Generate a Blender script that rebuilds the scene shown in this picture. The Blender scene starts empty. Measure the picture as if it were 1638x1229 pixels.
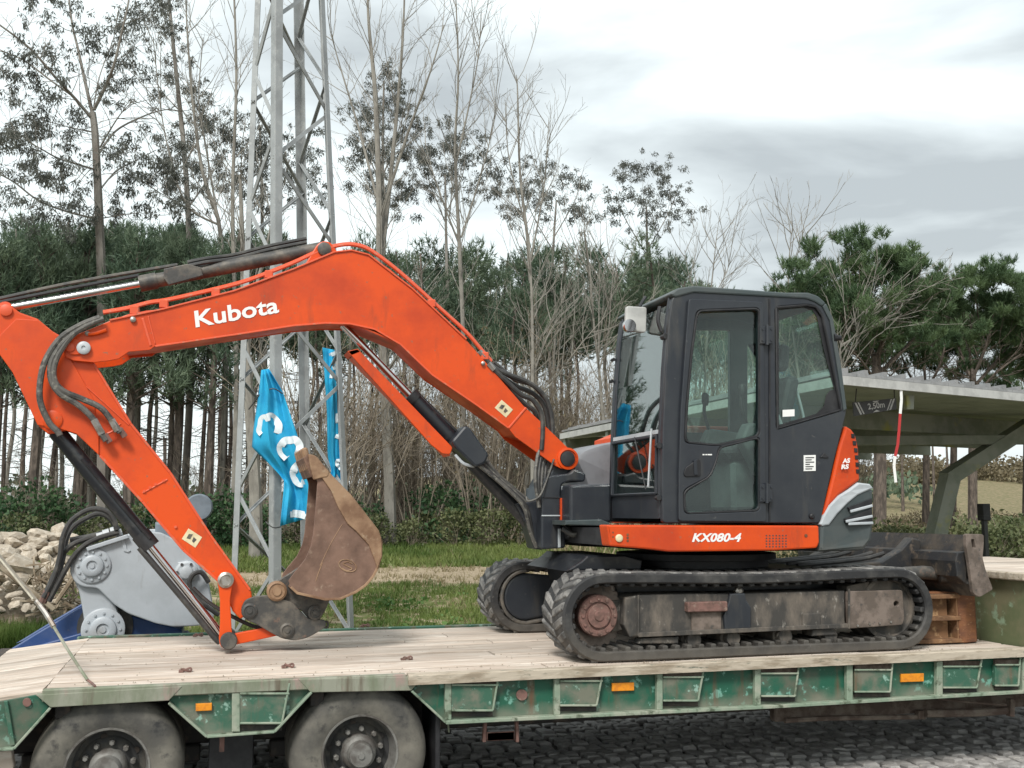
import bpy, bmesh, math, random
import numpy as np
from mathutils import Vector, Matrix, noise as mnoise
R = math.radians
S = bpy.context.scene
COL = S.collection

# ------------------------------------------------------------ camera, sky, sun, exposure
F, YAW, PIT = 1690.0, R(16.3), R(6.93)
CAM = Vector((0.0, -6.45, 1.84))
cam = bpy.data.cameras.new('camera'); camo = bpy.data.objects.new('camera', cam); COL.objects.link(camo)
camo.location = CAM; camo.rotation_euler = (R(90) + PIT, 0, -YAW)
cam.sensor_width = 36; cam.lens = 36 * F / 1638; cam.clip_start = .1; cam.clip_end = 3000
S.camera = camo

SUN_EL, SUN_AZ = R(46), R(212)      # azimuth measured clockwise from +Y: behind the camera, to its left
W = bpy.data.worlds.new('World'); S.world = W; W.use_nodes = True
nt = W.node_tree; N = nt.nodes; L = nt.links; N.clear()
out = N.new('ShaderNodeOutputWorld'); bg = N.new('ShaderNodeBackground'); L.new(bg.outputs[0], out.inputs[0])
bg.inputs[1].default_value = 0.1
sky = N.new('ShaderNodeTexSky'); sky.sky_type = 'NISHITA'; sky.sun_disc = False
sky.sun_elevation = SUN_EL; sky.sun_rotation = SUN_AZ; sky.air_density = 1.4; sky.dust_density = 3
tc = N.new('ShaderNodeTexCoord')
mp = N.new('ShaderNodeMapping'); mp.inputs['Scale'].default_value = (1.0, 1.0, 3.4); mp.inputs['Location'].default_value = (3.7, .9, 2.2)
L.new(tc.outputs['Generated'], mp.inputs[0])
nz = N.new('ShaderNodeTexNoise'); nz.inputs['Scale'].default_value = 2.6; nz.inputs['Detail'].default_value = 6; nz.inputs['Roughness'].default_value = .5
nz.inputs['Distortion'].default_value = .25
L.new(mp.outputs[0], nz.inputs[0])
# the cloud deck is thinner and brighter towards the sun's side (west), heavier in the east
sx = N.new('ShaderNodeSeparateXYZ'); L.new(tc.outputs['Generated'], sx.inputs[0])
mr = N.new('ShaderNodeMapRange'); mr.inputs[1].default_value = -.3; mr.inputs[2].default_value = .75; mr.inputs[3].default_value = -.13; mr.inputs[4].default_value = .13
L.new(sx.outputs[0], mr.inputs[0])
ad = N.new('ShaderNodeMath'); L.new(nz.outputs[0], ad.inputs[0]); L.new(mr.outputs[0], ad.inputs[1])
cr = N.new('ShaderNodeValToRGB'); L.new(ad.outputs[0], cr.inputs[0])
cr.color_ramp.elements[0].position = .43; cr.color_ramp.elements[0].color = (6.7, 7.3, 7.3, 1)
cr.color_ramp.elements[1].position = .66; cr.color_ramp.elements[1].color = (3.4, 3.72, 3.85, 1)
e = cr.color_ramp.elements.new(.50); e.color = (5.6, 6.1, 6.2, 1)
mx = N.new('ShaderNodeMixRGB'); mx.inputs[0].default_value = .93
L.new(sky.outputs[0], mx.inputs[1]); L.new(cr.outputs[0], mx.inputs[2]); L.new(mx.outputs[0], bg.inputs[0])
sl = bpy.data.lights.new('sun', 'SUN'); sl.energy = 2.0; sl.angle = R(14); sl.color = (1, .965, .92)
so = bpy.data.objects.new('sun', sl); COL.objects.link(so)
_d = Vector((math.sin(SUN_AZ) * math.cos(SUN_EL), math.cos(SUN_AZ) * math.cos(SUN_EL), math.sin(SUN_EL)))
so.rotation_euler = _d.to_track_quat('Z', 'Y').to_euler(); so.location = (-5, -15, 20)
S.view_settings.view_transform = 'Standard'; S.view_settings.look = 'None'
S.view_settings.exposure = 0.75; S.view_settings.gamma = 1; S.view_settings.use_curve_mapping = False
S.cycles.max_bounces = 6; S.cycles.transparent_max_bounces = 16; S.cycles.diffuse_bounces = 3; S.cycles.glossy_bounces = 3

_cr = Vector((math.cos(YAW), -math.sin(YAW), 0)); _cf = Vector((math.sin(YAW) * math.cos(PIT), math.cos(YAW) * math.cos(PIT), math.sin(PIT))); _cu = _cr.cross(_cf)
def ray(px, py): return _cf + _cr * ((px - 819) / F) - _cu * ((py - 614.5) / F)
def P(px, py, Y):                       # the point of the plane at distance Y seen at a place of the photograph
    d = ray(px, py); return CAM + d * ((Y - CAM.y) / d.y)
def PX(px, py, X): d = ray(px, py); return CAM + d * ((X - CAM.x) / d.x)
def PZ(px, py, Z): d = ray(px, py); return CAM + d * ((Z - CAM.z) / d.z)
def XZ(pts, Y): return [(P(a, b, Y).x, P(a, b, Y).z) for a, b in pts]
DECK = 0.87

# ------------------------------------------------------------ mesh helpers
OFF = {}                                # world offset of an object's mesh space
def off(o): return OFF.get(o.name, Vector()) if o is not None else Vector()
def link(name, me, m, parent=None, smooth=False, loc=None):
    o = bpy.data.objects.new(name, me); COL.objects.link(o)
    if m is not None and not me.materials: me.materials.append(m)
    if parent is not None:
        o.parent = parent
    if loc is not None: o.location = Vector(loc) - off(parent); OFF[o.name] = Vector(loc)
    else: OFF[o.name] = off(parent).copy()
    if smooth:
        me.polygons.foreach_set('use_smooth', [True] * len(me.polygons))
    return o
def tag(o, label=None, cat=None, group=None, kind=None):
    if label: o['label'] = label
    if cat: o['category'] = cat
    if group: o['group'] = group
    if kind: o['kind'] = kind
    return o
def thing(name, label, cat, loc, group=None, rotz=0):
    o = bpy.data.objects.new(name, None); COL.objects.link(o); o.empty_display_size = .2
    o.location = loc; o.rotation_euler.z = rotz; OFF[o.name] = Vector(loc)
    return tag(o, label, cat, group)
def pivot(name, parent, loc):           # an Empty that is itself a part
    o = bpy.data.objects.new(name, None); COL.objects.link(o); o.parent = parent
    o.location = Vector(loc) - off(parent); OFF[o.name] = Vector(loc); return o

class MB:
    def __init__(s): s.v = []; s.f = []
    def add(s, v, f):
        n = len(s.v); s.v += [tuple(p) for p in v]; s.f += [tuple(i + n for i in q) for q in f]; return s
    def bm(s, b):
        b.verts.index_update(); s.add([v.co[:] for v in b.verts], [[v.index for v in q.verts] for q in b.faces]); b.free(); return s
    def box(s, x0, x1, y0, y1, z0, z1, bev=.004):
        b = bmesh.new(); bmesh.ops.create_cube(b, size=1)
        for v in b.verts: v.co = Vector(((x0 + x1) / 2 + v.co.x * (x1 - x0), (y0 + y1) / 2 + v.co.y * (y1 - y0), (z0 + z1) / 2 + v.co.z * (z1 - z0)))
        if bev: bmesh.ops.bevel(b, geom=b.edges[:] , offset=min(bev, abs(x1-x0)*.4, abs(y1-y0)*.4, abs(z1-z0)*.4), segments=1, affect='EDGES')
        return s.bm(b)
    def bar(s, a, b_, w, h, up=(0, -1, 0), bev=.003):   # a box from a to b; h is measured along up, w across
        a = Vector(a); b_ = Vector(b_); d = (b_ - a); l = d.length; d.normalize()
        up = Vector(up); sd = d.cross(up)
        if sd.length < 1e-4: sd = d.cross(Vector((1, 0, 0)))
        sd.normalize(); u = sd.cross(d)
        t = MB().box(0, l, -w / 2, w / 2, -h / 2, h / 2, bev)
        return s.add([a + d * p[0] + sd * p[1] + u * p[2] for p in t.v], t.f)
    def tube(s, pts, r, n=8, smooth=True, caps=True):
        pts = [Vector(p) for p in pts]
        if smooth and len(pts) > 2: pts = spline(pts)
        rr = r if isinstance(r, (list, tuple)) else None
        k = len(pts); vs = []; up = None
        for i, p in enumerate(pts):
            t = (pts[min(i + 1, k - 1)] - pts[max(i - 1, 0)])
            t = t.normalized() if t.length > 1e-7 else Vector((0, 0, 1))
            if up is None: up = t.orthogonal().normalized()
            up = (up - t * up.dot(t)); up = up.normalized() if up.length > 1e-5 else t.orthogonal().normalized()
            sd = t.cross(up)
            q = rr[0] + (rr[1] - rr[0]) * i / (k - 1) if rr else r
            for j in range(n):
                a = 2 * math.pi * j / n; vs.append(p + up * (math.cos(a) * q) + sd * (math.sin(a) * q))
        fs = [(i * n + j, i * n + (j + 1) % n, (i + 1) * n + (j + 1) % n, (i + 1) * n + j) for i in range(k - 1) for j in range(n)]
        if caps: fs += [tuple(range(n - 1, -1, -1)), tuple(range((k - 1) * n, k * n))]
        return s.add(vs, fs)
    def lathe(s, c, prof, axis='y', n=28, close=True):    # prof: (radius, offset along the axis)
        c = Vector(c); ax = {'x': Vector((1, 0, 0)), 'y': Vector((0, 1, 0)), 'z': Vector((0, 0, 1))}.get(axis, None) if isinstance(axis, str) else Vector(axis).normalized()
        u = Vector((0, 0, 1)) if abs(ax.z) < .9 else Vector((1, 0, 0)); u = (u - ax * u.dot(ax)).normalized(); w = ax.cross(u)
        vs = [c + ax * h + u * (r * math.cos(2 * math.pi * j / n)) + w * (r * math.sin(2 * math.pi * j / n)) for r, h in prof for j in range(n)]
        k = len(prof)
        fs = [(i * n + j, i * n + (j + 1) % n, (i + 1) * n + (j + 1) % n, (i + 1) * n + j) for i in range(k - 1) for j in range(n)]
        if close: fs += [tuple(range(n - 1, -1, -1)), tuple(range((k - 1) * n, k * n))]
        return s.add(vs, fs)
    def slab(s, loops, y0, y1, bev=.005, raw=False):      # a plate with holes, loops in (x, z), from y0 to y1
        if not isinstance(loops[0][0], (tuple, list, Vector)): loops = [loops]
        cu = bpy.data.curves.new('t', 'CURVE'); cu.dimensions = '2D'; cu.fill_mode = 'BOTH'
        h = abs(y1 - y0) / 2; bev = min(bev, h * .8)
        cu.extrude = h - bev; cu.bevel_depth = bev; cu.bevel_resolution = 1; cu.offset = -bev
        for lp in loops:
            sp = cu.splines.new('POLY'); sp.points.add(len(lp) - 1); sp.use_cyclic_u = True
            for p, q in zip(sp.points, lp): p.co = (q[0], q[1], 0, 1)
        o = bpy.data.objects.new('t', cu); me = bpy.data.meshes.new_from_object(o)
        yc = (y0 + y1) / 2
        s.add([(v.co.x, yc - v.co.z, v.co.y) for v in me.vertices], [tuple(q.vertices) for q in me.polygons])
        bpy.data.objects.remove(o); bpy.data.curves.remove(cu); bpy.data.meshes.remove(me); return s
    def slabpx(s, loops, y0, y1, bev=.005):
        if not isinstance(loops[0][0], (tuple, list)): loops = [loops]
        return s.slab([XZ(l, min(y0, y1)) for l in loops], y0, y1, bev)
    def xform(s, M):
        s.v = [tuple(M @ Vector(p)) for p in s.v]; return s
    STUFF = {'bolt_ring', 'vent_grid', 'small_plug', 'disc_hole', 'handle_sticker', 'screen_stop', 'plate_print', 'sticker_print', 'scrape_mark', 'louvre'}
    def build(s, name, m, parent=None, smooth=False, loc=None, weld=False):
        o_ = Vector(loc) if loc is not None else off(parent)
        me = bpy.data.meshes.new(name); me.from_pydata([(p[0] - o_.x, p[1] - o_.y, p[2] - o_.z) for p in s.v], [], s.f)
        b = bmesh.new(); b.from_mesh(me); bmesh.ops.remove_doubles(b, verts=b.verts, dist=1e-5)
        bmesh.ops.recalc_face_normals(b, faces=b.faces); b.to_mesh(me); b.free()
        o = link(name, me, m, parent, False, loc)
        if smooth:
            me.polygons.foreach_set('use_smooth', [True] * len(me.polygons))
            me.set_sharp_from_angle(angle=R(38))
        if name in MB.STUFF: o['kind'] = 'stuff'
        me.update(); return o
def spline(pts, n=6):
    out = []; k = len(pts)
    for i in range(k - 1):
        p0 = pts[max(i - 1, 0)]; p1 = pts[i]; p2 = pts[i + 1]; p3 = pts[min(i + 2, k - 1)]
        for j in range(n):
            t = j / n
            out.append(.5 * ((2 * p1) + (p2 - p0) * t + (2 * p0 - 5 * p1 + 4 * p2 - p3) * t * t + (3 * p1 - p0 - 3 * p2 + p3) * t ** 3))
    out.append(pts[-1]); return out
def disc(c, r, n=20): return [(c[0] + r * math.cos(2 * math.pi * j / n), c[1] + r * math.sin(2 * math.pi * j / n)) for j in range(n)]
def rounded(pts, r=4, n=4):             # round the corners of a polygon
    out = []; k = len(pts)
    for i in range(k):
        p = Vector(pts[i][:2]); a = Vector(pts[i - 1][:2]); b = Vector(pts[(i + 1) % k][:2])
        ra = min(r, (a - p).length * .45); rb = min(r, (b - p).length * .45)
        s_ = p + (a - p).normalized() * ra; e_ = p + (b - p).normalized() * rb
        for j in range(n + 1):
            t = j / n; q = s_ * (1 - t) ** 2 + p * 2 * t * (1 - t) + e_ * t * t; out.append((q.x, q.y))
    return out
def copy(o, parent=None, loc=None, rot=None, scale=None):
    c = o.copy(); COL.objects.link(c); c.parent = parent
    if loc is not None: c.location = loc
    if rot is not None: c.rotation_euler = rot
    if scale is not None: c.scale = scale
    return c
def text(name, body, a, b_, h, Y, m, parent, depth=.002, bold=.02, shear=0.0, nrm=(0, -1, 0)):
    # lettering standing on the line from a to b (world points), cap height h
    cu = bpy.data.curves.new('t', 'FONT'); cu.body = body; cu.size = 1; cu.extrude = 0; cu.offset = bold; cu.shear = shear; cu.fill_mode = 'BOTH'
    cu.resolution_u = 3
    o = bpy.data.objects.new('t', cu); me = bpy.data.meshes.new_from_object(o)
    xs = [v.co.x for v in me.vertices]; ys = [v.co.y for v in me.vertices]
    x0, x1, y1 = min(xs), max(xs), max(ys); y0 = min(min(ys), 0)
    a = Vector(a); b_ = Vector(b_); nrm = Vector(nrm); dx = (b_ - a); up = nrm.cross(dx.normalized())
    q = off(parent)
    for v in me.vertices: v.co = a + dx * ((v.co.x - x0) / (x1 - x0)) + up * (v.co.y / y1 * h) + nrm * depth - q
    bpy.data.objects.remove(o); bpy.data.curves.remove(cu); me.name = name; me.materials.clear()
    return link(name, me, m, parent)

# ------------------------------------------------------------ materials
def mat(name, c, rough=.6, metal=0, c2=None, sc=6, lo=.45, hi=.6, c3=None, sc3=18, lo3=.55, hi3=.65, bump=0, bsc=40, stretch=(1, 1, 1), rnd=0, spec=.5, coat=0, space='Object', rough2=None, streak=None, low=None):
    m = bpy.data.materials.new(name); m.use_nodes = True; nt = m.node_tree; N = nt.nodes; L = nt.links
    b = N['Principled BSDF']; b.inputs['Roughness'].default_value = rough; b.inputs['Metallic'].default_value = metal
    b.inputs['Specular IOR Level'].default_value = spec; b.inputs['Coat Weight'].default_value = coat
    b.inputs['Base Color'].default_value = (*c, 1); last = None
    if c2 or c3 or bump or rnd or streak or low:
        if space == 'World': g = N.new('ShaderNodeNewGeometry'); vec = g.outputs['Position']
        else: g = N.new('ShaderNodeTexCoord'); vec = g.outputs['Object']
        mp = N.new('ShaderNodeMapping'); mp.inputs['Scale'].default_value = stretch; L.new(vec, mp.inputs[0]); vec = mp.outputs[0]
        if rnd:
            oi = N.new('ShaderNodeObjectInfo'); va = N.new('ShaderNodeVectorMath'); va.operation = 'ADD'
            vs = N.new('ShaderNodeVectorMath'); vs.operation = 'SCALE'; vs.inputs[0].default_value = (37, 17, 53); L.new(oi.outputs['Random'], vs.inputs['Scale'])
            L.new(vec, va.inputs[0]); L.new(vs.outputs[0], va.inputs[1]); vec = va.outputs[0]
    def layer(prev, col, s, lo_, hi_, det=6):
        n = N.new('ShaderNodeTexNoise'); n.inputs['Scale'].default_value = s; n.inputs['Detail'].default_value = det; n.inputs['Roughness'].default_value = .62; L.new(vec, n.inputs[0])
        r = N.new('ShaderNodeMapRange'); r.inputs[1].default_value = lo_; r.inputs[2].default_value = hi_; L.new(n.outputs[0], r.inputs[0])
        x = N.new('ShaderNodeMixRGB'); L.new(r.outputs[0], x.inputs[0])
        if prev: L.new(prev, x.inputs[1])
        else: x.inputs[1].default_value = (*c, 1)
        x.inputs[2].default_value = (*col, 1); return x.outputs[0], r.outputs[0]
    if c2: last, fac = layer(last, c2, sc, lo, hi)
    if c2 and rough2 is not None:
        rr = N.new('ShaderNodeMapRange'); L.new(fac, rr.inputs[0]); rr.inputs[3].default_value = rough; rr.inputs[4].default_value = rough2; L.new(rr.outputs[0], b.inputs['Roughness'])
    if c3: last, _ = layer(last, c3, sc3, lo3, hi3)
    if streak or low:                    # runs of rust or dirt, and mud splashed up from below, fixed to the thing
        g2 = N.new('ShaderNodeNewGeometry')
    if streak:
        col, s_, st, lo_, hi_ = streak; m2 = N.new('ShaderNodeMapping'); m2.inputs['Scale'].default_value = st; m2.inputs['Location'].default_value = (3.1, 7.7, 1.3); L.new(g2.outputs['Position'], m2.inputs[0]); keep = vec; vec = m2.outputs[0]
        last, _ = layer(last, col, s_, lo_, hi_); vec = keep
    if low:
        col, z0, z1, am = low; sx = N.new('ShaderNodeSeparateXYZ'); L.new(g2.outputs['Position'], sx.inputs[0]); n = N.new('ShaderNodeTexNoise'); n.inputs['Scale'].default_value = 7; n.inputs['Detail'].default_value = 6; L.new(g2.outputs['Position'], n.inputs[0])
        mz = N.new('ShaderNodeMath'); mz.operation = 'MULTIPLY_ADD'; mz.inputs[1].default_value = (z1 - z0) * 1.6; L.new(n.outputs[0], mz.inputs[0]); L.new(sx.outputs[2], mz.inputs[2])
        r = N.new('ShaderNodeMapRange'); r.inputs[1].default_value = z0 + (z1 - z0) * .8; r.inputs[2].default_value = z1 + (z1 - z0) * .8; r.inputs[3].default_value = am; r.inputs[4].default_value = 0; L.new(mz.outputs[0], r.inputs[0])
        x = N.new('ShaderNodeMixRGB'); L.new(r.outputs[0], x.inputs[0])
        if last: L.new(last, x.inputs[1])
        else: x.inputs[1].default_value = (*c, 1)
        x.inputs[2].default_value = (*col, 1); last = x.outputs[0]
    if rnd:
        hs = N.new('ShaderNodeHueSaturation'); mr = N.new('ShaderNodeMapRange'); mr.inputs[3].default_value = 1 - rnd; mr.inputs[4].default_value = 1 + rnd
        L.new(oi.outputs['Random'], mr.inputs[0]); L.new(mr.outputs[0], hs.inputs['Value'])
        if last: L.new(last, hs.inputs['Color'])
        else: hs.inputs['Color'].default_value = (*c, 1)
        last = hs.outputs[0]
    if last: L.new(last, b.inputs['Base Color'])
    if bump:
        n = N.new('ShaderNodeTexNoise'); n.inputs['Scale'].default_value = bsc; n.inputs['Detail'].default_value = 5; L.new(vec, n.inputs[0])
        bu = N.new('ShaderNodeBump'); bu.inputs['Strength'].default_value = bump; bu.inputs['Distance'].default_value = .01; L.new(n.outputs[0], bu.inputs['Height']); L.new(bu.outputs[0], b.inputs['Normal'])
    return m
def leafmat(name, a, b_, sc=.8, c=None):
    m = bpy.data.materials.new(name); m.use_nodes = True; nt = m.node_tree; N = nt.nodes; L = nt.links; N.clear()
    o = N.new('ShaderNodeOutputMaterial'); d = N.new('ShaderNodeBsdfPrincipled'); d.inputs['Roughness'].default_value = .55; d.inputs['Specular IOR Level'].default_value = .3
    t = N.new('ShaderNodeBsdfTranslucent'); x = N.new('ShaderNodeMixShader'); x.inputs[0].default_value = .28
    g = N.new('ShaderNodeNewGeometry'); n = N.new('ShaderNodeTexNoise'); n.inputs['Scale'].default_value = sc; n.inputs['Detail'].default_value = 4; L.new(g.outputs['Position'], n.inputs[0])
    r = N.new('ShaderNodeMapRange'); r.inputs[1].default_value = .36; r.inputs[2].default_value = .64; L.new(n.outputs[0], r.inputs[0])
    k = N.new('ShaderNodeMixRGB'); k.inputs[1].default_value = (*a, 1); k.inputs[2].default_value = (*b_, 1)
    ra = N.new('ShaderNodeMath'); ra.operation = 'MULTIPLY_ADD'; ra.inputs[1].default_value = .5; ra.inputs[2].default_value = -.25; L.new(g.outputs['Random Per Island'], ra.inputs[0])
    s_ = N.new('ShaderNodeMath'); s_.use_clamp = True; L.new(r.outputs[0], s_.inputs[0]); L.new(ra.outputs[0], s_.inputs[1]); L.new(s_.outputs[0], k.inputs[0])
    L.new(k.outputs[0], d.inputs['Base Color']); L.new(k.outputs[0], t.inputs[0]); L.new(d.outputs[0], x.inputs[1]); L.new(t.outputs[0], x.inputs[2]); L.new(x.outputs[0], o.inputs[0]); return m
def glassmat(name, tint, gloss=.1, f0=.06):
    m = bpy.data.materials.new(name); m.use_nodes = True; nt = m.node_tree; N = nt.nodes; L = nt.links; N.clear()
    o = N.new('ShaderNodeOutputMaterial'); t = N.new('ShaderNodeBsdfTransparent'); t.inputs[0].default_value = (*tint, 1)
    g = N.new('ShaderNodeBsdfGlossy'); g.inputs['Roughness'].default_value = .015; lw = N.new('ShaderNodeLayerWeight'); lw.inputs[0].default_value = .5; fr = N.new('ShaderNodeMath'); fr.operation = 'POWER'; fr.inputs[1].default_value = 4; L.new(lw.outputs['Facing'], fr.inputs[0])
    ad = N.new('ShaderNodeMath'); ad.operation = 'MULTIPLY_ADD'; ad.inputs[1].default_value = .85; ad.inputs[2].default_value = f0; L.new(fr.outputs[0], ad.inputs[0])
    x = N.new('ShaderNodeMixShader'); L.new(ad.outputs[0], x.inputs[0]); L.new(t.outputs[0], x.inputs[1]); L.new(g.outputs[0], x.inputs[2]); L.new(x.outputs[0], o.inputs[0]); return m

M = {}
M['orange'] = mat('orange_paint', (.66, .071, .006), .36, c2=(.47, .046, .008), sc=2.2, lo=.42, hi=.68, c3=(.30, .11, .06), sc3=26, lo3=.63, hi3=.72, bump=.09, bsc=7, spec=.4, rough2=.62, space='World', streak=((.26, .05, .02), 5, (1, 1, .25), .58, .78))
M['orange_edge'] = mat('orange_flange_paint', (.66, .09, .03), .45, c2=(.5, .17, .1), sc=14, lo=.55, hi=.66, space='World')
M['navy'] = mat('dark_blue_grey_paint', (.0195, .023, .030), .34, c2=(.031, .035, .041), sc=3, lo=.4, hi=.65, c3=(.09, .09, .085), sc3=26, lo3=.66, hi3=.76, bump=.05, bsc=12, space='World', streak=((.07, .066, .058), 6, (1, 1, .2), .56, .8))
M['cw'] = mat('counterweight_grey_green_paint', (.05, .066, .068), .45, c2=(.068, .08, .08), sc=4, space='World', low=((.12, .11, .095), 1.5, 1.7, .7))
M['lightgrey'] = mat('pale_grey_paint', (.46, .49, .51), .4, c2=(.38, .41, .43), sc=4, space='World')
M['hood'] = mat('grey_hood_paint', (.20, .205, .22), .4, c2=(.155, .16, .17), sc=3, space='World')
M['blade'] = mat('dirty_blade_steel', (.022, .023, .025), .5, c2=(.075, .06, .045), sc=5, lo=.44, hi=.66, c3=(.13, .10, .075), sc3=14, lo3=.58, hi3=.7, bump=.2, space='World')
M['black'] = mat('black_plastic', (.012, .012, .014), .55, c2=(.025, .025, .027), sc=8)
M['blackgloss'] = mat('black_steel_paint', (.016, .018, .022), .3, c2=(.05, .05, .048), sc=12, lo=.55, hi=.7)
M['rubber'] = mat('dusty_track_rubber', (.020, .020, .021), .7, c2=(.075, .072, .067), sc=6, lo=.46, hi=.7, c3=(.2, .19, .175), sc3=26, lo3=.64, hi3=.76, bump=.3, bsc=30, space='World', low=((.12, .105, .085), .9, 1.1, .5))
M['lug'] = mat('worn_lug_rubber', (.085, .083, .08), .8, c2=(.26, .25, .235), sc=9, lo=.42, hi=.66, c3=(.03, .03, .03), sc3=20, lo3=.58, hi3=.7, bump=.3, bsc=40, rnd=.15)
M['hose'] = mat('black_rubber_hose', (.035, .034, .033), .55, c2=(.09, .085, .075), sc=9, lo=.5, hi=.7, space='World')
M['hose_dusty'] = mat('dusty_rubber_hose', (.10, .095, .085), .6, c2=(.035, .034, .032), sc=12, lo=.5, hi=.62, c3=(.2, .19, .16), sc3=30, space='World')
M['chrome'] = mat('chromed_rod', (.62, .6, .6), .16, 1)
M['steel'] = mat('bare_steel', (.42, .4, .37), .42, .85, c2=(.28, .24, .2), sc=18)
M['oilysteel'] = mat('dirty_grey_steel', (.06, .058, .055), .55, .2, c2=(.16, .14, .115), sc=9, lo=.45, hi=.68, c3=(.19, .115, .085), sc3=16, lo3=.6, hi3=.72, bump=.2, bsc=30, space='World')
M['frame'] = mat('muddy_track_frame', (.045, .042, .038), .75, c2=(.155, .13, .105), sc=7, lo=.42, hi=.66, c3=(.26, .24, .21), sc3=23, lo3=.61, hi3=.72, bump=.35, bsc=26, stretch=(1, 1, .5), space='World')
M['frame_brown'] = mat('rusty_frame_plate', (.105, .082, .066), .75, c2=(.18, .142, .118), sc=9, c3=(.06, .055, .05), sc3=22, lo3=.57, hi3=.7, bump=.3, bsc=26, space='World')
M['rustpink'] = mat('rusty_pink_primer', (.19, .10, .082), .75, c2=(.115, .065, .052), sc=14, c3=(.26, .19, .15), sc3=34, lo3=.57, hi3=.7, bump=.2, bsc=40, space='World')
M['bucket'] = mat('worn_brown_bucket_steel', (.195, .115, .082), .68, .05, c2=(.09, .05, .034), sc=4.5, lo=.42, hi=.7, c3=(.3, .22, .16), sc3=14, lo3=.6, hi3=.76, bump=.3, bsc=24, space='World')
M['bucketback'] = mat('tan_brown_bucket_steel', (.31, .195, .115), .62, .05, c2=(.165, .088, .048), sc=6, lo=.42, hi=.64, c3=(.36, .27, .18), sc3=16, lo3=.58, hi3=.74, bump=.3, bsc=22, space='World')
M['bucketin'] = mat('inside_bucket_rust', (.12, .065, .045), .75, c2=(.2, .12, .08), sc=7, bump=.3, space='World')
M['rust'] = mat('orange_rust', (.20, .082, .034), .85, c2=(.12, .05, .026), sc=7, lo=.4, hi=.62, c3=(.36, .2, .1), sc3=20, lo3=.6, hi3=.72, bump=.35, bsc=30, stretch=(1, 1, 2.5), space='World')
M['rusttan'] = mat('tan_rust', (.20, .105, .05), .85, c2=(.125, .065, .033), sc=8, c3=(.36, .23, .12), sc3=18, lo3=.56, hi3=.68, bump=.4, bsc=30, space='World')
M['wood'] = mat('bleached_deck_wood', (.50, .42, .35), .85, c2=(.29, .225, .17), sc=2.6, lo=.46, hi=.72, c3=(.62, .56, .49), sc3=7, lo3=.48, hi3=.68, bump=.7, bsc=16, stretch=(.35, 3.2, 3.2), rnd=.16, streak=((.17, .125, .09), .9, (.6, 1.6, 1), .60, .78))
M['woodbrown'] = mat('damp_deck_wood', (.36, .27, .17), .85, c2=(.24, .17, .10), sc=4, c3=(.47, .38, .27), sc3=9, lo3=.52, hi3=.7, bump=.55, bsc=16, stretch=(.35, 3.2, 3.2), rnd=.12)
M['woodend'] = mat('pale_board_edge', (.44, .38, .30), .85, c2=(.27, .22, .16), sc=8, c3=(.12, .13, .10), sc3=18, lo3=.6, hi3=.7, bump=.5, bsc=20, stretch=(.5, 2, 2), space='World')
M['green'] = mat('chipped_green_paint', (.012, .092, .054), .55, c2=(.095, .105, .075), sc=3.6, lo=.48, hi=.64, c3=(.15, .34, .27), sc3=10, lo3=.575, hi3=.625, bump=.12, bsc=18, space='World', streak=((.11, .065, .035), 7, (1, 1, .12), .56, .68), low=((.19, .19, .145), .56, .66, .9))
M['green2'] = mat('faded_green_paint', (.035, .11, .07), .6, c2=(.15, .155, .115), sc=5, lo=.46, hi=.62, c3=(.24, .38, .31), sc3=16, lo3=.6, hi3=.65, bump=.12, bsc=18, space='World', streak=((.13, .085, .05), 7, (1, 1, .12), .56, .68), low=((.2, .2, .155), .56, .64, .8))
M['greenedge'] = mat('worn_pale_green_edge', (.20, .26, .19), .65, c2=(.30, .32, .25), sc=6, c3=(.075, .095, .06), sc3=15, lo3=.54, hi3=.66, bump=.2, space='World')
M['fender'] = mat('weathered_fender_plate', (.25, .255, .20), .75, c2=(.17, .19, .13), sc=7, lo=.44, hi=.6, c3=(.3, .22, .19), sc3=10, lo3=.58, hi3=.7, bump=.25, bsc=30, stretch=(1, 1, .4), space='World', streak=((.12, .10, .07), 9, (1, 1, .12), .54, .68))
M['mossgreen'] = mat('mossy_green_bulkhead', (.105, .125, .06), .75, c2=(.16, .15, .085), sc=3, lo=.44, hi=.62, c3=(.22, .3, .2), sc3=8, lo3=.6, hi3=.68, bump=.25, bsc=20, space='World')
M['darksteel'] = mat('dark_chassis_steel', (.022, .02, .019), .75, c2=(.06, .045, .035), sc=8, space='World')
M['rustdark'] = mat('dark_rusty_chassis', (.075, .05, .038), .8, c2=(.15, .12, .095), sc=9, bump=.2, space='World')
M['tyre'] = mat('dusty_tyre_rubber', (.055, .054, .05), .85, c2=(.16, .15, .125), sc=4.5, lo=.42, hi=.66, c3=(.03, .03, .03), sc3=14, lo3=.56, hi3=.7, bump=.2, bsc=40, space='World', low=((.2, .18, .145), .3, .75, .45))
M['rim'] = mat('dull_grey_rim', (.19, .185, .17), .6, .2, c2=(.10, .09, .08), sc=9, space='World')
M['rimdark'] = mat('dark_wheel_disc', (.03, .03, .03), .7, c2=(.065, .06, .05), sc=9, space='World')
M['amber'] = mat('amber_reflector', (.75, .27, .015), .35, c2=(.6, .2, .02), sc=30)
M['white'] = mat('white_print', (.78, .78, .76), .5)
M['cream'] = mat('cream_sticker', (.68, .6, .38), .5, c2=(.6, .5, .3), sc=20)
M['ink'] = mat('dark_print', (.05, .05, .05), .6)
M['glass'] = glassmat('green_tinted_glass', (.83, .92, .885), f0=.05)
M['screen'] = glassmat('windscreen_glass', (.66, .76, .74), f0=.16)
M['mirror'] = mat('mirror_face', (.8, .8, .78), .05, 1)
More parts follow.
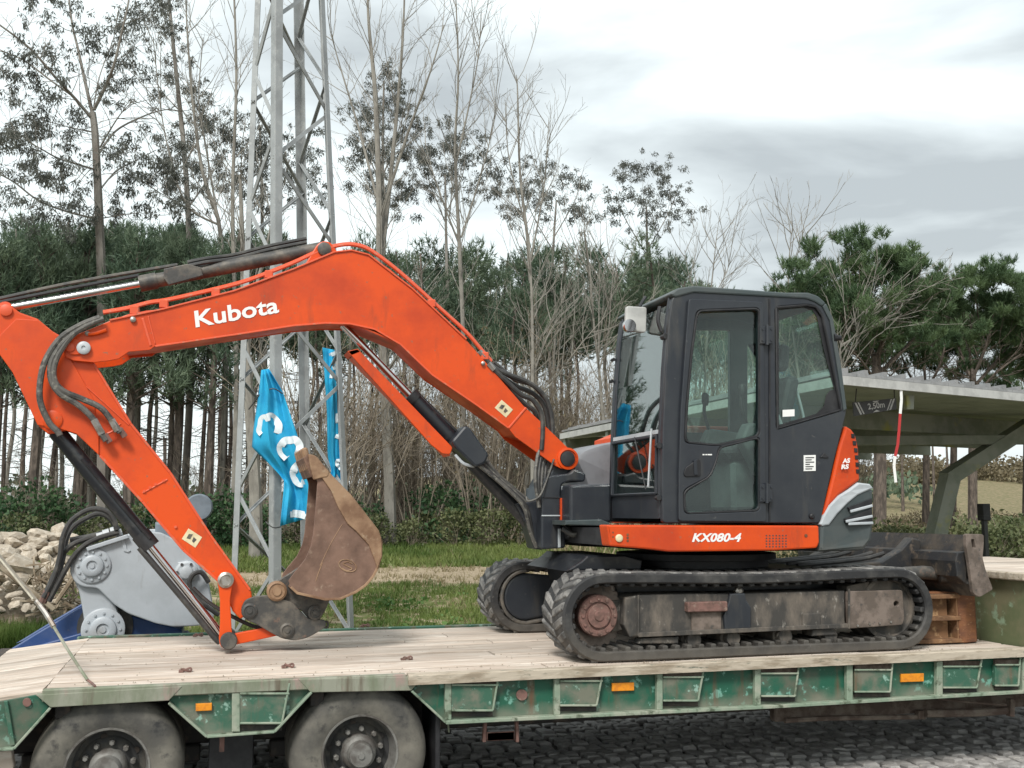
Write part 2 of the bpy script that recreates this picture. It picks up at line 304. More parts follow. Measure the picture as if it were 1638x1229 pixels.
M['seat'] = mat('charcoal_seat_vinyl', (.03, .032, .035), .6, c2=(.045, .047, .05), sc=20)
M['interior'] = mat('grey_cab_plastic', (.10, .115, .115), .6, c2=(.075, .085, .085), sc=5)
M['mgrey'] = mat('blue_grey_enamel', (.40, .435, .465), .42, c2=(.345, .375, .40), sc=2.6, lo=.42, hi=.62, c3=(.3, .3, .3), sc3=30, lo3=.66, hi3=.76, bump=.06, bsc=20, space='World', streak=((.20, .19, .175), 5, (1, 1, .2), .58, .74), low=((.24, .21, .17), .5, .85, .7))
M['mblue'] = mat('royal_blue_enamel', (.022, .062, .19), .42, c2=(.05, .085, .2), sc=5, lo=.45, hi=.65, c3=(.15, .15, .18), sc3=26, lo3=.66, hi3=.74, space='World')
M['galv'] = mat('galvanised_steel', (.36, .375, .375), .55, .35, c2=(.29, .30, .30), sc=3, c3=(.43, .44, .43), sc3=11, lo3=.55, hi3=.7, space='World')
M['banner'] = mat('cyan_banner_cloth', (.015, .36, .60), .75, c2=(.01, .29, .52), sc=3, space='World')
M['bannerwhite'] = mat('white_banner_print', (.72, .78, .8), .75)
M['canopy'] = mat('ribbed_canopy_underside', (.36, .38, .32), .7, c2=(.29, .31, .26), sc=2, space='World')
M['canopytop'] = mat('canopy_roof_sheet', (.28, .28, .28), .6, c2=(.2, .2, .2), sc=3, space='World')
M['fascia'] = mat('off_white_fascia', (.48, .48, .46), .55, c2=(.38, .38, .365), sc=5, space='World')
M['canopypost'] = mat('grey_green_post', (.235, .25, .205), .7, c2=(.17, .19, .145), sc=3, c3=(.30, .29, .05), sc3=2.2, lo3=.6, hi3=.72, bump=.1, space='World')
M['red'] = mat('red_tape', (.42, .03, .03), .6)
M['bark_euc'] = mat('pale_eucalyptus_bark', (.25, .235, .21), .85, c2=(.15, .13, .11), sc=1.5, lo=.42, hi=.62, bump=.4, bsc=8, stretch=(2, 2, .5), space='World')
M['bark_bare'] = mat('grey_poplar_bark', (.25, .235, .205), .85, c2=(.16, .148, .128), sc=2.2, lo=.44, hi=.62, c3=(.10, .09, .08), sc3=5, lo3=.62, hi3=.72, bump=.4, bsc=10, stretch=(2, 2, .8), space='World')
M['twig'] = mat('bare_twigs', (.25, .22, .185), .85, c2=(.16, .135, .11), sc=1.2, space='World')
M['twigbrown'] = mat('brown_brush_twigs', (.29, .245, .19), .9, c2=(.17, .14, .105), sc=.9, space='World')
M['bark_pine'] = mat('dark_pine_bark', (.065, .052, .043), .95, c2=(.15, .12, .098), sc=7, lo=.42, hi=.6, bump=1, bsc=14, stretch=(2, 2, .5), space='World')
M['leaf_euc'] = leafmat('eucalyptus_leaves', (.085, .092, .08), (.17, .178, .155), .7)  # lightened: the haze-like glow over distant trees is put into the leaf colour
M['leaf_pine'] = leafmat('stone_pine_needles', (.058, .105, .05), (.14, .205, .095), .9)
M['leaf_wood'] = leafmat('wood_pine_needles', (.068, .112, .072), (.17, .22, .14), .5)
M['leaf_ivy'] = leafmat('ivy_leaves', (.032, .075, .034), (.08, .145, .06), 1.2)
M['leaf_bush'] = leafmat('scrub_leaves', (.075, .10, .04), (.17, .18, .085), 1.3)
M['leaf_dry'] = leafmat('dry_brush_leaves', (.12, .10, .06), (.2, .165, .10), 1.3)
M['grass'] = leafmat('grass_blades', (.07, .12, .025), (.19, .23, .07), .7)
M['grassdry'] = leafmat('dry_grass_blades', (.22, .185, .10), (.32, .27, .16), .7)
M['weed'] = leafmat('weed_leaves', (.05, .12, .03), (.12, .2, .055), 2)
M['stone'] = mat('pale_rubble_stone', (.45, .39, .31), .9, c2=(.31, .26, .2), sc=4, lo=.42, hi=.64, c3=(.55, .50, .43), sc3=10, lo3=.52, hi3=.68, bump=.6, bsc=12, rnd=.16)
M['root'] = mat('dry_root_wood', (.36, .30, .22), .9, c2=(.2, .15, .10), sc=6, space='World')
M['cobble'] = mat('grey_cobble_stone', (.33, .315, .30), .8, c2=(.24, .23, .22), sc=9, lo=.42, hi=.62, c3=(.40, .38, .34), sc3=30, lo3=.58, hi3=.7, bump=.5, bsc=40, rnd=.2)
M['kerb'] = mat('weathered_kerb_stone', (.40, .36, .30), .9, c2=(.27, .24, .2), sc=7, bump=.4, bsc=25, space='World')
M['strap'] = mat('faded_webbing', (.44, .41, .33), .85, c2=(.33, .3, .24), sc=12)
M['cover'] = mat('blue_grey_cover', (.17, .2, .23), .5, c2=(.12, .145, .17), sc=5)
# ------------------------------------------------------------ ground
def ss(a, b, x):
    t = min(1, max(0, (x - a) / (b - a))); return t * t * (3 - 2 * t)
def gh(x, y):                            # height of the land
    h = .20 * ss(4.0, 6.5, y) + .30 * ss(6.5, 14, y) + .38 * ss(15, 25, y)
    h += 6.5 * ss(42, 130, y) * ss(12, 40, x) + 1.0 * ss(60, 250, y)
    if y > 4.0: h += .07 * mnoise.noise((x * .33, y * .33, 1)) + .03 * mnoise.noise((x * 1.3, y * 1.3, 4))
    return h
def G(px, py):                           # where the ray of a place in the photograph meets the land
    d = ray(px, py); t = 2.0
    while t < 400:
        p = CAM + d * t
        if p.z <= gh(p.x, p.y): return p
        t += .05 + t * .004
    return CAM + d * 60
def gz(x, y): return Vector((x, y, gh(x, y)))
_xs = sorted(set([round(v, 3) for v in list(np.arange(-14, 30, .55)) + list(-14 - np.geomspace(1, 700, 26)) + list(30 + np.geomspace(1, 900, 30))]))
_ys = sorted(set([round(v, 3) for v in list(np.arange(-9, 34, .5)) + list(-9 - np.geomspace(1, 300, 14)) + list(34 + np.geomspace(1, 1200, 34))]))
_v = [(x, y, gh(x, y)) for y in _ys for x in _xs]; _n = len(_xs)
_f = [(j * _n + i, j * _n + i + 1, (j + 1) * _n + i + 1, (j + 1) * _n + i) for j in range(len(_ys) - 1) for i in range(_n - 1)]
def groundmat():
    m = bpy.data.materials.new('meadow_and_wood_soil'); m.use_nodes = True; nt = m.node_tree; N = nt.nodes; L = nt.links; b = N['Principled BSDF']; b.inputs['Roughness'].default_value = .95; b.inputs['Specular IOR Level'].default_value = .1
    g = N.new('ShaderNodeNewGeometry'); sp = N.new('ShaderNodeSeparateXYZ'); L.new(g.outputs['Position'], sp.inputs[0])
    def nz(s, d=6):
        n = N.new('ShaderNodeTexNoise'); n.inputs['Scale'].default_value = s; n.inputs['Detail'].default_value = d; n.inputs['Roughness'].default_value = .65; L.new(g.outputs['Position'], n.inputs[0]); return n.outputs[0]
    def mth(op, a, b_, clamp=False):
        k = N.new('ShaderNodeMath'); k.operation = op; k.use_clamp = clamp
        for i, q in enumerate((a, b_)):
            if isinstance(q, (int, float)): k.inputs[i].default_value = q
            else: L.new(q, k.inputs[i])
        return k.outputs[0]
    def rng(v, a, b_):
        k = N.new('ShaderNodeMapRange'); k.interpolation_type = 'SMOOTHSTEP'; k.inputs[1].default_value = a; k.inputs[2].default_value = b_; L.new(v, k.inputs[0]); return k.outputs[0]
    def mixc(f, a, b_):
        k = N.new('ShaderNodeMixRGB'); L.new(f, k.inputs[0])
        for i, q in ((1, a), (2, b_)):
            if isinstance(q, tuple): k.inputs[i].default_value = (*q, 1)
            else: L.new(q, k.inputs[i])
        return k.outputs[0]
    n1, n2, n3 = nz(.5), nz(2.6), nz(9)
    grass = mixc(rng(n2, .38, .62), (.085, .125, .032), (.19, .185, .085))
    dirt = mixc(rng(n3, .35, .66), (.29, .225, .15), (.42, .345, .25))
    litter = mixc(rng(n2, .36, .64), (.085, .08, .04), (.17, .13, .085))
    field = mixc(rng(n2, .4, .6), (.25, .20, .125), (.14, .135, .07))
    yw = mth('ADD', sp.outputs[1], mth('MULTIPLY', mth('SUBTRACT', n1, .5), 5.0))
    band = mth('MULTIPLY', rng(yw, 12.4, 13.6), mth('SUBTRACT', 1.0, rng(yw, 17.0, 18.6)))
    band = mth('MULTIPLY', band, rng(n3, .30, .42))
    c = mixc(band, grass, dirt)
    patch = mth('MULTIPLY', rng(n2, .50, .60), .85); c = mixc(patch, c, dirt)
    c = mixc(rng(yw, 23.5, 25.5), c, litter)
    c = mixc(mth('MULTIPLY', rng(sp.outputs[1], 30, 40), rng(sp.outputs[0], 10, 16)), c, field)
    c = mixc(mth('SUBTRACT', 1.0, rng(yw, 3.4, 4.9)), c, dirt)
    L.new(c, b.inputs['Base Color'])
    bu = N.new('ShaderNodeBump'); bu.inputs['Strength'].default_value = .7; bu.inputs['Distance'].default_value = .05; L.new(n3, bu.inputs['Height']); L.new(bu.outputs[0], b.inputs['Normal']); return m
me = bpy.data.meshes.new('ground'); me.from_pydata(_v, [], _f); tag(link('ground', me, groundmat(), None, True), kind='structure')

# ------------------------------------------------------------ cobbled road under and beside the trailer
rng_ = random.Random(4)
road = MB().box(-40, 60, -12, 3.6, -.3, .012, 0).build('cobbled_road', mat('road_joint_sand', (.10, .092, .08), .95, c2=(.06, .056, .05), sc=5, bump=.4, space='World')); tag(road, kind='structure')
stones_me = []
for k in range(10):
    w, d, h = .058 + rng_.uniform(-.006, .004), .058 + rng_.uniform(-.006, .004), .05
    top = [(-w * .8, -d * .8), (w * .8, -d * .78), (w * .78, d * .8), (-w * .8, d * .8)]; bot = [(-w, -d), (w, -d), (w, d), (-w, d)]
    j = lambda s: rng_.uniform(-s, s)
    bb = [(x + j(.007), y + j(.007)) for x, y in bot]
    v = [(x, y, -.02) for x, y in bb] + [(x * .97, y * .97, .026 + j(.004)) for x, y in bb] + [(x + j(.006), y + j(.006), .037 + j(.004)) for x, y in top] + [(0, 0, .043)]
    f = [(i, (i + 1) % 4, 4 + (i + 1) % 4, 4 + i) for i in range(4)] + [(4 + i, 4 + (i + 1) % 4, 8 + (i + 1) % 4, 8 + i) for i in range(4)] + [(8 + i, 8 + (i + 1) % 4, 12) for i in range(4)]
    me = bpy.data.meshes.new('cobble'); me.from_pydata(v, [], f); me.materials.append(M['cobble']); me.polygons.foreach_set('use_smooth', [False] * len(f)); stones_me.append((me, v, f))
def pix(p):
    d = Vector(p) - CAM; z = d.dot(_cf)
    return 819 + F * d.dot(_cr) / z, 614.5 - F * d.dot(_cu) / z
cands = []
for r_ in range(int((3.5 - -1.2) / .128)):
    y = -1.2 + r_ * .128
    for c_ in range(int(11 / .134)):
        x = -2.2 + c_ * .134 + (r_ % 2) * .067 + .05 * math.sin(r_ * 2.7) + rng_.uniform(-.018, .018)
        cands.append((x, y + rng_.uniform(-.016, .016) + .05 * math.sin(x * 1.7 + y * .6), rng_.randrange(10), rng_.uniform(-.26, .26), rng_.uniform(.80, 1.08), rng_.uniform(-.012, .010)))
vis = [c for c in cands if 690 < pix((c[0], c[1], .04))[0] < 1650 and 1140 < pix((c[0], c[1], .04))[1] < 1236]
vis.sort(key=lambda c: (Vector((c[0], c[1], 0)) - CAM).length); near = set(id(c) for c in vis[:298])
rest = MB()
for c in cands:
    me, v, f = stones_me[c[2]]
    if id(c) in near:
        o = bpy.data.objects.new('cobble', me); COL.objects.link(o); o.parent = road; o.location = (c[0], c[1], .012 + c[5]); o.rotation_euler.z = c[3]; o.scale = (c[4], c[4], 1)
    else:
        q = pix((c[0], c[1], .04))
        if -60 < q[0] < 1700 and q[1] > 1060:
            ca, sa = math.cos(c[3]) * c[4], math.sin(c[3]) * c[4]
            rest.add([(c[0] + p[0] * ca - p[1] * sa, c[1] + p[0] * sa + p[1] * ca, .012 + c[5] + p[2]) for p in v], f)
me = bpy.data.meshes.new('cobble_field'); me.from_pydata(rest.v, [], rest.f); tag(link('cobble_field', me, mat('grey_cobble_field', (.33, .315, .30), .8, c2=(.22, .21, .20), sc=7, lo=.42, hi=.6, bump=.5, space='World'), road), kind='stuff')

kb = MB().box(6.6, 14.6, 5.02, 5.2, -.1, .30, .01).build('kerb', M['kerb']); tag(kb, kind='structure')
x = 6.6
while x < 14.4:
    w = rng_.uniform(.42, .75); MB().box(x, x + w - .015, 4.98 - rng_.uniform(0, .02), 5.23, .0, .385 + rng_.uniform(-.012, .012), .02).build('kerb_stone', M['kerb'], kb); x += w

# ------------------------------------------------------------ vegetation tools
class NP:                                # numpy polygon soup: triangles or quads
    def __init__(s): s.v = []; s.k = []
    def quads(s, q): s.v.append(q.reshape(-1, 3)); s.k.append(np.full(len(q), q.shape[1], np.int32))
    def mesh(s, name, m):
        v = np.concatenate(s.v).astype(np.float32); k = np.concatenate(s.k); me = bpy.data.meshes.new(name)
        me.vertices.add(len(v)); me.vertices.foreach_set('co', v.ravel()); me.loops.add(len(v)); me.loops.foreach_set('vertex_index', np.arange(len(v), dtype=np.int32))
        me.polygons.add(len(k)); st = np.concatenate([[0], np.cumsum(k)[:-1]]).astype(np.int32); me.polygons.foreach_set('loop_start', st); me.polygons.foreach_set('loop_total', k)
        me.update(calc_edges=True); me.materials.append(m); return me
def unit(a): return a / np.maximum(np.linalg.norm(a, axis=-1, keepdims=True), 1e-9)
def leaves(soup, clusters, per, ln, wd, rs, droop=.5, shell=.4):
    """clusters: (x, y, z, rx, ry, rz); diamond leaves of length ln and width wd spread through them"""
    for c in clusters:
        n = max(3, int(per * (c[3] * c[4] * c[5]) ** (2 / 3) ))
        d = unit(rs.normal(size=(n, 3))); r = rs.uniform(shell, 1, (n, 1)) ** .6
        p = np.array(c[:3]) + d * r * np.array(c[3:6])
        t = unit(rs.normal(size=(n, 3)) + np.array([0, 0, -droop * 2]))
        s_ = unit(np.cross(t, rs.normal(size=(n, 3)))); l = (ln * rs.uniform(.6, 1.3, n))[:, None]; w = (wd * rs.uniform(.7, 1.2, n))[:, None]
        soup.quads(np.stack([p, p + t * l * .45 + s_ * w, p + t * l, p + t * l * .45 - s_ * w], 1))
def tufts(soup, pts, dirs, rs, k=9, ln=.26, wd=.03, spread=.55):
    n = len(pts); p = np.repeat(pts, k, 0); d = np.repeat(dirs, k, 0)
    b0 = p + d * rs.uniform(-.5, .5, (n * k, 1)) * ln * .9
    t = unit(d + rs.normal(size=(n * k, 3)) * spread); s_ = unit(np.cross(t, rs.normal(size=(n * k, 3))))
    l = (ln * rs.uniform(.6, 1.2, n * k))[:, None]
    soup.quads(np.stack([b0 - s_ * wd / 2, b0 + s_ * wd / 2, b0 + t * l], 1))
def crowntufts(clusters, per, rs, up=.9):
    P_, D_ = [], []
    for c in clusters:
        n = max(6, int(per * (c[3] * c[4] * c[5]) ** (2 / 3)))
        d = unit(rs.normal(size=(n, 3))); r = rs.uniform(.25, 1, (n, 1)) ** .5
        P_.append(np.array(c[:3]) + d * r * np.array(c[3:6])); D_.append(unit(d * .7 + np.array([0, 0, up])))
    return np.concatenate(P_), np.concatenate(D_)
class Skel:
    def __init__(s, seed): s.r = random.Random(seed); s.mb = MB(); s.tips = []
    def limb(s, pts, r0, r1, n=6): s.mb.tube(pts, [r0, r1], n, True, False)
    def grow(s, p, d, ln, r, depth, kids=4, ang=.6, wander=.12, lift=.05, ratio=.55, first=.3, mn=.004, sides=5):
        k = 5 if depth > 1 else 4; pts = [Vector(p)]; d = Vector(d).normalized(); dirs = []
        for i in range(k):
            d = (d + Vector((s.r.gauss(0, wander), s.r.gauss(0, wander), s.r.gauss(0, wander) + lift))).normalized()
            pts.append(pts[-1] + d * (ln / k)); dirs.append(d.copy())
        s.mb.tube(pts, [r, max(r * .32, mn)], sides if depth > 1 else 3, False, False)
        if depth <= 0: s.tips.append(pts[-1]); s.tips.append(pts[-2]); return
        for i in range(kids):
            t = first + (1 - first) * (i + s.r.random() * .8) / kids; j = min(k - 1, int(t * k)); q = pts[j].lerp(pts[j + 1], t * k - j)
            ax = dirs[j].orthogonal(); ax.rotate(Matrix.Rotation(s.r.uniform(0, 6.28), 3, dirs[j])); nd = dirs[j].copy(); nd.rotate(Matrix.Rotation(ang * s.r.uniform(.7, 1.3), 3, ax))
            s.grow(q, nd, ln * ratio * s.r.uniform(.7, 1.15) * (1.15 - .5 * t), max(r * (1 - .6 * t) * .55, mn), depth - 1, max(2, kids - 1), ang, wander * 1.15, lift, ratio, .25, mn, max(3, sides - 1))
        s.tips.append(pts[-1])
def tree(name, label, base, sk, soup, bark, leaf, group=None, crown='crown'):
    t = thing(name, label, 'tree' if 'shrub' not in name and 'sapling' not in name else 'shrub', base, group)
    o = sk.mb.build('trunk', bark, t, True)
    if soup is not None:
        me = soup.mesh(crown, leaf); v = np.empty(len(me.vertices) * 3, np.float32); me.vertices.foreach_get('co', v); v = v.reshape(-1, 3) - np.array(base, np.float32); me.vertices.foreach_set('co', v.ravel()); me.update()
        link(crown, me, leaf, t)
    return t
def copytree(t, loc, label, s=1.0, rot=0.0, group=None, sz=None):
    c = copy(t, None, loc, (0, 0, rot), (s, s, sz or s)); c['label'] = label
    if group: c['group'] = group
    elif 'group' in c: del c['group']
    for ch in t.children: k = copy(ch, c)
    return c
# ------------------------------------------------------------ trees
def base_at(px, Y): x = P(px, 850, Y).x; return Vector((x, Y, gh(x, Y) - .05))
# the big eucalyptus on the left: limbs and leaf clumps follow the photograph, with depth of their own
def eucalypt(label, px, Y, limbs, clumps, seed, r0=.3, per=1500, basepx=None, group=None, depthr=1.0, lsz=1.0):
    rs = np.random.RandomState(seed); rr = random.Random(seed); sk = Skel(seed); b = base_at(basepx or px, Y)
    k = (Y - CAM.y) / F
    for lb in limbs:
        dz = 0; pts = []
        for i, q in enumerate(lb[0]):
            pts.append(P(q[0], q[1], Y + (q[2] if len(q) > 2 else 0)))
        if lb[3] if len(lb) > 3 else False: pts[0] = b
        sk.limb(pts, lb[1] * .66, lb[2] * .7, 7)
        for j in range(len(pts) - 1):          # twigs
            for _ in range(3):
                q = pts[j].lerp(pts[j + 1], rr.random()); d = Vector((rr.gauss(0, 1), rr.gauss(0, 1), rr.gauss(.3, .7)))
                if not (lb[3] if len(lb) > 3 else False): sk.grow(q, d, rr.uniform(.6, 1.3), .014, 1, 3, .7, .2, .02)
    cl = []
    for c in clumps:
        y = Y + rr.uniform(-1.6, 1.6) * depthr; p = P(c[0], c[1], y); r = c[2] * k
        for _ in range(int((c[3] if len(c) > 3 else 6) * 1.9)):
            o = Vector((rr.gauss(0, .62), rr.gauss(0, .62), rr.gauss(0, .52))) * r; q = r * rr.uniform(.16, .38)
            cl.append((p.x + o.x, p.y + o.y, p.z + o.z, q, q, q * .8))
        sk.grow(p - Vector((0, 0, r * .6)), (rr.gauss(0, .5), rr.gauss(0, .5), 1), r * 1.4, .012, 2, 4, .7, .2, .05, .6, .2, .004, 4)
    soup = NP(); leaves(soup, cl, per, .15 * lsz, .018 * lsz, rs, .7, .05)
    return tree('eucalyptus_tree', label, b, sk, soup, M['bark_euc'], M['leaf_euc'], group)
eucalypt('tall eucalyptus with pale forked trunk and open drooping crown, standing furthest left', 158, 25,
    [([(165, 850), (164, 640), (163, 470), (160, 380), (156, 290), (152, 215), (148, 180)], .24, .13, True),
     ([(148, 182), (138, 140, .3), (125, 80, .6), (114, 30, .8), (105, -60, 1)], .085, .03), ([(150, 176), (168, 140, -.4), (182, 105, -.8), (193, 60, -1), (206, 0, -1.2), (212, -60, -1.2)], .08, .025),
     ([(147, 190), (120, 158, -.3), (92, 128, -.7), (55, 85, -1), (20, 55, -1.2), (-30, 20, -1.4)], .075, .03), ([(118, 155, -.3), (80, 128, -.1), (40, 98, .2), (0, 80, .5), (-40, 60, .6)], .045, .02),
     ([(150, 212), (120, 206, .5), (90, 198, 1), (55, 190, 1.2)], .03, .012), ([(154, 272), (120, 262, -.6), (90, 252, -1), (65, 238, -1.4), (50, 230, -1.5)], .05, .018),
     ([(158, 246), (185, 210, .4), (225, 188, .8), (262, 176, 1), (290, 178, 1)], .055, .016), ([(160, 236), (178, 205, -.5), (195, 180, -.8), (215, 160, -1)], .04, .012), ([(163, 300), (185, 275, .6), (215, 258, 1), (250, 240, 1.4)], .04, .015),
     ([(-20, 270, 1), (20, 290, 1), (60, 320, 1), (105, 338, .8), (160, 352, 0)], .03, .05), ([(160, 350), (190, 345, .5), (225, 340, 1)], .03, .012), ([(150, 170), (160, 120, .8), (182, 60, 1.2), (188, 20, 1.4)], .03, .012)],
    [(60, 105, 42, 9), (20, 135, 32, 8), (85, 90, 28, 6), (25, 190, 40, 9), (70, 200, 40, 9), (30, 240, 38, 8), (10, 215, 30, 6), (65, 265, 32, 6), (110, 220, 26, 4), (120, 270, 34, 7), (100, 305, 38, 9), (40, 310, 40, 6),
     (155, 65, 28, 6), (150, 85, 18, 4), (195, 75, 30, 8), (215, 95, 26, 6), (180, 95, 28, 6), (200, 140, 34, 9), (175, 160, 24, 5), (125, 10, 34, 7), (60, 5, 30, 5), (45, 30, 20, 3), (195, 15, 30, 5), (235, 18, 32, 7), (265, 15, 30, 6), (215, 225, 34, 8), (185, 235, 26, 6), (240, 265, 38, 8), (215, 300, 40, 8), (270, 300, 38, 8), (120, 350, 34, 8), (70, 350, 34, 6), (185, 330, 30, 6), (5, 330, 34, 5), (250, 330, 30, 6), (-25, 110, 40, 6), (-20, 230, 40, 6)], 3, basepx=165)
eucalypt('slimmer eucalyptus with loose hanging foliage just right of the tallest one', 290, 30,
    [([(300, 860), (305, 600), (303, 400), (296, 260), (283, 130), (272, 20), (265, -80)], .2, .06, True), ([(296, 260), (320, 220, .5), (345, 180, 1)], .05, .015), ([(290, 180), (262, 150, .5), (245, 120, 1)], .04, .012), ([(303, 330), (330, 290, .5), (352, 240, 1)], .05, .015)],
    [(265, 20, 34, 8), (292, 80, 24, 5), (270, 140, 34, 8), (300, 130, 26, 6), (335, 190, 38, 9), (355, 210, 32, 8), (330, 160, 24, 5), (350, 240, 36, 9), (300, 210, 36, 8), (275, 230, 30, 7), (315, 270, 38, 8), (265, 40, 26, 6), (290, 300, 34, 6), (350, 290, 30, 6), (310, 330, 34, 6)], 5)
eucalypt('eucalyptus with a rounded crown seen through the lattice pylon', 420, 33,
    [([(425, 860), (424, 600), (420, 400), (418, 260), (415, 200)], .16, .05, True), ([(420, 350), (450, 300), (465, 250)], .05, .015)],
    [(412, 205, 26, 7), (408, 235, 32, 8), (435, 240, 30, 8), (465, 225, 30, 8), (400, 270, 34, 8), (445, 280, 36, 9), (475, 270, 34, 8), (390, 300, 30, 7), (500, 245, 26, 6), (510, 300, 28, 6), (430, 320, 36, 8), (370, 290, 30, 6)], 7)
eucalypt('narrow upright eucalyptus with a tall dark crown between bare poplars', 612, 33,
    [([(615, 860), (616, 600), (614, 400), (612, 260), (614, 130)], .18, .05, True), ([(613, 300), (585, 240), (575, 190)], .05, .015), ([(613, 280), (640, 210), (645, 160)], .05, .015)],
    [(620, 122, 26, 9), (640, 145, 24, 8), (605, 145, 24, 7), (615, 175, 30, 9), (585, 180, 28, 8), (640, 180, 24, 7), (578, 205, 26, 7), (605, 215, 34, 10), (640, 215, 28, 8), (590, 245, 30, 9), (620, 255, 34, 10), (565, 240, 26, 7), (655, 250, 24, 6), (600, 290, 36, 9), (640, 300, 34, 9)], 9, per=1600)
eucalypt('bushy grey-green eucalyptus with a broad low crown right of the narrow upright one', 715, 33,
    [([(720, 860), (718, 600), (714, 400), (712, 280)], .16, .05, True), ([(714, 360), (690, 300), (680, 260)], .04, .015), ([(714, 340), (740, 280), (745, 230)], .04, .015)],
    [(665, 205, 20, 6), (715, 215, 28, 9), (735, 225, 26, 8), (700, 240, 30, 9), (680, 260, 28, 8), (730, 260, 32, 9), (755, 250, 26, 7), (775, 250, 22, 6), (700, 290, 34, 8), (750, 300, 34, 8), (665, 300, 30, 7), (790, 258, 22, 6), (800, 300, 30, 7)], 11, per=1600)
eucalypt('low eucalyptus with a patchy crown above the upper arm of the excavator', 900, 35,
    [([(880, 860), (880, 600), (884, 420), (890, 320)], .15, .05, True), ([(884, 400), (850, 340), (835, 290)], .04, .015), ([(886, 380), (920, 320), (930, 280)], .04, .015)],
    [(840, 262, 22, 6), (870, 280, 28, 8), (905, 285, 28, 8), (830, 300, 28, 7), (925, 300, 26, 7), (860, 320, 34, 8), (905, 335, 34, 8), (940, 330, 26, 6), (830, 345, 30, 7)], 13)
eucalypt('wide eucalyptus with a domed crown above the cab windscreen', 1035, 34,
    [([(1040, 860), (1040, 600), (1036, 430), (1034, 330)], .16, .05, True), ([(1036, 410), (1000, 350), (985, 310)], .04, .015), ([(1036, 400), (1070, 340), (1085, 300)], .04, .015)],
    [(1010, 278, 28, 8), (1045, 270, 30, 9), (1075, 285, 28, 8), (990, 305, 28, 8), (1030, 310, 34, 9), (1075, 320, 30, 8), (1000, 340, 34, 8), (1050, 350, 34, 8), (1090, 345, 26, 6)], 15)

# bare poplars
def bare(label, base_px, Y, top, r0, seed, forks, group=None):
    sk = Skel(seed); b = base_at(base_px, Y); rr = sk.r
    for lb in forks:
        pts = [P(q[0], q[1], Y + (q[2] if len(q) > 2 else 0)) for q in lb[0]]
        if lb[1] > .8 * r0: pts[0] = b
        sk.limb(pts, lb[1] * (.95 if r0 > .15 else .72), lb[2] * .75, 7)
        for j in range(len(pts) - 1):
            seglen = (pts[j + 1] - pts[j]).length; dr = (pts[j + 1] - pts[j]).normalized()
            if pts[j].z < 3 and lb[1] > .8 * r0: continue
            for _ in range(int(3 + seglen * 1.3)):
                q = pts[j].lerp(pts[j + 1], rr.random()); ax = dr.orthogonal(); ax.rotate(Matrix.Rotation(rr.uniform(0, 6.28), 3, dr)); d = dr.copy(); d.rotate(Matrix.Rotation(rr.uniform(.4, .75), 3, ax))
                sk.grow(q, d, rr.uniform(1.1, 2.6), .016, 2, 3, .5, .08, .05, .55, .2, .0045, 4)
    return tree('bare_tree', label, b, sk, None, M['bark_bare'], None, group)
bare('leafless poplar with slim straight stem and steep twigs, just left of the pylon', 372, 24, 0, .11, 21, [([(380, 870), (378, 600), (372, 330), (378, 120), (372, -60)], .12, .03)])
bare('leafless tree with crossing grey limbs leaning left of the pylon', 352, 25, 0, .11, 22, [([(350, 870), (360, 560), (352, 370), (325, 280), (310, 180), (300, 60), (296, -40)], .12, .02), ([(352, 370, .3), (330, 240, .6), (318, 160, .8), (325, 60, 1)], .05, .015), ([(350, 360), (300, 330), (275, 260), (258, 180), (245, 60)], .05, .015)])
bare('tall leafless poplar with twin leaders rising behind the narrow eucalyptus', 625, 24, 0, .2, 23, [([(628, 885), (622, 760), (614, 600), (608, 450), (606, 300), (600, 150), (590, 40), (586, -60)], .20, .03), ([(608, 430), (625, 280, .4), (640, 120, .6), (646, 20, .8), (648, -60, 1)], .09, .02), ([(606, 330), (575, 210, .6), (545, 110, 1), (528, 50, 1)], .05, .014), ([(608, 350), (650, 220, -.6), (690, 110, -1), (710, 40, -1)], .06, .014), ([(616, 600), (640, 560, -.5), (655, 520, -.8), (672, 470, -1)], .05, .02)])
bare('leafless poplar with curved upswept limbs right of the twin leader poplar', 735, 25, 0, .12, 24, [([(745, 860), (742, 600), (735, 400), (728, 240), (733, 120), (728, -30)], .13, .02), ([(730, 260), (750, 170), (765, 90), (770, 20)], .05, .012), ([(738, 400), (700, 300), (680, 230)], .05, .012), ([(738, 380), (775, 260), (800, 150)], .05, .012)])
bare('slender leafless sapling tree fading out at the right end of the poplar row', 835, 25, 0, .1, 25, [([(850, 860), (852, 600), (845, 400), (832, 280), (828, 150), (826, 120)], .11, .015), ([(848, 420), (870, 300), (878, 190)], .05, .012), ([(846, 380), (815, 260), (808, 160)], .04, .012)])
bare('pale forked bare tree in the brush directly left of the cab windscreen', 965, 22.5, 0, .09, 26, [([(970, 870), (968, 720), (962, 640), (958, 590), (950, 520), (944, 440), (935, 370)], .09, .02), ([(959, 590), (972, 540), (978, 470), (984, 400)], .04, .012), ([(958, 580), (958, 500), (960, 420)], .04, .012)])
bare('bare tree with long arching limbs in the brush above the boom foot', 853, 22.5, 0, .1, 27, [([(850, 870), (852, 720), (852, 620), (852, 540), (850, 460), (846, 380)], .11, .03), ([(862, 640), (900, 590, -.4), (930, 550, -.8), (965, 510, -1)], .05, .012), ([(853, 600), (880, 530, .4), (920, 480, .6)], .04, .012), ([(852, 560), (880, 520), (905, 470)], .03, .01)])
bare('thin bare tree poking above the stone pines behind the cab roof', 1262, 21, 0, .07, 28, [([(1290, 870), (1285, 700), (1272, 560), (1262, 480), (1262, 420), (1268, 360)], .07, .012), ([(1264, 440), (1280, 395), (1292, 370)], .02, .008)])
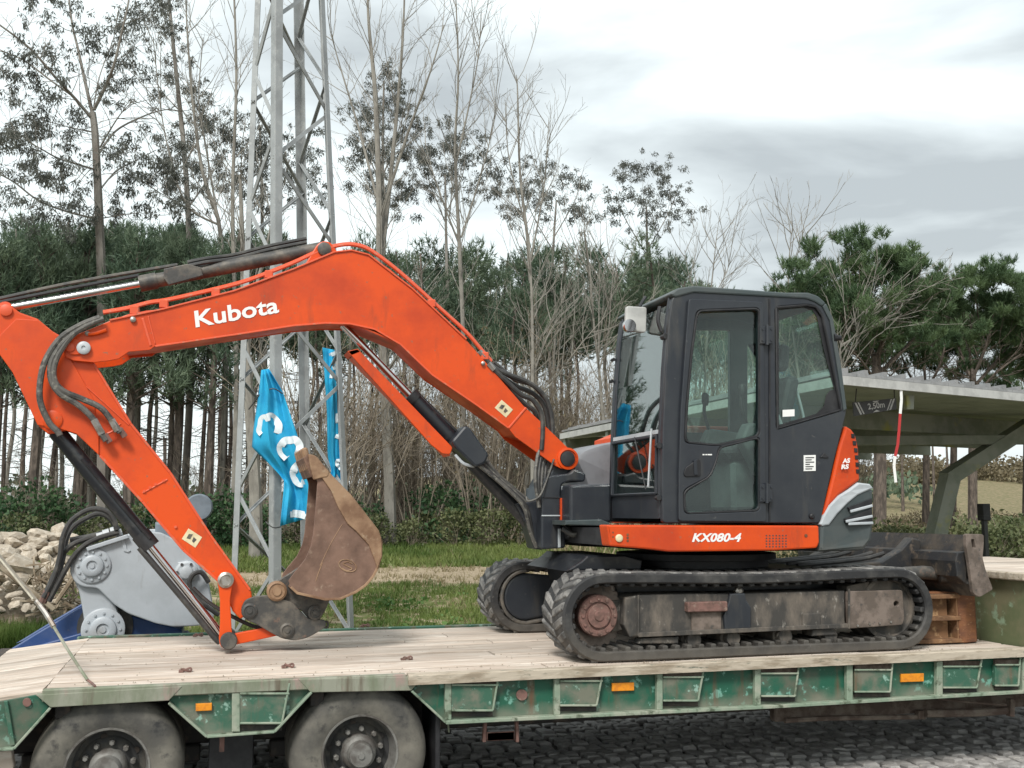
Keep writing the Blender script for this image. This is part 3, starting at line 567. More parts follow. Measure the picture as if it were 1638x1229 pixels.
bare('bare sapling with two long pale branches reaching out behind the cab rear window', 1300, 19, 0, .05, 29, [([(1330, 870), (1335, 700), (1340, 620), (1346, 550), (1375, 505), (1420, 470)], .05, .012), ([(1346, 552), (1400, 520), (1440, 498)], .025, .01), ([(1342, 600), (1365, 560), (1380, 540)], .02, .008)])
bare('stout smooth grey trunk of a leafless plane tree behind the left pylon leg', 410, 20, 0, .17, 30, [([(412, 885), (408, 780), (398, 640), (392, 520), (388, 400), (384, 280)], .19, .05), ([(392, 520), (420, 420), (440, 330)], .06, .02)])
bare('leafless tree with steep twigs spreading above the cab roof', 1130, 27, 0, .09, 31, [([(1120, 860), (1125, 700), (1130, 560), (1136, 480), (1142, 420), (1146, 380)], .09, .012), ([(1134, 490), (1160, 440), (1175, 400)], .03, .01), ([(1132, 500), (1105, 450), (1095, 400)], .03, .01)])

# stone pines on the right
def stonepine(label, px, Y, cl, limbs, seed, per=640):
    rs = np.random.RandomState(seed); rr = random.Random(seed); sk = Skel(seed); b = base_at(px, Y); k = (Y - CAM.y) / F * .97
    for lb in limbs:
        pts = [P(q[0], q[1], Y + (q[2] if len(q) > 2 else 0)) for q in lb[0]]
        if lb[1] > .14: pts[0] = b
        sk.limb(pts, lb[1], lb[2], 7)
        for j in range(len(pts) - 1):
            if lb[1] > .14 and j == 0: continue
            for _ in range(4): sk.grow(pts[j].lerp(pts[j + 1], rr.random()), (rr.gauss(0, 1), rr.gauss(0, 1), rr.gauss(.5, .4)), rr.uniform(.8, 1.7), .022, 2, 3, .6, .16, .05, .6, .2, .006, 4)
    cs = []
    for c in cl:
        y = Y + rr.uniform(-1.5, 1.5); p = P(c[0], c[1], y); r = c[2] * k
        for _ in range(9):
            o = Vector((rr.gauss(0, .62), rr.gauss(0, .85), rr.gauss(0, .48))) * r; q = r * rr.uniform(.33, .58); cs.append((p.x + o.x, p.y + o.y, p.z + o.z, q, q, q * .75))
    soup = NP(); pt, dr = crowntufts(cs, per, rs, 1.1); tufts(soup, pt, dr, rs, 13, .19, .022, .5)
    return tree('stone_pine', label, b, sk, soup, M['bark_pine'], M['leaf_pine'])
stonepine('broad stone pine with domed bright green crown right behind the cab roof', 1405, 20,
    [(1300, 425, 36), (1345, 405, 36), (1390, 415, 40), (1430, 420, 38), (1465, 430, 36), (1490, 450, 30), (1320, 455, 40), (1370, 450, 42), (1420, 460, 42), (1465, 465, 38), (1500, 480, 26), (1340, 490, 40), (1390, 495, 42), (1440, 500, 42), (1480, 505, 34), (1400, 535, 34), (1355, 530, 34), (1440, 535, 30), (1290, 465, 34), (1270, 440, 28), (1380, 385, 16), (1345, 380, 16), (1320, 520, 30), (1480, 540, 26)],
    [([(1405, 860), (1408, 720), (1404, 620), (1402, 570)], .21, .12), ([(1402, 580), (1380, 530, .6), (1350, 480, 1), (1330, 440, 1)], .08, .02), ([(1402, 575), (1420, 520, -.4), (1430, 450, -.6)], .08, .02), ([(1404, 600), (1445, 560, .5), (1475, 520, .8), (1490, 470, .8)], .07, .02), ([(1404, 620), (1380, 580, -.8), (1340, 540, -1)], .05, .02)], 41)
stonepine('stone pine with spreading dark limbs showing under its crown at the right edge', 1555, 22,
    [(1535, 440, 24), (1560, 450, 34), (1595, 440, 30), (1530, 470, 34), (1570, 485, 40), (1615, 470, 40), (1650, 480, 40), (1530, 505, 34), (1580, 520, 42), (1625, 515, 40), (1545, 540, 32), (1600, 550, 38), (1650, 545, 40), (1585, 435, 18), (1605, 425, 14), (1515, 535, 22), (1640, 580, 34), (1690, 500, 44)],
    [([(1556, 860), (1556, 740), (1557, 640), (1556, 600)], .16, .1), ([(1556, 610), (1535, 560, .4), (1525, 510, .6)], .06, .02), ([(1556, 605), (1575, 560, -.4), (1590, 500, -.6)], .06, .02), ([(1557, 620), (1600, 570, .5), (1640, 520, .6)], .06, .02), ([(1556, 640), (1590, 600, -.8), (1635, 565, -1)], .05, .02), ([(1556, 600), (1550, 540, .8), (1560, 480, 1)], .05, .02)], 43)
stonepine('further stone pine whose slim trunk forks beside the one at the right edge', 1522, 27,
    [(1500, 500, 28), (1530, 510, 30), (1560, 515, 28), (1490, 530, 26), (1520, 545, 28), (1555, 550, 26)],
    [([(1525, 860), (1526, 700), (1524, 620)], .15, .09), ([(1524, 625), (1508, 570), (1500, 520)], .05, .02), ([(1524, 620), (1536, 570), (1545, 520)], .05, .02)], 45)

stonepine('dense stone pine closing the gap between the two broad crowns on the right', 1480, 26,
    [(1440, 470, 34), (1480, 490, 34), (1510, 500, 34), (1450, 510, 34), (1490, 530, 36), (1530, 535, 34), (1420, 540, 34), (1465, 560, 34), (1505, 570, 30), (1545, 570, 30), (1430, 580, 26)],
    [([(1480, 860), (1482, 700), (1480, 620)], .145, .08), ([(1480, 640), (1450, 590, .4), (1435, 540, .6)], .06, .02), ([(1480, 630), (1505, 580, -.4), (1515, 530, -.6)], .06, .02), ([(1480, 620), (1478, 570), (1475, 520)], .06, .02)], 46)
stonepine('low bushy pine with tangled dark twigs directly behind the rear edge of the cab', 1345, 24,
    [(1300, 490, 36), (1345, 500, 36), (1385, 520, 36), (1310, 530, 36), (1355, 545, 36), (1400, 560, 32), (1320, 570, 32), (1370, 585, 28), (1290, 520, 30), (1270, 480, 30), (1280, 560, 30)],
    [([(1345, 860), (1348, 720), (1350, 640)], .145, .08), ([(1350, 660), (1325, 600, .4), (1315, 550, .6)], .06, .02), ([(1350, 650), (1380, 600, -.4), (1395, 550, -.6)], .06, .02), ([(1350, 640), (1350, 590), (1345, 540)], .06, .02), ([(1350, 670), (1400, 625, .5), (1430, 595, .8)], .05, .015)], 47)
stonepine('stone pine partly out of the picture at the right edge with a low dense crown', 1640, 25,
    [(1600, 490, 36), (1640, 500, 40), (1680, 490, 40), (1590, 530, 34), (1630, 545, 38), (1670, 545, 40), (1580, 575, 30), (1620, 590, 32), (1655, 595, 34), (1610, 615, 24), (1650, 450, 30)],
    [([(1640, 860), (1642, 720), (1640, 650)], .145, .08), ([(1640, 660), (1610, 610, .4), (1595, 560, .6)], .06, .02), ([(1640, 650), (1665, 600, -.4), (1675, 550, -.6)], .06, .02), ([(1640, 650), (1640, 590), (1636, 540)], .06, .02)], 48)

# wood of slender dark pines: four kinds, each tree an object of its own
def woodpine(seed, label, base, H=10.0, c0=.5):
    rs = np.random.RandomState(seed); sk = Skel(seed); rr = sk.r; pts = [Vector((0, 0, 0))]
    for i in range(5): pts.append(Vector((rr.gauss(0, .12) * i * .5, rr.gauss(0, .12) * i * .5, H * (i + 1) / 5)))
    sk.limb(pts, .095, .03, 7); cs = []
    for i in range(26):
        t = .18 + .8 * rr.random(); q = pts[int(t * 5)].lerp(pts[min(5, int(t * 5) + 1)], t * 5 - int(t * 5)); a = rr.uniform(0, 6.28); live = t > c0
        l = rr.uniform(.5, 1.0) * (1.9 * (1.15 - t) + .5) if live else rr.uniform(.4, 1.3)
        sk.grow(q, (math.cos(a), math.sin(a), .35 if live else -.05), l, .02, 1, 3, .6, .12, .04 if live else -.03, .5, .3, .005, 4)
        if live:
            for u in (.55, .85, 1.05): e_ = q + Vector((math.cos(a), math.sin(a), .45)) * l * u; r = .32 + .25 * rr.random(); cs.append((e_.x, e_.y, e_.z, r * 1.2, r * 1.2, r))
    soup = NP(); pt, dr = crowntufts(cs, 60, rs, .8); tufts(soup, pt, dr, rs, 9, .26, .034, .6)
    sk.mb.v = [(p[0] + base[0], p[1] + base[1], p[2] + base[2]) for p in sk.mb.v]; soup.v = [a + np.array(base) for a in soup.v]
    return tree('pine_tree', label, base, sk, soup, M['bark_bare'] if seed % 5 in (1, 3) else M['bark_pine'], M['leaf_wood'])
GP = 'slender pines of the wood behind the meadow'
rr = random.Random(77); protos = []
slots = []
for row, (Y, step) in enumerate([(26.5, 54), (29.5, 50), (33.5, 46), (38, 44), (44, 44), (52, 50)]):
    px = -60 + rr.uniform(0, 20)
    while px < 1330:
        slots.append((px + rr.uniform(-9, 9), Y + rr.uniform(-1.2, 1.2), row)); px += step * 1.4 * rr.uniform(.6, 1.4)
LB = 'slender dark pine among the alike trunks of the wood behind the meadow'
LP = 'slender pine with a pale grey trunk among the trees of the wood behind the meadow'
for i, (px, Y, row) in enumerate(slots):
    if row < 2 and px > 560 and i % 3: continue
    b = base_at(px, Y); left = px < 480
    H = P(px, (370 if left else 405 if px < 1120 else 450) + rr.uniform(-18, 55) + (0 if row < 3 else 10), Y).z - b.z
    if i < 5: t = woodpine(100 + i, LP if i in (1, 3) else LB, b, 10.0, .56 + .03 * i); protos.append(t); t['group'] = GP; t.scale = (H / 10.0 * .95, H / 10.0 * .95, H / 10.0)
    else: s_ = H / 10.0; copytree(protos[i % 5], b, LP if i % 5 in (1, 3) else LB, s_ * rr.uniform(.85, 1.1), rr.uniform(0, 6.28), GP, s_)
# dark bushy young pines that close the left skyline
def bushpine(seed, label, base, H):
    rs = np.random.RandomState(seed); sk = Skel(seed); rr_ = sk.r
    sk.limb([Vector(base), Vector(base) + Vector((.1, 0, H * .5)), Vector(base) + Vector((0, .1, H * .95))], .17, .03, 7); cs = []
    for i in range(58):
        t = rr_.uniform(.5, 1); a = rr_.uniform(0, 6.28); l = (1.02 - t) * 2.6 + .35; p = Vector(base) + Vector((math.cos(a) * l * rr_.uniform(.3, 1), math.sin(a) * l * rr_.uniform(.3, 1), H * t)); r = rr_.uniform(.34, .6); cs.append((*p, r, r, r * .85))
        sk.mb.tube([Vector(base) + Vector((0, 0, H * (t - .06))), p], [.03, .01], 4, False, False)
    soup = NP(); pt, dr = crowntufts(cs, 78, rs, 1.0); tufts(soup, pt, dr, rs, 10, .27, .032, .55)
    return tree('pine_tree', label, base, sk, soup, M['bark_pine'], M['leaf_wood'])
bp = None
for i, (px, Y, ty, lb) in enumerate([(45, 24.5, 380, 'bushy young pine with dense dark green top, leftmost in front of the wood'), (120, 25.5, 372, 'bushy young pine in front of the tallest eucalyptus trunk'), (205, 24, 380, 'bushy young pine with a spiky top above the arm cylinder rod'), (275, 25.5, 392, 'bushy young pine with its top behind the bare leaning tree'), (330, 24.5, 408, 'bushy young pine right beside the pylon on its left'), (-20, 24, 392, 'bushy young pine cut by the left edge of the picture'), (165, 27.5, 390, 'bushy young pine half hidden behind its neighbours left of the pylon')]):
    b = base_at(px, Y); H = P(px, ty, Y).z - b.z
    if bp is None: bp = bushpine(201, lb, b, H); bH = H
    elif i == 3: bp = bushpine(202, lb, b, H); bH = H
    else: copytree(bp, b, lb, H / bH * 1.02, i * 1.3, None, H / bH)

# brush: leafless scrub stems, several kinds copied
def scrub(seed, label, base, H, leafy):
    rs = np.random.RandomState(seed); sk = Skel(seed); q = sk.r; tips = []
    for i in range(13):
        a = q.uniform(0, 6.28); d = Vector((math.cos(a) * q.uniform(.05, .5), math.sin(a) * q.uniform(.05, .5), 1))
        sk.grow(Vector(base) + Vector((math.cos(a) * .25, math.sin(a) * .25, 0)), d, H * q.uniform(.55, 1), .018, 2, 4, .5, .1, .03, .5, .3, .006, 4)
    soup = None
    if leafy: soup = NP(); leaves(soup, [(t.x, t.y, t.z, .3, .3, .3) for t in sk.tips[::5]], 34, .13, .03, rs, .2, .1)
    return tree('bare_shrub' if not leafy else 'scrub_shrub', label, base, sk, soup, M['twigbrown'], M['leaf_dry'])
GS = 'twiggy scrub along the edge of the wood'; LS = 'brown twiggy shrub in the scrub along the edge of the wood'
ps = []
for i in range(84):
    px = 470 + (i * 41 + rr.uniform(-12, 12)) % 880 if i < 64 else rr.uniform(-30, 470); Y = rr.uniform(23.5, 30); b = base_at(px, Y); H = rr.uniform(4.2, 7.0) if i < 64 else rr.uniform(1.5, 3)
    if i < 5: t = scrub(300 + i, LS, b, H, i % 2); t['group'] = GS; ps.append((t, H))
    else: t, h0 = ps[i % 5]; copytree(t, b, LS, H / h0, rr.uniform(0, 6.28), GS)
# low leafy bushes
def bush(seed, label, base, w, h, leaf, name='bush', per=420, ls=.11):
    rs = np.random.RandomState(seed); sk = Skel(seed); q = sk.r; b = Vector(base); cs = []
    for i in range(9): sk.grow(b, (q.gauss(0, .6), q.gauss(0, .6), 1), h * .8, .012, 1, 3, .5, .12, .02, .5, .3, .004, 4)
    for i in range(22):
        t = q.random(); a = q.uniform(0, 6.28); r = w * .5 * q.random() ** .5 * (1.1 - .6 * t); k = q.uniform(.14, .26) * min(w, h * 1.3); cs.append((b.x + math.cos(a) * r, b.y + math.sin(a) * r, b.z + h * (.12 + .8 * t), k, k, k * .8))
    soup = NP(); leaves(soup, cs, per, ls, ls * .36, rs, .1, .1)
    t = tree('shrub', label, b, sk, soup, M['twigbrown'], leaf, crown='foliage'); t.name = name; t['category'] = 'bush'; return t
bi = bush(401, 'dark ivy bush', (0, 40, 0), 1.8, 1.5, M['leaf_ivy']); bd = bush(403, 'dry bush', (0, 42, 0), 2.0, 1.2, M['leaf_bush'])
GI = 'dark ivy bushes under the pines'; GD = 'grey-green scrub bushes at the foot of the wood'; first = [True, True]
for i, (px, Y, w, k) in enumerate([(20, 23.5, 1.1, 0), (60, 24, 1.3, 0), (95, 24.5, 1.0, 0), (320, 23, 1.0, 0), (350, 23.5, 1.2, 0), (385, 23, 1.0, 0), (440, 23.5, .9, 0), (575, 24, 1.0, 0), (700, 24.8, 1.3, 0), (715, 25.6, 1.4, 0), (680, 24.5, .8, 1), (800, 25, 1.2, 0), (905, 24, .8, 1), (250, 24, 1.0, 0),
        (730, 23, .9, 1), (775, 22.8, .9, 1), (830, 23, 1.0, 1), (655, 23, .7, 1), (600, 23.4, .8, 1), (525, 23, .9, 1), (490, 23.5, .8, 1), (870, 23, .8, 1), (930, 23.5, 1.0, 1), (140, 23, .8, 1), (200, 23.5, .9, 1), (285, 23, .8, 1), (40, 22.6, .8, 1)]):
    b = base_at(px, Y); src = (bi, bd)[k]; lb = ('dark green ivy bush on the floor of the pine wood', 'low grey-green bush at the foot of the wood')[k]; g = (GI, GD)[k]
    if first[k]: src.location = b; src['label'] = lb; src['group'] = g; src.scale = (w,) * 3; first[k] = False; OFF[src.name] = b
    else: copytree(src, b, lb, w, i * .9, g)
# hedge plants on the right, under and behind the canopy
hb = bush(405, 'green bush', (0, 44, 0), 1.6, 1.15, M['leaf_bush'], per=480, ls=.10); GH = 'green bushes in the hedge behind the canopy'; fh = True
for i, (px, Y, w) in enumerate([(1390, 13.5, .9), (1425, 13, .95), (1455, 13.6, 1.05), (1500, 13, .9), (1535, 13.6, 1.1), (1570, 13, 1.15), (1600, 13.6, 1.2), (1632, 13, 1.1), (1480, 14.4, 1.1), (1560, 14.6, 1.2), (1660, 13.4, 1.2), (1340, 14, 1.0), (1290, 14.4, 1.0), (1615, 15, 1.25), (1440, 15, 1.1)]):
    b = base_at(px, Y)
    if fh: hb.location = b; hb.scale = (w,) * 3; hb['label'] = 'leafy green bush in the hedge row behind the canopy'; hb['group'] = GH; fh = False
    else: copytree(hb, b, 'leafy green bush in the hedge row behind the canopy', w, i * 1.1, GH)

# rough scrub on the waste land beyond the hedge
db = bush(407, 'dry bush', (0, 46, 0), 2.2, 1.3, M['leaf_dry'], per=200, ls=.14); fd = True; GR = 'dry scrub bushes on the rough land beyond the hedge'
for i in range(26):
    px = rr.uniform(1380, 1720); Y = rr.uniform(19, 52); b = base_at(px, Y); w = rr.uniform(.5, .95)
    if fd: db.location = b; db.scale = (w,) * 3; db['label'] = 'brown dry bush on the rough land beyond the hedge'; db['group'] = GR; fd = False
    else: copytree(db, b, 'brown dry bush on the rough land beyond the hedge', w, i * 1.1, GR)

# far hedgerow on the field to the right and a far wood that closes the horizon
rs = np.random.RandomState(9); q = random.Random(9)
cs = []
for i in range(150): x = q.uniform(22, 110); y = 92 + q.uniform(-9, 9) + x * .12; r = q.uniform(.7, 1.9); cs.append((x, y, gh(x, y) + r * .7, r * 1.2, r, r * .9))
soup = NP(); leaves(soup, cs, 60, .5, .18, rs, .2, .2); tag(link('far_hedge', soup.mesh('far_hedge', M['leaf_dry']), None), kind='stuff')
cs = []
for i in range(260): x = q.uniform(-70, 60); y = 66 + q.uniform(0, 12); h = q.uniform(1.2, 3.0); r = q.uniform(.8, 1.5); cs.append((x, y, gh(x, y) + h * q.uniform(.45, 1), r, r, r * .9))
soup = NP(); leaves(soup, cs, 34, .55, .2, rs, .2, .2); tag(link('far_wood', soup.mesh('far_wood', M['leaf_wood']), None), kind='stuff')
fl = MB()
for i in range(70): x = q.uniform(-70, 60); y = 60 + q.uniform(0, 14); fl.tube([gz(x, y) - Vector((0, 0, .1)), gz(x, y) + Vector((q.gauss(0, .2), 0, 6))], [.14, .07], 5, False, False)
me = bpy.data.meshes.new('far_trunks'); me.from_pydata(fl.v, [], fl.f); tag(link('far_trunks', me, M['bark_pine']), kind='stuff')

# grass
def grass(name, n, region, h, m, seed, dens, wd=.011, clump=1.6):
    rs = np.random.RandomState(seed); x = rs.uniform(region[0], region[1], n); y = rs.uniform(region[2], region[3], n)
    keep = np.array([dens(a, b) + 1.0 * mnoise.noise((a * clump * .5, b * clump * .5, seed)) + .3 * mnoise.noise((a * clump * 2, b * clump * 2, seed)) > rs.rand() for a, b in zip(x, y)]); x = x[keep]; y = y[keep]
    z = np.array([gh(a, b) for a, b in zip(x, y)]); n = len(x); p = np.stack([x, y, z - .01], 1); k = 3
    p = np.repeat(p, k, 0) + np.concatenate([rs.normal(size=(n * k, 2)) * .03, np.zeros((n * k, 1))], 1)
    t = unit(np.concatenate([rs.normal(size=(n * k, 2)) * .45, np.ones((n * k, 1))], 1)); s_ = unit(np.cross(t, rs.normal(size=(n * k, 3)))); l = (h * rs.uniform(.4, 1.25, n * k))[:, None]
    soup = NP(); soup.quads(np.stack([p - s_ * wd, p + s_ * wd, p + t * l], 1)); tag(link(name, soup.mesh(name, m), None), kind='stuff')
grass('meadow_grass', 60000, (-7, 13, 4.0, 13.4), .12, M['grass'], 1, lambda a, b: .5 if b < 12 else .36)
grass('far_grass', 34000, (-12, 16, 17.6, 24.5), .2, M['grass'], 2, lambda a, b: .75, .02)
grass('bank_grass', 14000, (-3.6, -.2, 3.75, 7.0), .2, M['grass'], 8, lambda a, b: .8, .012)
grass('tall_weeds', 9000, (P(-90, 980, 6.9).x, P(112, 980, 6.9).x, 6.3, 7.3), .42, M['grass'], 12, lambda a, b: .75, .014)
grass('dry_grass', 26000, (-9, 15, 4.5, 23), .12, M['grassdry'], 3, lambda a, b: .42, .012)
grass('field_grass', 22000, (9, 40, 14, 42), .42, M['grassdry'], 5, lambda a, b: .6, .04)
rs = np.random.RandomState(31); q = random.Random(31); cs = []
for i in range(300):
    px = q.uniform(590, 900) if i % 3 else q.uniform(-40, 130); Y = q.uniform(4.5, 11); x = P(px, 900, Y).x
    if mnoise.noise((x * .6, Y * .6, 3)) < -.02: continue
    r = q.uniform(.10, .24); cs.append((x, Y, gh(x, Y) + r * .4, r, r, r * .7))
for i in range(70):
    g = G(q.uniform(-60, 105), q.uniform(962, 1015)); r = q.uniform(.09, .2); cs.append((g.x, g.y, g.z + r * .5, r, r, r * .9))
soup = NP(); leaves(soup, cs, 420, .075, .026, rs, -.15, .1); tag(link('meadow_weeds', soup.mesh('meadow_weeds', M['weed']), None), kind='stuff')
# ------------------------------------------------------------ lattice pylon and its banners
PB = 7.6
feet = {'left': P(367, 1000, PB - .1), 'front': P(437, 1012, PB - .75), 'right': P(566, 1008, PB), 'back': P(493, 1000, PB + .75)}
tops = {'left': P(408.5, 0, PB - .1), 'front': P(441, 0, PB - .75), 'right': P(519, 0, PB), 'back': P(479, 0, PB + .75)}
pyl = thing('lattice_pylon', 'tall galvanised lattice pylon with four legs and crossed braces behind the trailer', 'pylon', (sum((feet[k] for k in feet), Vector()) / 4 * Vector((1, 1, 0)).x if False else ((feet['left'].x + feet['right'].x) / 2, PB, gh(0, PB))))
def leg_at(k, z):
    a, b = feet[k], tops[k]; return a + (b - a) * ((z - a.z) / (b.z - a.z))
ctr = lambda z: (leg_at('left', z) + leg_at('right', z) + leg_at('front', z) + leg_at('back', z)) / 4
for k, w in (('left', .085), ('front', .105), ('right', .095), ('back', .10)):
    a = leg_at(k, gh(leg_at(k, 0).x, PB) - .1); b = leg_at(k, 13.5)
    mid = (a + b) / 2; outw = (mid - ctr(mid.z)); outw.z = 0; outw.normalize(); d = (b - a).normalized()
    mb = MB()
    for s_ in (-1, 1):                       # an L section: two flanges at right angles
        fl = outw.copy(); fl.rotate(Matrix.Rotation(s_ * R(135), 3, 'Z')); nr = fl.cross(d).normalized()
        mb.bar(a + fl * w / 2, b + fl * w / 2, .014, w, fl, .002)
    mb.build('leg', M['galv'], pyl)
faces = [('left', 'front', 0), ('front', 'right', 1), ('right', 'back', 0), ('back', 'left', 1)]
for fa, fb, ph in faces:
    z = 0.75 if ph else .25; i = 0
    while z < 12.6:
        a, b = (fa, fb) if i % 2 == 0 else (fb, fa); z1 = z + .93
        p, q = leg_at(a, z), leg_at(b, z1); inn = (p + q) / 2 - ctr((z + z1) / 2); inn.z = 0; inn = inn.normalized()
        mb = MB(); mb.bar(p - inn * .03, q - inn * .03, .05, .009, inn, .001); mb.bar(p - inn * .052 , q - inn * .052, .009, .04, inn, .001)
        mb.build('brace', M['galv'], pyl)
        if i % 2 == 0:
            for e_, s_ in ((p, 1), (q, -1)):
                pass
        z = z1; i += 1
# cloth: rows of pixels with depth ripples
def cloth(name, rows, label, Y, amp, seed, m=M['banner']):
    rr = random.Random(seed); nr = 26; nc = 16; vs = []
    rows = [[Vector(p) for p in r] for r in rows]
    def at(u, v):
        t = v * (len(rows) - 1); j = min(int(t), len(rows) - 2); w = t - j
        a = rows[j][0].lerp(rows[j + 1][0], w); b = rows[j][1].lerp(rows[j + 1][1], w); return a.lerp(b, u)
    ph = [rr.uniform(0, 6) for _ in range(4)]
    def dep(u, v): return Y + amp * (math.sin(u * 9 + v * 3 + ph[0]) * .6 + math.sin(u * 21 + v * 5 + ph[3]) * .35 + math.sin(u * 4 - v * 7 + ph[1]) * .7 + math.sin(v * 13 + u * 2 + ph[2]) * .25)
    for j in range(nr + 1):
        for i in range(nc + 1):
            q = at(i / nc, j / nr); vs.append(P(q.x, q.y, dep(i / nc, j / nr)))
    fs = [(j * (nc + 1) + i, j * (nc + 1) + i + 1, (j + 1) * (nc + 1) + i + 1, (j + 1) * (nc + 1) + i) for j in range(nr) for i in range(nc)]
    mb = MB().add(vs, fs); o = mb.build(name, m, None, True); so_ = o.modifiers.new('t', 'SOLIDIFY'); so_.thickness = .003; so_.offset = 0
    tag(o, label, 'banner', 'cyan banners tied to the pylon'); return o, at, dep
def printed(o, at, dep, strokes, w):       # white letters lying on the cloth, strokes in banner (u, v)
    for st in strokes:
        mb = MB(); pts = [Vector(p) for p in st]; pts = [Vector((p.x, p.y, 0)) for p in spline([Vector((p[0], p[1], 0)) for p in st], 8)] if len(st) > 2 else [Vector((p[0], p[1], 0)).lerp(Vector((st[1][0], st[1][1], 0)), t / 8) if False else Vector((st[0][0] + (st[1][0] - st[0][0]) * t / 8, st[0][1] + (st[1][1] - st[0][1]) * t / 8, 0)) for t in range(9)]
        vs = []; px = [at(p.x, p.y) for p in pts]
        for i, p in enumerate(px):
            d = (px[min(i + 1, len(px) - 1)] - px[max(i - 1, 0)]).normalized(); n_ = Vector((-d.y, d.x)); y = dep(pts[i].x, pts[i].y) - .012
            vs += [P(p.x + n_.x * w, p.y + n_.y * w, y), P(p.x, p.y, y - .002), P(p.x - n_.x * w, p.y - n_.y * w, y)]
        k = len(px); mb.add(vs, [(3 * i + c, 3 * i + c + 1, 3 * i + c + 4, 3 * i + c + 3) for i in range(k - 1) for c in range(2)]).build('letter', M['bannerwhite'], o)
PYB = PB - .9
# first banner: the upper sheet, torn and folded down
o1, at1, dep1 = cloth('banner', [((418, 592), (430, 590)), ((414, 628), (452, 626)), ((405, 690), (466, 668)), ((403, 716), (481, 712)), ((428, 740), (494, 762)), ((446, 758), (500, 800)), ((455, 770), (498, 830)), ((448, 842), (496, 828))], 'torn cyan banner with white letters sagging between the front pylon leg and the bucket', PYB, .075, 1)
def arc(cx, cy, rx, ry, a0, a1): return [(cx + rx * math.cos(R(a0 + (a1 - a0) * t / 10)), cy + ry * math.sin(R(a0 + (a1 - a0) * t / 10))) for t in range(11)]
def inv(at, p):                             # banner (u, v) of a place of the photograph
    best = None
    for j in range(41):
        for i in range(41):
            q = at(i / 40, j / 40); d = (q - Vector(p)).length
            if best is None or d < best[0]: best = (d, i / 40, j / 40)
    return best[1], best[2]
def pxarc(cx, cy, r, a0, a1): return [(cx + r * math.cos(R(a0 + (a1 - a0) * t / 9)), cy + r * math.sin(R(a0 + (a1 - a0) * t / 9))) for t in range(10)]
printed(o1, at1, dep1, [[inv(at1, p) for p in pxarc(431, 684, 15.5, 140, 400)], [inv(at1, p) for p in pxarc(464, 718, 15.5, 110, 400)], [inv(at1, p) for p in pxarc(484, 758, 15, 80, 285)], [(.3, .955), (.9, .93)]], 6)
o2, at2, dep2 = cloth('banner', [((516, 556), (545, 562)), ((519, 600), (547, 605)), ((523, 660), (548, 660)), ((524, 730), (548, 720)), ((530, 752), (549, 765)), ((528, 770), (549, 790))], 'narrow cyan banner with white marks wrapped behind the right pylon leg', PB + .12, .06, 2)
printed(o2, at2, dep2, [[(.35, .05), (.85, .02), (.9, .1), (.5, .14)], [(.3, .2), (.95, .2)], [(.9, .38), (.6, .43), (.85, .48), (.6, .53)], [(.75, .66), (.55, .7), (.85, .74)], [(.7, .93), (.95, .9)]], 3.2)
for q_ in ((P(415, 632, PYB), P(436, 622, PYB - .05), P(452, 630, PYB)), (P(425, 835, PYB), P(437, 844, PYB - .05), P(449, 843, PYB)), (P(398, 655, PYB + .2), P(415, 632, PYB))): MB().tube(q_, .008, 5).build('tie_rope', M['ink'], o1)

# ------------------------------------------------------------ low-loader trailer
tr = thing('low_loader_trailer', 'green low-loader trailer with bleached plank deck carrying the orange excavator', 'trailer', (2.5, 1.3, 0))
rr = random.Random(5)
X0, X1, XW = -.80, 5.80, 5.80
me_pl = {}
def plank(x0, x1, y0, y1, z, m, th=.05, name='plank'):
    w = y1 - y0; l = x1 - x0; n = max(2, int(l / .55)); mb = MB(); top = []; cols = 4
    for i in range(n + 1):
        for j in range(cols):
            u = j / (cols - 1); edge = -.006 if j in (0, cols - 1) else 0
            top.append((x0 + l * i / n + (0 if 0 < i < n else rr.uniform(-.004, .004)), y0 + w * (.0, .06, .94, 1.)[j] + (rr.uniform(-.004, .004) if j in (0, 3) else 0), z + edge + rr.uniform(-.003, .003)))
    k = len(top); mb.v = top + [(a, b, z - th) for a, b, _ in top]
    for i in range(n):
        for j in range(cols - 1):
            a = i * cols + j; mb.f.append((a, a + 1, a + cols + 1, a + cols)); mb.f.append((k + a, k + a + cols, k + a + cols + 1, k + a + 1))
        mb.f.append((i * cols, (i + 1) * cols, k + (i + 1) * cols, k + i * cols)); a = i * cols + cols - 1; mb.f.append((a, k + a, k + a + cols, a + cols))
    for e_ in (0, n):
        for j in range(cols - 1): a = e_ * cols + j; mb.f.append((a, a + 1, k + a + 1, k + a))
    o = mb.build(name, m, tr, False, loc=(x0, y0, z)); return o
yy = .035; row = 0
while yy < 2.58:
    w = .232; y1 = min(yy + w, 2.64)
    cut = rr.uniform(1.4, 2.6)
    for a, b in ((X0, cut), (cut + .008, cut + 2.3), (cut + 2.308, X1 - .02)):
        plank(a, b, yy + .007, y1 - .007, DECK - rr.uniform(0, .011), M['wood'])
    yy += w; row += 1
# falling rear end of the deck
yy = .035
while yy < 2.58:
    w = .232; o = plank(X0 - 1.5, X0 - .004, yy + .004, min(yy + w, 2.64) - .004, DECK - .004, M['wood'])
    yy += w
    o.location = Vector((X0 - .004, o.location.y + tr.location.y, DECK - .004)) - Vector(tr.location); o.rotation_euler.y = 0
    for v in o.data.vertices: v.co.x -= 1.496; v.co.z += v.co.x * .115
    o.data.update()
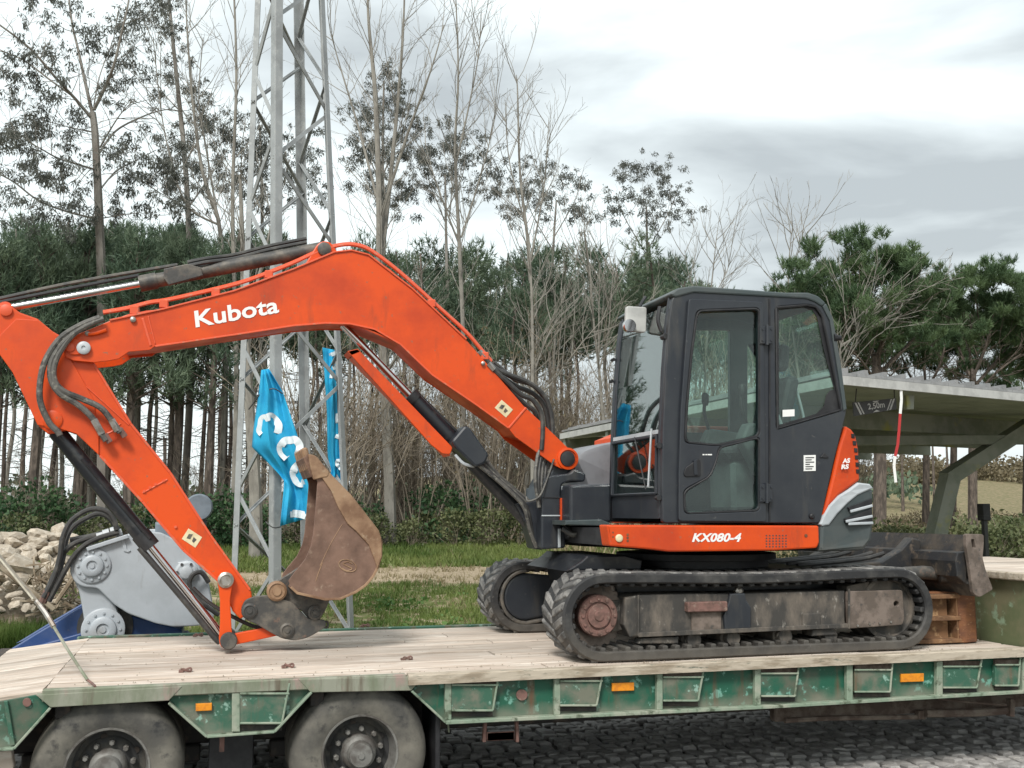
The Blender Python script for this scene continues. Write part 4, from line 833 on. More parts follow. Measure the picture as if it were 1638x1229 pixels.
# near edge boards and steel lip
plank(1.23, X1 + 1.8, -.055, .03, DECK + .004, M['woodend'], .06, 'edge_board')
mb = MB(); mb.box(X0, 1.22, -.0265, .032, DECK - .06, DECK + .006, .006); mb.build('edge_rail', M['fender'], tr)
mb = MB(); mb.box(X0 - .1, X1 + 1.8, 2.645, 2.70, DECK - .13, DECK - .0, .006); mb.build('far_edge_beam', M['green2'], tr)
# lashing rings and worn knots on the deck
for q in ((318, 1018), (298, 1075), (462, 1068), (405, 1021), (652, 1056), (585, 1003)):
    p = PZ(*q, DECK); mb = MB(); mb.tube([p + Vector((.03 * math.cos(a), .02 * math.sin(a), .012 + .008 * math.sin(a * 2))) for a in np.linspace(0, 6.28, 9)], .007, 5); mb.box(p.x - .045, p.x - .015, p.y - .02, p.y + .02, p.z - .002, p.z + .014, .003); mb.build('lashing_ring', M['rustpink'], tr)
# side beam: outer skin set back under the edge, ribs, pockets, lip
YS = .02
def px2(q, Y=YS): return XZ(q, Y)
def lip(pts, name='flange', m=M['greenedge'], w=.05, t=.014, Y=-.012):
    mb = MB(); p = [P(a, b, Y) for a, b in pts]
    for a, b in zip(p, p[1:]): mb.bar(a, b, t, w, (0, -1, 0), .003)
    return mb.build(name, m, tr)
p_mid = [(284, 1100), (484, 1091), (497, 1107), (440, 1170), (331, 1178), (270, 1123)]
p_left = [(-160, 1134), (0, 1122), (57, 1112), (80, 1132), (23, 1196), (-160, 1210)]
p_long = [(678, 1084), (900, 1078), (1638, 1052), (1900, 1043), (1900, 1098), (1638, 1108), (712, 1154), (658, 1106)]
for nm, pl, m in (('side_panel', p_left, M['green']), ('side_panel', p_mid, M['green2']), ('side_panel', p_long, M['green'])):
    MB().slabpx(pl, YS, YS + .02, .003).build(nm, m, tr)
lip([(23, 1197), (81, 1132)]); lip([(-160, 1212), (23, 1197)]); lip([(270, 1124), (331, 1178), (439, 1170), (498, 1107)]); lip([(658, 1105), (712, 1155)]); lip([(712, 1155), (1230, 1130), (1640, 1106), (1900, 1095)], w=.06, t=.022)
MB().slabpx([(57, 1112), (292, 1098), (270, 1121), (81, 1132)], -.03, .03, .004).build('fender_plate', M['fender'], tr)
MB().slabpx([(477, 1087), (678, 1082), (658, 1105), (497, 1108)], -.03, .03, .004).build('fender_plate', M['fender'], tr)
def rib(xa, xb, yt, yb): MB().slabpx([(xa, yt), (xb, yt), (xb, yb), (xa, yb)], -.02, YS - .002, .005).build('rib', M['greenedge'], tr)
rib(371, 384, 1094, 1171); rib(712, 722.5, 1084, 1152)
bays = [(722.5, 887), (896, 1051), (1061, 1208), (1217, 1355), (1367, 1499), (1509, 1632)]
ty = lambda x: 1084 - (x - 700) * .0352; by = lambda x: 1154 - (x - 712) * .0497
for xa in (887, 1051, 1208, 1355, 1499, 1636, 1760): rib(xa, xa + 9.5, ty(xa) + 2, by(xa) - 1)
def pocket(xa, xb, t, b, slant=9, m=M['green2']):
    # folded pocket: dark plates painting the shaded openings above and below, a proud plate, two light rims, a slanted end
    MB().slabpx([(xa, t), (xb, t), (xb, t + (b - t) * .16), (xa, t + (b - t) * .16)], -.004, YS - .003, .002).build('pocket_mouth', M['rustdark'], tr)
    t2 = t + (b - t) * .17; b2 = t + (b - t) * .80
    MB().slabpx([(xa, t2), (xb, t2), (xb - slant, b2), (xa, b2)], -.018, YS - .003, .006).build('pocket_plate', m, tr)
    MB().slabpx([(xa, b2 + 2), (xb - slant, b2 + 2), (xb - slant, b - 3), (xa, b - 3)], .004, YS - .003, .002).build('pocket_recess', M['darksteel'], tr)
    lip([(xa, t2), (xb, t2)], 'pocket_rim', w=.014, t=.012, Y=-.026); lip([(xa, b2), (xb - slant, b2)], 'pocket_rim', w=.014, t=.012, Y=-.026); lip([(xb, t - 4), (xb - slant, b2)], 'pocket_rim', w=.014, t=.012, Y=-.024)
pocket(384, 463, 1097, 1172, 12)
for i, (xa, xb) in enumerate(bays):
    w = (xb - xa) * (.455, .44, .44, .44, .46, .5)[i]; xm = xa + w / 2
    pocket(xa, xa + w, ty(xm) + 3, by(xm) - 2, (9, 10, 9, 6, 4, 8)[i], M['green'] if i == 3 else M['green2'])
xa = 1590; pocket(1592, 1632, ty(1610) + 3, by(1610) - 2, 3)
for q in ((997, 1099, 17.5, 6.5), (1460, 1084.5, 18, 6.5), (326, 1131.5, 13, 6)):
    x, y, w, h = q; MB().slabpx([(x - w, y - h + .6), (x + w, y - h - .6), (x + w, y + h - .6), (x - w, y + h + .6)], -.002, YS - .003, .003).build('side_reflector', M['amber'], tr)
MB().slabpx(disc((43, 1124), 7), .004, YS - .003, .002).build('cap', M['rustpink'], tr); MB().slabpx(disc((835, 1112), 9), .006, YS - .003, .002).build('cap', M['rustpink'], tr)
MB().slabpx([(6, 1122), (12, 1122), (24, 1192), (16, 1194)], -.004, YS - .003, .004).build('rib', M['green2'], tr)
# hanging lamp bracket and the pipes under the beam
for a, b in (((776, 1152), (774, 1187)), ((826, 1150), (827, 1187))): MB().bar(P(*a, .06), P(*b, .06), .02, .035, (0, -1, 0)).build('hanger', M['rustpink'], tr); MB().slabpx([(779, 1172), (823, 1170), (823, 1184), (779, 1186)], .02, .035, .004).build('hanger_plate', M['rustpink'], tr)
MB().bar(P(703, 1153, .1), P(702, 1174, .1), .012, .03, (0, -1, 0)).build('hanger', M['fender'], tr); MB().bar(P(716, 1153, .1), P(718, 1172, .1), .01, .02, (0, -1, 0)).build('hanger', M['fender'], tr)
mb = MB(); a = P(1235, 1142, .3); b = P(1640, 1128, .3); mb.box(a.x, b.x + .8, .26, .34, a.z - .05, a.z + .05, .01); mb.build('under_rail', M['rustdark'], tr)
for mb in (MB().tube([P(1255, 1153, .2), P(1330, 1149, .2), P(1470, 1147, .2)], .018, 8), MB().tube([P(1480, 1141, .16), P(1560, 1140, .16), P(1615, 1136, .16)], .03, 8), MB().tube([P(1500, 1118, .1), P(1560, 1124, .1), P(1610, 1128, .1)], .009, 6)): mb.build('air_pipe', M['rustdark'], tr)
for mb in (MB().bar(P(1617, 1118, .14), P(1616, 1146, .14), .04, .05, (0, -1, 0)), MB().bar(P(1472, 1136, .2), P(1472, 1150, .2), .06, .05, (0, -1, 0))): mb.build('pipe_bracket', M['rustdark'], tr)
# chassis and deck bearers; the beams also added to keep the underside dark
for y in (.55, 1.75): MB().box(-1.6, 7.5, y - .07, y + .07, .44, .80, .01).build('chassis_beam', M['darksteel'], tr)
for x in np.arange(-1.4, 7.4, .7): MB().box(x - .04, x + .04, .06, 2.62, .70, .803, .005).build('cross_member', M['darksteel'], tr)
MB().box(-.8, X1 + 1.6, .05, 2.64, .807, .816, 0).build('underdeck_light_block', M['darksteel'], tr)  # unseen sheet added below the planks to block sky light
# running gear; axles and inner wheels also added to darken the underside
def wheel(cx, y0, inward=1, near=True):
    c = Vector((cx, y0, .412)); w = pivot('wheel', tr, c); s_ = inward
    prof = [(.225, .0), (.25, -.012), (.30, -.022), (.345, -.02), (.375, -.004), (.398, .02), (.408, .05), (.412, .1), (.412, .18), (.40, .225), (.36, .24), (.225, .24)]
    MB().lathe(c, [(r, h * s_) for r, h in prof], 'y', 56, False).build('tyre', M['tyre'], w, True)
    if near:
        MB().lathe(c, [(.232, .004), (.229, -.006), (.218, -.004), (.212, .02), (.205, .05), (.20, .10), (.19, .13)], 'y', 44, False).build('rim', M['rim'], w, True)
        MB().lathe(c, [(.20, .115), (.17, .118), (.15, .10), (.10, .095), (.04, .095)], 'y', 40).build('disc', M['rimdark'], w, True)
        MB().lathe(c, [(.105, .095), (.102, .04), (.092, .02), (.078, .012), (.074, -.03), (.066, -.048), (.02, -.052), (.018, -.06), (.0, -.06)], 'y', 32).build('hub', M['rim'], w, True)
        nut = None
        for k in range(10):
            a = 2 * math.pi * k / 10 + .2; q = c + Vector((.135 * math.cos(a), .075, .135 * math.sin(a)))
            if nut is None: nut = MB().lathe(q, [(.017, .03), (.017, -.012), (.012, -.016), (.012, -.03)], 'y', 6).build('wheel_nut', M['rim'], w, loc=q)
            else: n2 = copy(nut, w, q - off(w))
        mb = MB()
        for k in range(5):
            a = 2 * math.pi * k / 5 + .5; q = c + Vector((.165 * math.cos(a), .108, .165 * math.sin(a))); mb.lathe(q, [(.018, .01), (.018, 0), (.0, 0)], 'y', 10)
        mb.build('disc_hole', M['darksteel'], w)
cxs = [P(171, 1240, .05).x, P(576, 1208, .05).x]
for cx in cxs:
    wheel(cx, .05); wheel(cx, .33, 1, False); wheel(cx, 2.4, -1, False); wheel(cx, 2.62, -1, False)
    MB().lathe((cx, 0, .412), [(.07, .3), (.07, 2.4)], 'y', 12).build('axle', M['darksteel'], tr)
    MB().box(cx - .5, cx + .5, .45, .53, .34, .44, .01).build('leaf_spring', M['darksteel'], tr)
    MB().box(cx - .52, cx + .52, .06, 2.6, .825, .83, 0).build('wheel_cover', M['darksteel'], tr)
xm = sum(cxs) / 2; MB().box(xm - .16, xm + .1, .3, .34, .1, .78, .005).build('mud_flap', M['black'], tr); MB().box(cxs[1] + .46, cxs[1] + .49, .06, .62, .18, .78, .005).build('mud_flap', M['black'], tr)
p = P(355, 1188, .12); MB().box(p.x - .014, p.x + .014, .1, .13, p.z - .05, p.z + .1, .003).build('hanger', M['rustpink'], tr)
MB().slabpx([(-60, 1201), (17, 1196), (22, 1226), (10, 1262), (-60, 1262)], .12, .2, .01).build('rear_plank', M['wood'], tr)
# neck at the right: mossy bulkhead and the raised plank deck
XB = 5.80; ZU = 1.40
MB().box(XB, XB + .03, -.02, 2.64, DECK - .03, ZU - .055, .004).build('bulkhead', M['mossgreen'], tr)
MB().box(XB + .03, XB + 1.9, -.02, .02, DECK + .02, ZU - .055, .004).build('neck_side', M['mossgreen'], tr)
mb = MB(); mb.box(XB - .06, XB - .0, -.03, 2.64, ZU - .055, ZU + .002, .008); mb.build('bulkhead_cap', M['woodend'], tr)
yy = -.03
while yy < 2.6:
    plank(XB + .004, XB + 1.9, yy, yy + .235, ZU - rr.uniform(0, .006), M['wood']); yy += .242

# ------------------------------------------------------------ strap at the left corner of the deck
hk = PZ(152, 1098, DECK + .012); st = thing('tie_down_strap', 'faded lashing strap with a thin rod hooked to the left corner of the deck', 'strap', hk)
a = P(140, 1088, .18); b = P(86, 1003, .62); c = P(58, 962, .75); d = P(-30, 855, 1.1)
MB().tube([hk, P(148, 1094, .1), a], .007, 6).build('hook', M['rustpink'], st); MB().tube([a, P(112, 1045, .4), b], .009, 6).build('rod', M['fender'], st)
MB().tube([b, P(72, 980, .69), c], .016, 7).build('ratchet', M['steel'], st)
mb = MB(); mb.bar(c, d, .012, .085, (0, -1, 0), .003); mb.build('webbing', M['strap'], st)
# ------------------------------------------------------------ excavator
ex = thing('excavator', 'orange and dark blue tracked excavator with a glazed cab standing on the trailer', 'excavator', (3.7, 1.23, DECK))
YN = .17
# tracks
TX0, TX1, TH = 2.262, 5.085, .575
def make_track(y0, y1, near):
    w = y1 - y0; c = pivot('track', ex, ((TX0 + TX1) / 2, (y0 + y1) / 2, DECK))
    r0 = TH / 2 - .016; zc = DECK + TH / 2; xa, xb = TX0 + TH / 2, TX1 - TH / 2
    # closed centre line: bottom run, idler, sagging top run, sprocket
    pts = []; Ls = xb - xa; n = 34
    for i in range(n): pts.append((xa + Ls * i / n, zc - r0, 0))
    for i in range(18): a = -90 + 180 * i / 18; pts.append((xb + r0 * math.cos(R(a)), zc + r0 * math.sin(R(a)), 0))
    for i in range(n): t = i / n; pts.append((xb - Ls * t, zc + r0 - .02 * math.sin(math.pi * t) ** 2 , 0))
    for i in range(18): a = 90 + 180 * i / 18; pts.append((xa + r0 * math.cos(R(a)), zc + r0 * math.sin(R(a)), 0))
    k = len(pts); V2 = [Vector((p[0], p[1])) for p in pts]; nrm = []
    for i in range(k):
        d = (V2[(i + 1) % k] - V2[i - 1]).normalized(); nrm.append(Vector((d.y, -d.x)))
    sec = [(0.012, y0 + .012), (.002, y0), (-.044, y0), (-.054, y0 + .014), (-.046, y0 + .05), (-.046, y1 - .05), (-.054, y1 - .014), (-.044, y1), (.002, y1), (.012, y1 - .012)]
    vs = [(V2[i].x + nrm[i].x * s_[0], s_[1], V2[i].y + nrm[i].y * s_[0]) for i in range(k) for s_ in sec]; m_ = len(sec)
    fs = [(i * m_ + j, ((i + 1) % k) * m_ + j, ((i + 1) % k) * m_ + (j + 1) % m_, i * m_ + (j + 1) % m_) for i in range(k) for j in range(m_)]
    MB().add(vs, fs).build('belt', M['rubber'], c, True)
    # arc length positions
    cum = [0]
    for i in range(k): cum.append(cum[-1] + (V2[(i + 1) % k] - V2[i]).length)
    def at(s_):
        s_ %= cum[-1]; i = max(j for j in range(k) if cum[j] <= s_ + 1e-9) ; t = (s_ - cum[i]) / max(1e-6, cum[i + 1] - cum[i]); p = V2[i].lerp(V2[(i + 1) % k], t); q = nrm[i].lerp(nrm[(i + 1) % k], t).normalized(); return p, q
    N_ = 70; pitch = cum[-1] / N_
    # tread bars: one slanted block on each half, staggered
    def lugmesh(sg):
        h = .017; hw = w / 2; yA, yB = (.008, hw - .022) ; L_ = .030; skew = .06; f_ = MB()
        bl = [(-L_ - skew * 0, yA), (L_, yA), (L_ + skew, yB), (-L_ + skew, yB)]; tl = [(-L_ * .78, yA + .006), (L_ * .78, yA + .006), (L_ * .72 + skew, yB - .012), (-L_ * .72 + skew, yB - .012)]
        v = [(x, sg * y, -.004) for x, y in bl] + [(x, sg * y, h) for x, y in tl]
        f_.add(v, [(0, 1, 5, 4), (1, 2, 6, 5), (2, 3, 7, 6), (3, 0, 4, 7), (4, 5, 6, 7)])
        me = bpy.data.meshes.new('tread_lug'); me.from_pydata(f_.v, [], f_.f); b = bmesh.new(); b.from_mesh(me); bmesh.ops.recalc_face_normals(b, faces=b.faces)
        bmesh.ops.bevel(b, geom=[e_ for e_ in b.edges if not e_.is_boundary], offset=.004, segments=1, affect='EDGES'); b.to_mesh(me); b.free(); me.materials.append(M['lug']); return me
    lm = [lugmesh(-1), lugmesh(1)]; yc = (y0 + y1) / 2
    for i in range(N_):
        for j in (0, 1):
            p, q = at(i * pitch + (pitch / 2 if j else 0)); tx = Vector((-q.y, 0, q.x)) if False else Vector((q.y * -1, 0, q.x)); zz = Vector((q.x, 0, q.y)); xx = Vector((0, 1, 0)).cross(zz)
            o = bpy.data.objects.new('tread_lug', lm[j]); COL.objects.link(o); o.parent = c
            m4 = Matrix.Identity(4); m4.col[0][:3] = xx; m4.col[1][:3] = (0, 1, 0); m4.col[2][:3] = zz; m4.translation = Vector((p.x + q.x * .004, yc, p.y + q.y * .004)) - off(c); o.matrix_local = m4
    gm = MB().box(-.02, .02, -.20, .20, -.026, .012, .008); me = bpy.data.meshes.new('guide_lug'); me.from_pydata(gm.v, [], gm.f); me.materials.append(M['rubber'])
    for i in range(N_):
        p, q = at(i * pitch); zz = Vector((q.x, 0, q.y)); xx = Vector((0, 1, 0)).cross(zz); o = bpy.data.objects.new('guide_lug', me); COL.objects.link(o); o.parent = c
        m4 = Matrix.Identity(4); m4.col[0][:3] = xx; m4.col[1][:3] = (0, 1, 0); m4.col[2][:3] = zz; m4.translation = Vector((p.x - q.x * .05, yc, p.y - q.y * .05)) - off(c); o.matrix_local = m4
    xs_, xi = xa + .0, xb - .02
    if near:
        sy = y0 + .05
        # sprocket
        teeth = [];
        for i in range(21 * 4):
            a = 2 * math.pi * i / 84; r = (.205, .222, .222, .205)[i % 4]; teeth.append((xs_ - .01 + r * math.cos(a), zc + .005 + r * math.sin(a)))
        MB().slab([teeth], sy + .12, sy + .16, .004).build('sprocket', M['frame_brown'], c)
        MB().lathe((xs_ - .01, sy, zc + .005), [(.138, .13), (.138, .04), (.13, .03), (.094, .03), (.092, .042), (.078, .042), (.076, .022), (.035, .018), (.03, .012), (0, .012)], 'y', 36).build('final_drive', M['rustpink'], c, True)
        mb = MB()
        for i in range(12): a = 2 * math.pi * i / 12; mb.lathe((xs_ - .01 + .112 * math.cos(a), sy + .02, zc + .005 + .112 * math.sin(a)), [(.01, .012), (.01, 0), (0, 0)], 'y', 6)
        mb.build('bolt_ring', M['rustpink'], c)
        MB().lathe((xi, sy, zc), [(.235, .3), (.235, .22), (.215, .2), (.215, .1), (.225, .09), (.225, .06), (.20, .05), (.19, .075), (.06, .075)], 'y', 44).build('idler', M['frame'], c, True)
        for x in (1115, 1178, 1262, 1335):
            p = P(x, 1022, sy); MB().lathe((p.x, sy + .06, DECK + .115), [(.0, -.02), (.05, -.02), (.055, .0), (.055, .03), (.07, .04), (.07, .25)], 'y', 20).build('track_roller', M['frame'], c, True)
        fy = y0 + .055
        body = [(1000, 956), (1022, 952), (1100, 950), (1170, 950), (1240, 948), (1352, 945), (1352, 1000), (1240, 1007), (1030, 1018), (1008, 1020), (998, 1000)]
        MB().slabpx(body, fy + .02, fy + .30, .012).build('track_frame', M['frame'], c)
        MB().slabpx([rounded([(1356, 946), (1444, 944), (1447, 990), (1444, 1000), (1358, 1006)], 4), disc((1434, 966), 4.2, 12)], fy + .005, fy + .045, .006).build('idler_guard', M['frame_brown'], c)
        mb = MB()
        for q in ((1372, 1001), (1391, 998), (1407, 997), (1425, 995)): mb.lathe(P(*q, fy), [(.008, .01), (.008, -.004), (0, -.004)], 'y', 6)
        mb.build('bolt_ring', M['steel'], c)
        MB().slabpx([(1355, 938), (1392, 930), (1384, 948), (1355, 950)], fy + .06, fy + .2, .006).build('frame_gusset', M['frame'], c)
        for mb in (MB().bar(P(1021, 1016, fy), P(1356, 1001, fy), .03, .014, (0, -1, 0), .003), MB().bar(P(1021, 952, fy), P(1021, 1018, fy), .012, .014, (0, -1, 0), .003), MB().bar(P(1358, 942, fy), P(1358, 1006, fy), .014, .016, (0, -1, 0), .003)): mb.build('frame_lip', M['frame'], c)
        p = P(1100, 964, fy - .03); q = P(1164, 978, fy - .03); MB().box(p.x, q.x, fy - .035, fy + .08, q.z, p.z, .006).build('step', M['rustpink'], c)
        p = P(1107, 978, fy); q = P(1155, 1004, fy); MB().box(p.x, q.x, fy + .004, fy + .03, q.z - .02, p.z, .006).build('step_bracket', M['frame_brown'], c)
        MB().slabpx([(1166, 962), (1168, 950), (1192, 949), (1194, 960), (1202, 972), (1202, 1006), (1160, 1008), (1158, 985)], fy - .004, fy + .06, .01).build('grease_cover', M['navy'], c)
        mb = MB(); mb.lathe(P(1183, 946, fy + .03), [(.03, .03), (.03, 0), (.015, -.01), (0, -.01)], 'y', 8); mb.build('grease_fitting', M['steel'], c)
        MB().slabpx([(1284, 982), (1314, 980), (1313, 1002), (1284, 1004)], fy + .008, fy + .03, .008).build('cover_plate', M['frame'], c)
        MB().slabpx([(1086, 1019), (1025, 1022), (1022, 1030), (1085, 1030)], fy + .02, fy + .12, .008).build('skid', M['frame'], c)
        MB().slabpx([(1300, 1008), (1332, 1006), (1340, 1016), (1300, 1018)], fy + .02, fy + .12, .008).build('skid', M['frame'], c)
        MB().slabpx([(974, 962), (1000, 958), (1000, 1008), (978, 1012)], fy + .1, fy + .2, .01).build('motor_guard', M['frame'], c)
    else:
        shp = [(885, 945), (800, 925)] ; cx_, cz_ = xs_ + .02, zc
        st_ = [(cx_ + .19 * math.cos(R(a)), cz_ + .19 * math.sin(R(a))) for a in range(90, 271, 12)] + [(cx_ + .7, cz_ - .08), (cx_ + .7, cz_ + .12)]
        MB().slab([st_], y0 + .03, y0 + .10, .02).build('motor_cover', M['navy'], c)
        ring = [(cx_ + .225 * math.cos(R(a)), cz_ + .225 * math.sin(R(a))) for a in range(90, 271, 12)] + [(cx_ + .7, cz_ - .11), (cx_ + .7, cz_ - .085)] + [(cx_ + .195 * math.cos(R(a)), cz_ + .195 * math.sin(R(a))) for a in range(270, 89, -12)]
        MB().slab([ring], y0 + .005, y0 + .12, .01).build('motor_ring', M['oilysteel'], c)
        MB().box(xa - .1, xb + .1, y0 + .12, y0 + .34, DECK + .14, DECK + .44, .02).build('track_frame', M['frame'], c)
        MB().lathe((xi, y0, zc), [(.235, .32), (.235, .06), (.06, .06)], 'y', 36).build('idler', M['frame'], c, True)
make_track(.12, .57, True); make_track(1.90, 2.35, False)
mb = MB(); mb.slab([(2.75, DECK + .52), (3.0, DECK + .56), (4.5, DECK + .56), (4.7, DECK + .36), (4.6, DECK + .2), (2.95, DECK + .2), (2.8, DECK + .34)], .50, 1.97, .02); mb.build('undercarriage', M['blackgloss'], ex)
mb = MB(); mb.slabpx([(940, 889), (1000, 888), (1028, 896), (1026, 912), (905, 914), (930, 898)], .75, 1.7, .012); mb.build('undercarriage_plate', M['blackgloss'], ex)
MB().lathe((3.75, 1.235, DECK + .54), [(.56, 0), (.56, .07), (.62, .075), (.62, .12), (.5, .12)], 'z', 48).build('swing_ring', M['black'], ex, True)

# blade: back plate, end plates, arms, cylinder
BX = P(1560, 900, .12).x
bl = pivot('dozer_blade', ex, (BX, 1.235, DECK + .3))
zt, zb = P(1545, 856, .15).z, P(1545, 945, .15).z
prof = [(BX + .02, zt), (BX + .045, zt - .005), (BX + .0, zt - .13), (BX - .01, zt - .26), (BX + .02, zb + .06), (BX + .06, zb - .03), (BX + .03, zb - .035), (BX - .01, zb + .05), (BX - .045, zt - .26), (BX - .035, zt - .13)]
MB().slab([prof], .15, 2.33, .004).build('blade_plate', M['blade'], bl)
MB().slab([(BX - .012, zb + .10), (BX + .012, zb + .09), (BX + .06, zb - .03), (BX + .015, zb - .045), (BX - .05, zb + .05)], .148, 2.33, .004).build('cutting_edge', M['oilysteel'], bl)
mb = MB(); mb.slab([(BX - .035, zt - .12), (BX - .12, zt - .13), (BX - .14, zt - .19), (BX - .13, zt - .30), (BX - .05, zt - .36)], .16, 2.31, .008); mb.build('stiffener', M['blade'], bl)
capsh = [rounded([(1545, 854), (1574, 855), (1574, 872), (1572, 892), (1577, 912), (1589, 943), (1567, 956), (1557, 950), (1551, 905), (1546, 875)], 4), rounded([(1553.5, 863), (1558.5, 863), (1561, 877), (1556, 877)], 2)]
MB().slabpx(capsh, .10, .135, .004).build('end_plate', M['frame_brown'], bl); MB().slab([[(x, z) for x, z in XZ(capsh[0], .12)]], 2.33, 2.36, .004).build('end_plate', M['frame_brown'], bl)
for y in (.72, 1.68):
    mb = MB(); mb.slab([(BX - .04, zt - .05), (BX - .12, zt - .03), (BX - .22, zt - .12), (BX - .40, zt - .21), (BX - .85, zt - .25), (BX - 1.15, zt - .30), (BX - 1.15, zt - .42), (BX - .8, zt - .38), (BX - .35, zt - .36), (BX - .15, zt - .42), (BX - .04, zt - .42)], y - .05, y + .05, .012); mb.build('blade_arm', M['blade'], bl)
mb = MB(); mb.slab([(BX - .18, zt - .2), (BX - .5, zt - .235), (BX - 1.05, zt - .27), (BX - 1.05, zt - .31), (BX - .5, zt - .275), (BX - .18, zt - .24)], .78, 1.62, .006); mb.build('blade_web', M['blade'], bl)
for y in (.9, 1.05, 1.35, 1.5): MB().tube([(BX - .22, y, zt - .16), (BX - .45, y, zt - .205), (BX - 1.0, y, zt - .245)], .018, 8).build('blade_hose', M['hose'], bl)
MB().tube([P(1445, 918, .45), P(1478, 916, .45), P(1500, 918, .45)], .052, 12, False).build('blade_pivot', M['oilysteel'], bl, True)
MB().lathe(P(1503, 918, .40), [(.07, .1), (.07, 0), (.05, -.01), (0, -.01)], (1, -.5, 0), 18).build('pivot_boss', M['blade'], bl, True)

# upper structure
up_z0, up_z1 = P(1190, 884, YN).z, P(1190, 840, YN).z
sk = [(971, 840), (1310, 841), (1311, 868), (1307, 877), (1240, 881), (1072, 883), (1040, 879), (976, 874)]
MB().slabpx(rounded(sk, 3), .145, .30, .012).build('side_skirt', M['orange'], ex)
MB().slabpx([(985, 846), (1390, 846), (1380, 880), (1072, 884), (985, 874)], .30, 2.28, .02).build('floor_frame', M['black'], ex)
for q in ((990, 861, .028),): MB().lathe(P(990, 861, .145), [(.026, .02), (.026, -.008), (.016, -.012), (0, -.012)], 'y', 16).build('skirt_lamp', M['cream'], ex)
mb = MB()
for i in range(7):
    for j in range(5):
        p = P(1226 + i * 5.2, 857 + j * 4.4, .145); mb.box(p.x - .0055, p.x + .0055, .1435, .15, p.z - .0045, p.z + .0045, 0)
mb.build('vent_grid', M['ink'], ex)
mb = MB(); mb.lathe(P(1289, 857, .145), [(.012, .01), (.012, -.004), (0, -.004)], 'y', 10); mb.build('plug', M['rust'], ex)
mb = MB()
for j in range(3): mb.lathe(P(1004, 855.5 + j * 5, .145), [(.009, .01), (.009, -.002), (0, -.002)], 'y', 8)
for j in range(2): mb.lathe(P(980.5, 852 + j * 7, .145), [(.006, .01), (.006, -.002), (0, -.002)], 'y', 8)
mb.build('small_plug', M['rust'], ex)
text('model_lettering', 'KX080-4', P(1106.5, 866.5, .145), P(1186, 866.2, .145), P(1106, 853, .145).z - P(1106, 866.5, .145).z, 0, M['white'], ex, .0025, .035, .28)
# counterweight and orange corner
cw = [(1312, 839), (1326, 812), (1342, 795), (1358, 784), (1373, 775), (1392, 778), (1400, 784), (1399, 846), (1396, 866), (1383, 881), (1310, 883)]
def plan_round(mb, xr, d):              # pull the rear corners of the machine in, as they are round in plan
    out = []
    for x, y, z in mb.v:
        t = max(0, (x - xr) / (XR - xr)); e_ = min(abs(y - .17), abs(y - 2.30))
        yy_ = 1.235 + (y - 1.235) * (1 - d * t * t); out.append((x + .03 * t, yy_, z))
    mb.v = out; return mb
XR = P(1400, 800, .17).x
mb = MB().slabpx(rounded(cw, 3), .17, 2.30, .03); plan_round(mb, XR - .35, .055).build('counterweight', M['cw'], ex)
band = [(1312, 839), (1317, 826), (1326, 810), (1342, 793), (1358, 783), (1373, 772), (1393, 774), (1400, 781), (1372, 792), (1356, 805), (1340, 822), (1327, 840), (1316, 842)]
mb = MB().slabpx(band, .16, 2.31, .012); plan_round(mb, XR - .35, .055).build('counterweight_band', M['lightgrey'], ex)
for i, (a, b, c_, d) in enumerate([((1356, 812), (1359, 818), (1397, 808), (1397, 797)), ((1352, 830), (1352, 834), (1397, 825), (1397, 813)), ((1353, 836), (1356, 838), (1398, 836), (1397, 828))]):
    mb = MB().slabpx([a, b, c_, d], .155, .20, .003); plan_round(mb, XR - .35, .055); mb.build('louver_slot', M['black'], ex)
    mb = MB(); p, q = P(b[0], b[1] + .5, .155), P(c_[0], c_[1] + 1, .155); mb.bar(p, q, .02, .014, (0, -1, 0), .004); plan_round(mb, XR - .35, .055).build('louver_bar', M['lightgrey'], ex)
oc = [(1313, 836), (1330, 766), (1341, 715), (1353, 681), (1362, 686), (1369, 696), (1374, 718), (1376, 768), (1358, 781), (1342, 792), (1326, 811), (1317, 834)]
mb = MB().slabpx(rounded(oc, 3), .17, 2.28, .02); plan_round(mb, XR - .45, .055).build('rear_hood', M['orange'], ex)
for q in ((1364.5, 697), (1367, 708.5), (1369.3, 720), (1370.8, 731.5), (1371.8, 743), (1372.6, 754)):
    mb = MB().slabpx([(q[0] - 3, q[1] - 3.6), (q[0] + 2.4, q[1] - 3.2), (q[0] + 2.8, q[1] + 3.4), (q[0] - 2.6, q[1] + 3.2)], .163, .19, .003); plan_round(mb, XR - .45, .055).build('vent_hole', M['black'], ex)
for j, s_ in enumerate(('AS', 'RS')): text('hood_lettering', s_, P(1347 - j * 2, 741 + j * 9.5, .166), P(1360 - j * 2, 740 + j * 9.5, .166), .032, 0, M['white'], ex, .004, .05, .2)
# engine hood on the far side and the tank hood in front of it
hz = P(1150, 688, 1.5).z
MB().slab([(3.25, up_z1), (3.3, hz - .06), (3.45, hz), (4.4, hz), (4.45, up_z1)], 1.14, 2.28, .03).build('engine_hood', M['orange'], ex)
hd = [(922, 736), (926, 727), (934, 720), (952, 713), (972, 708), (1010, 704), (1060, 702), (1060, 800), (945, 800), (938, 770)]
mb = MB().slabpx(rounded(hd, 8), 1.55, 2.25, .05); mb.build('tank_hood', M['hood'], ex, True)
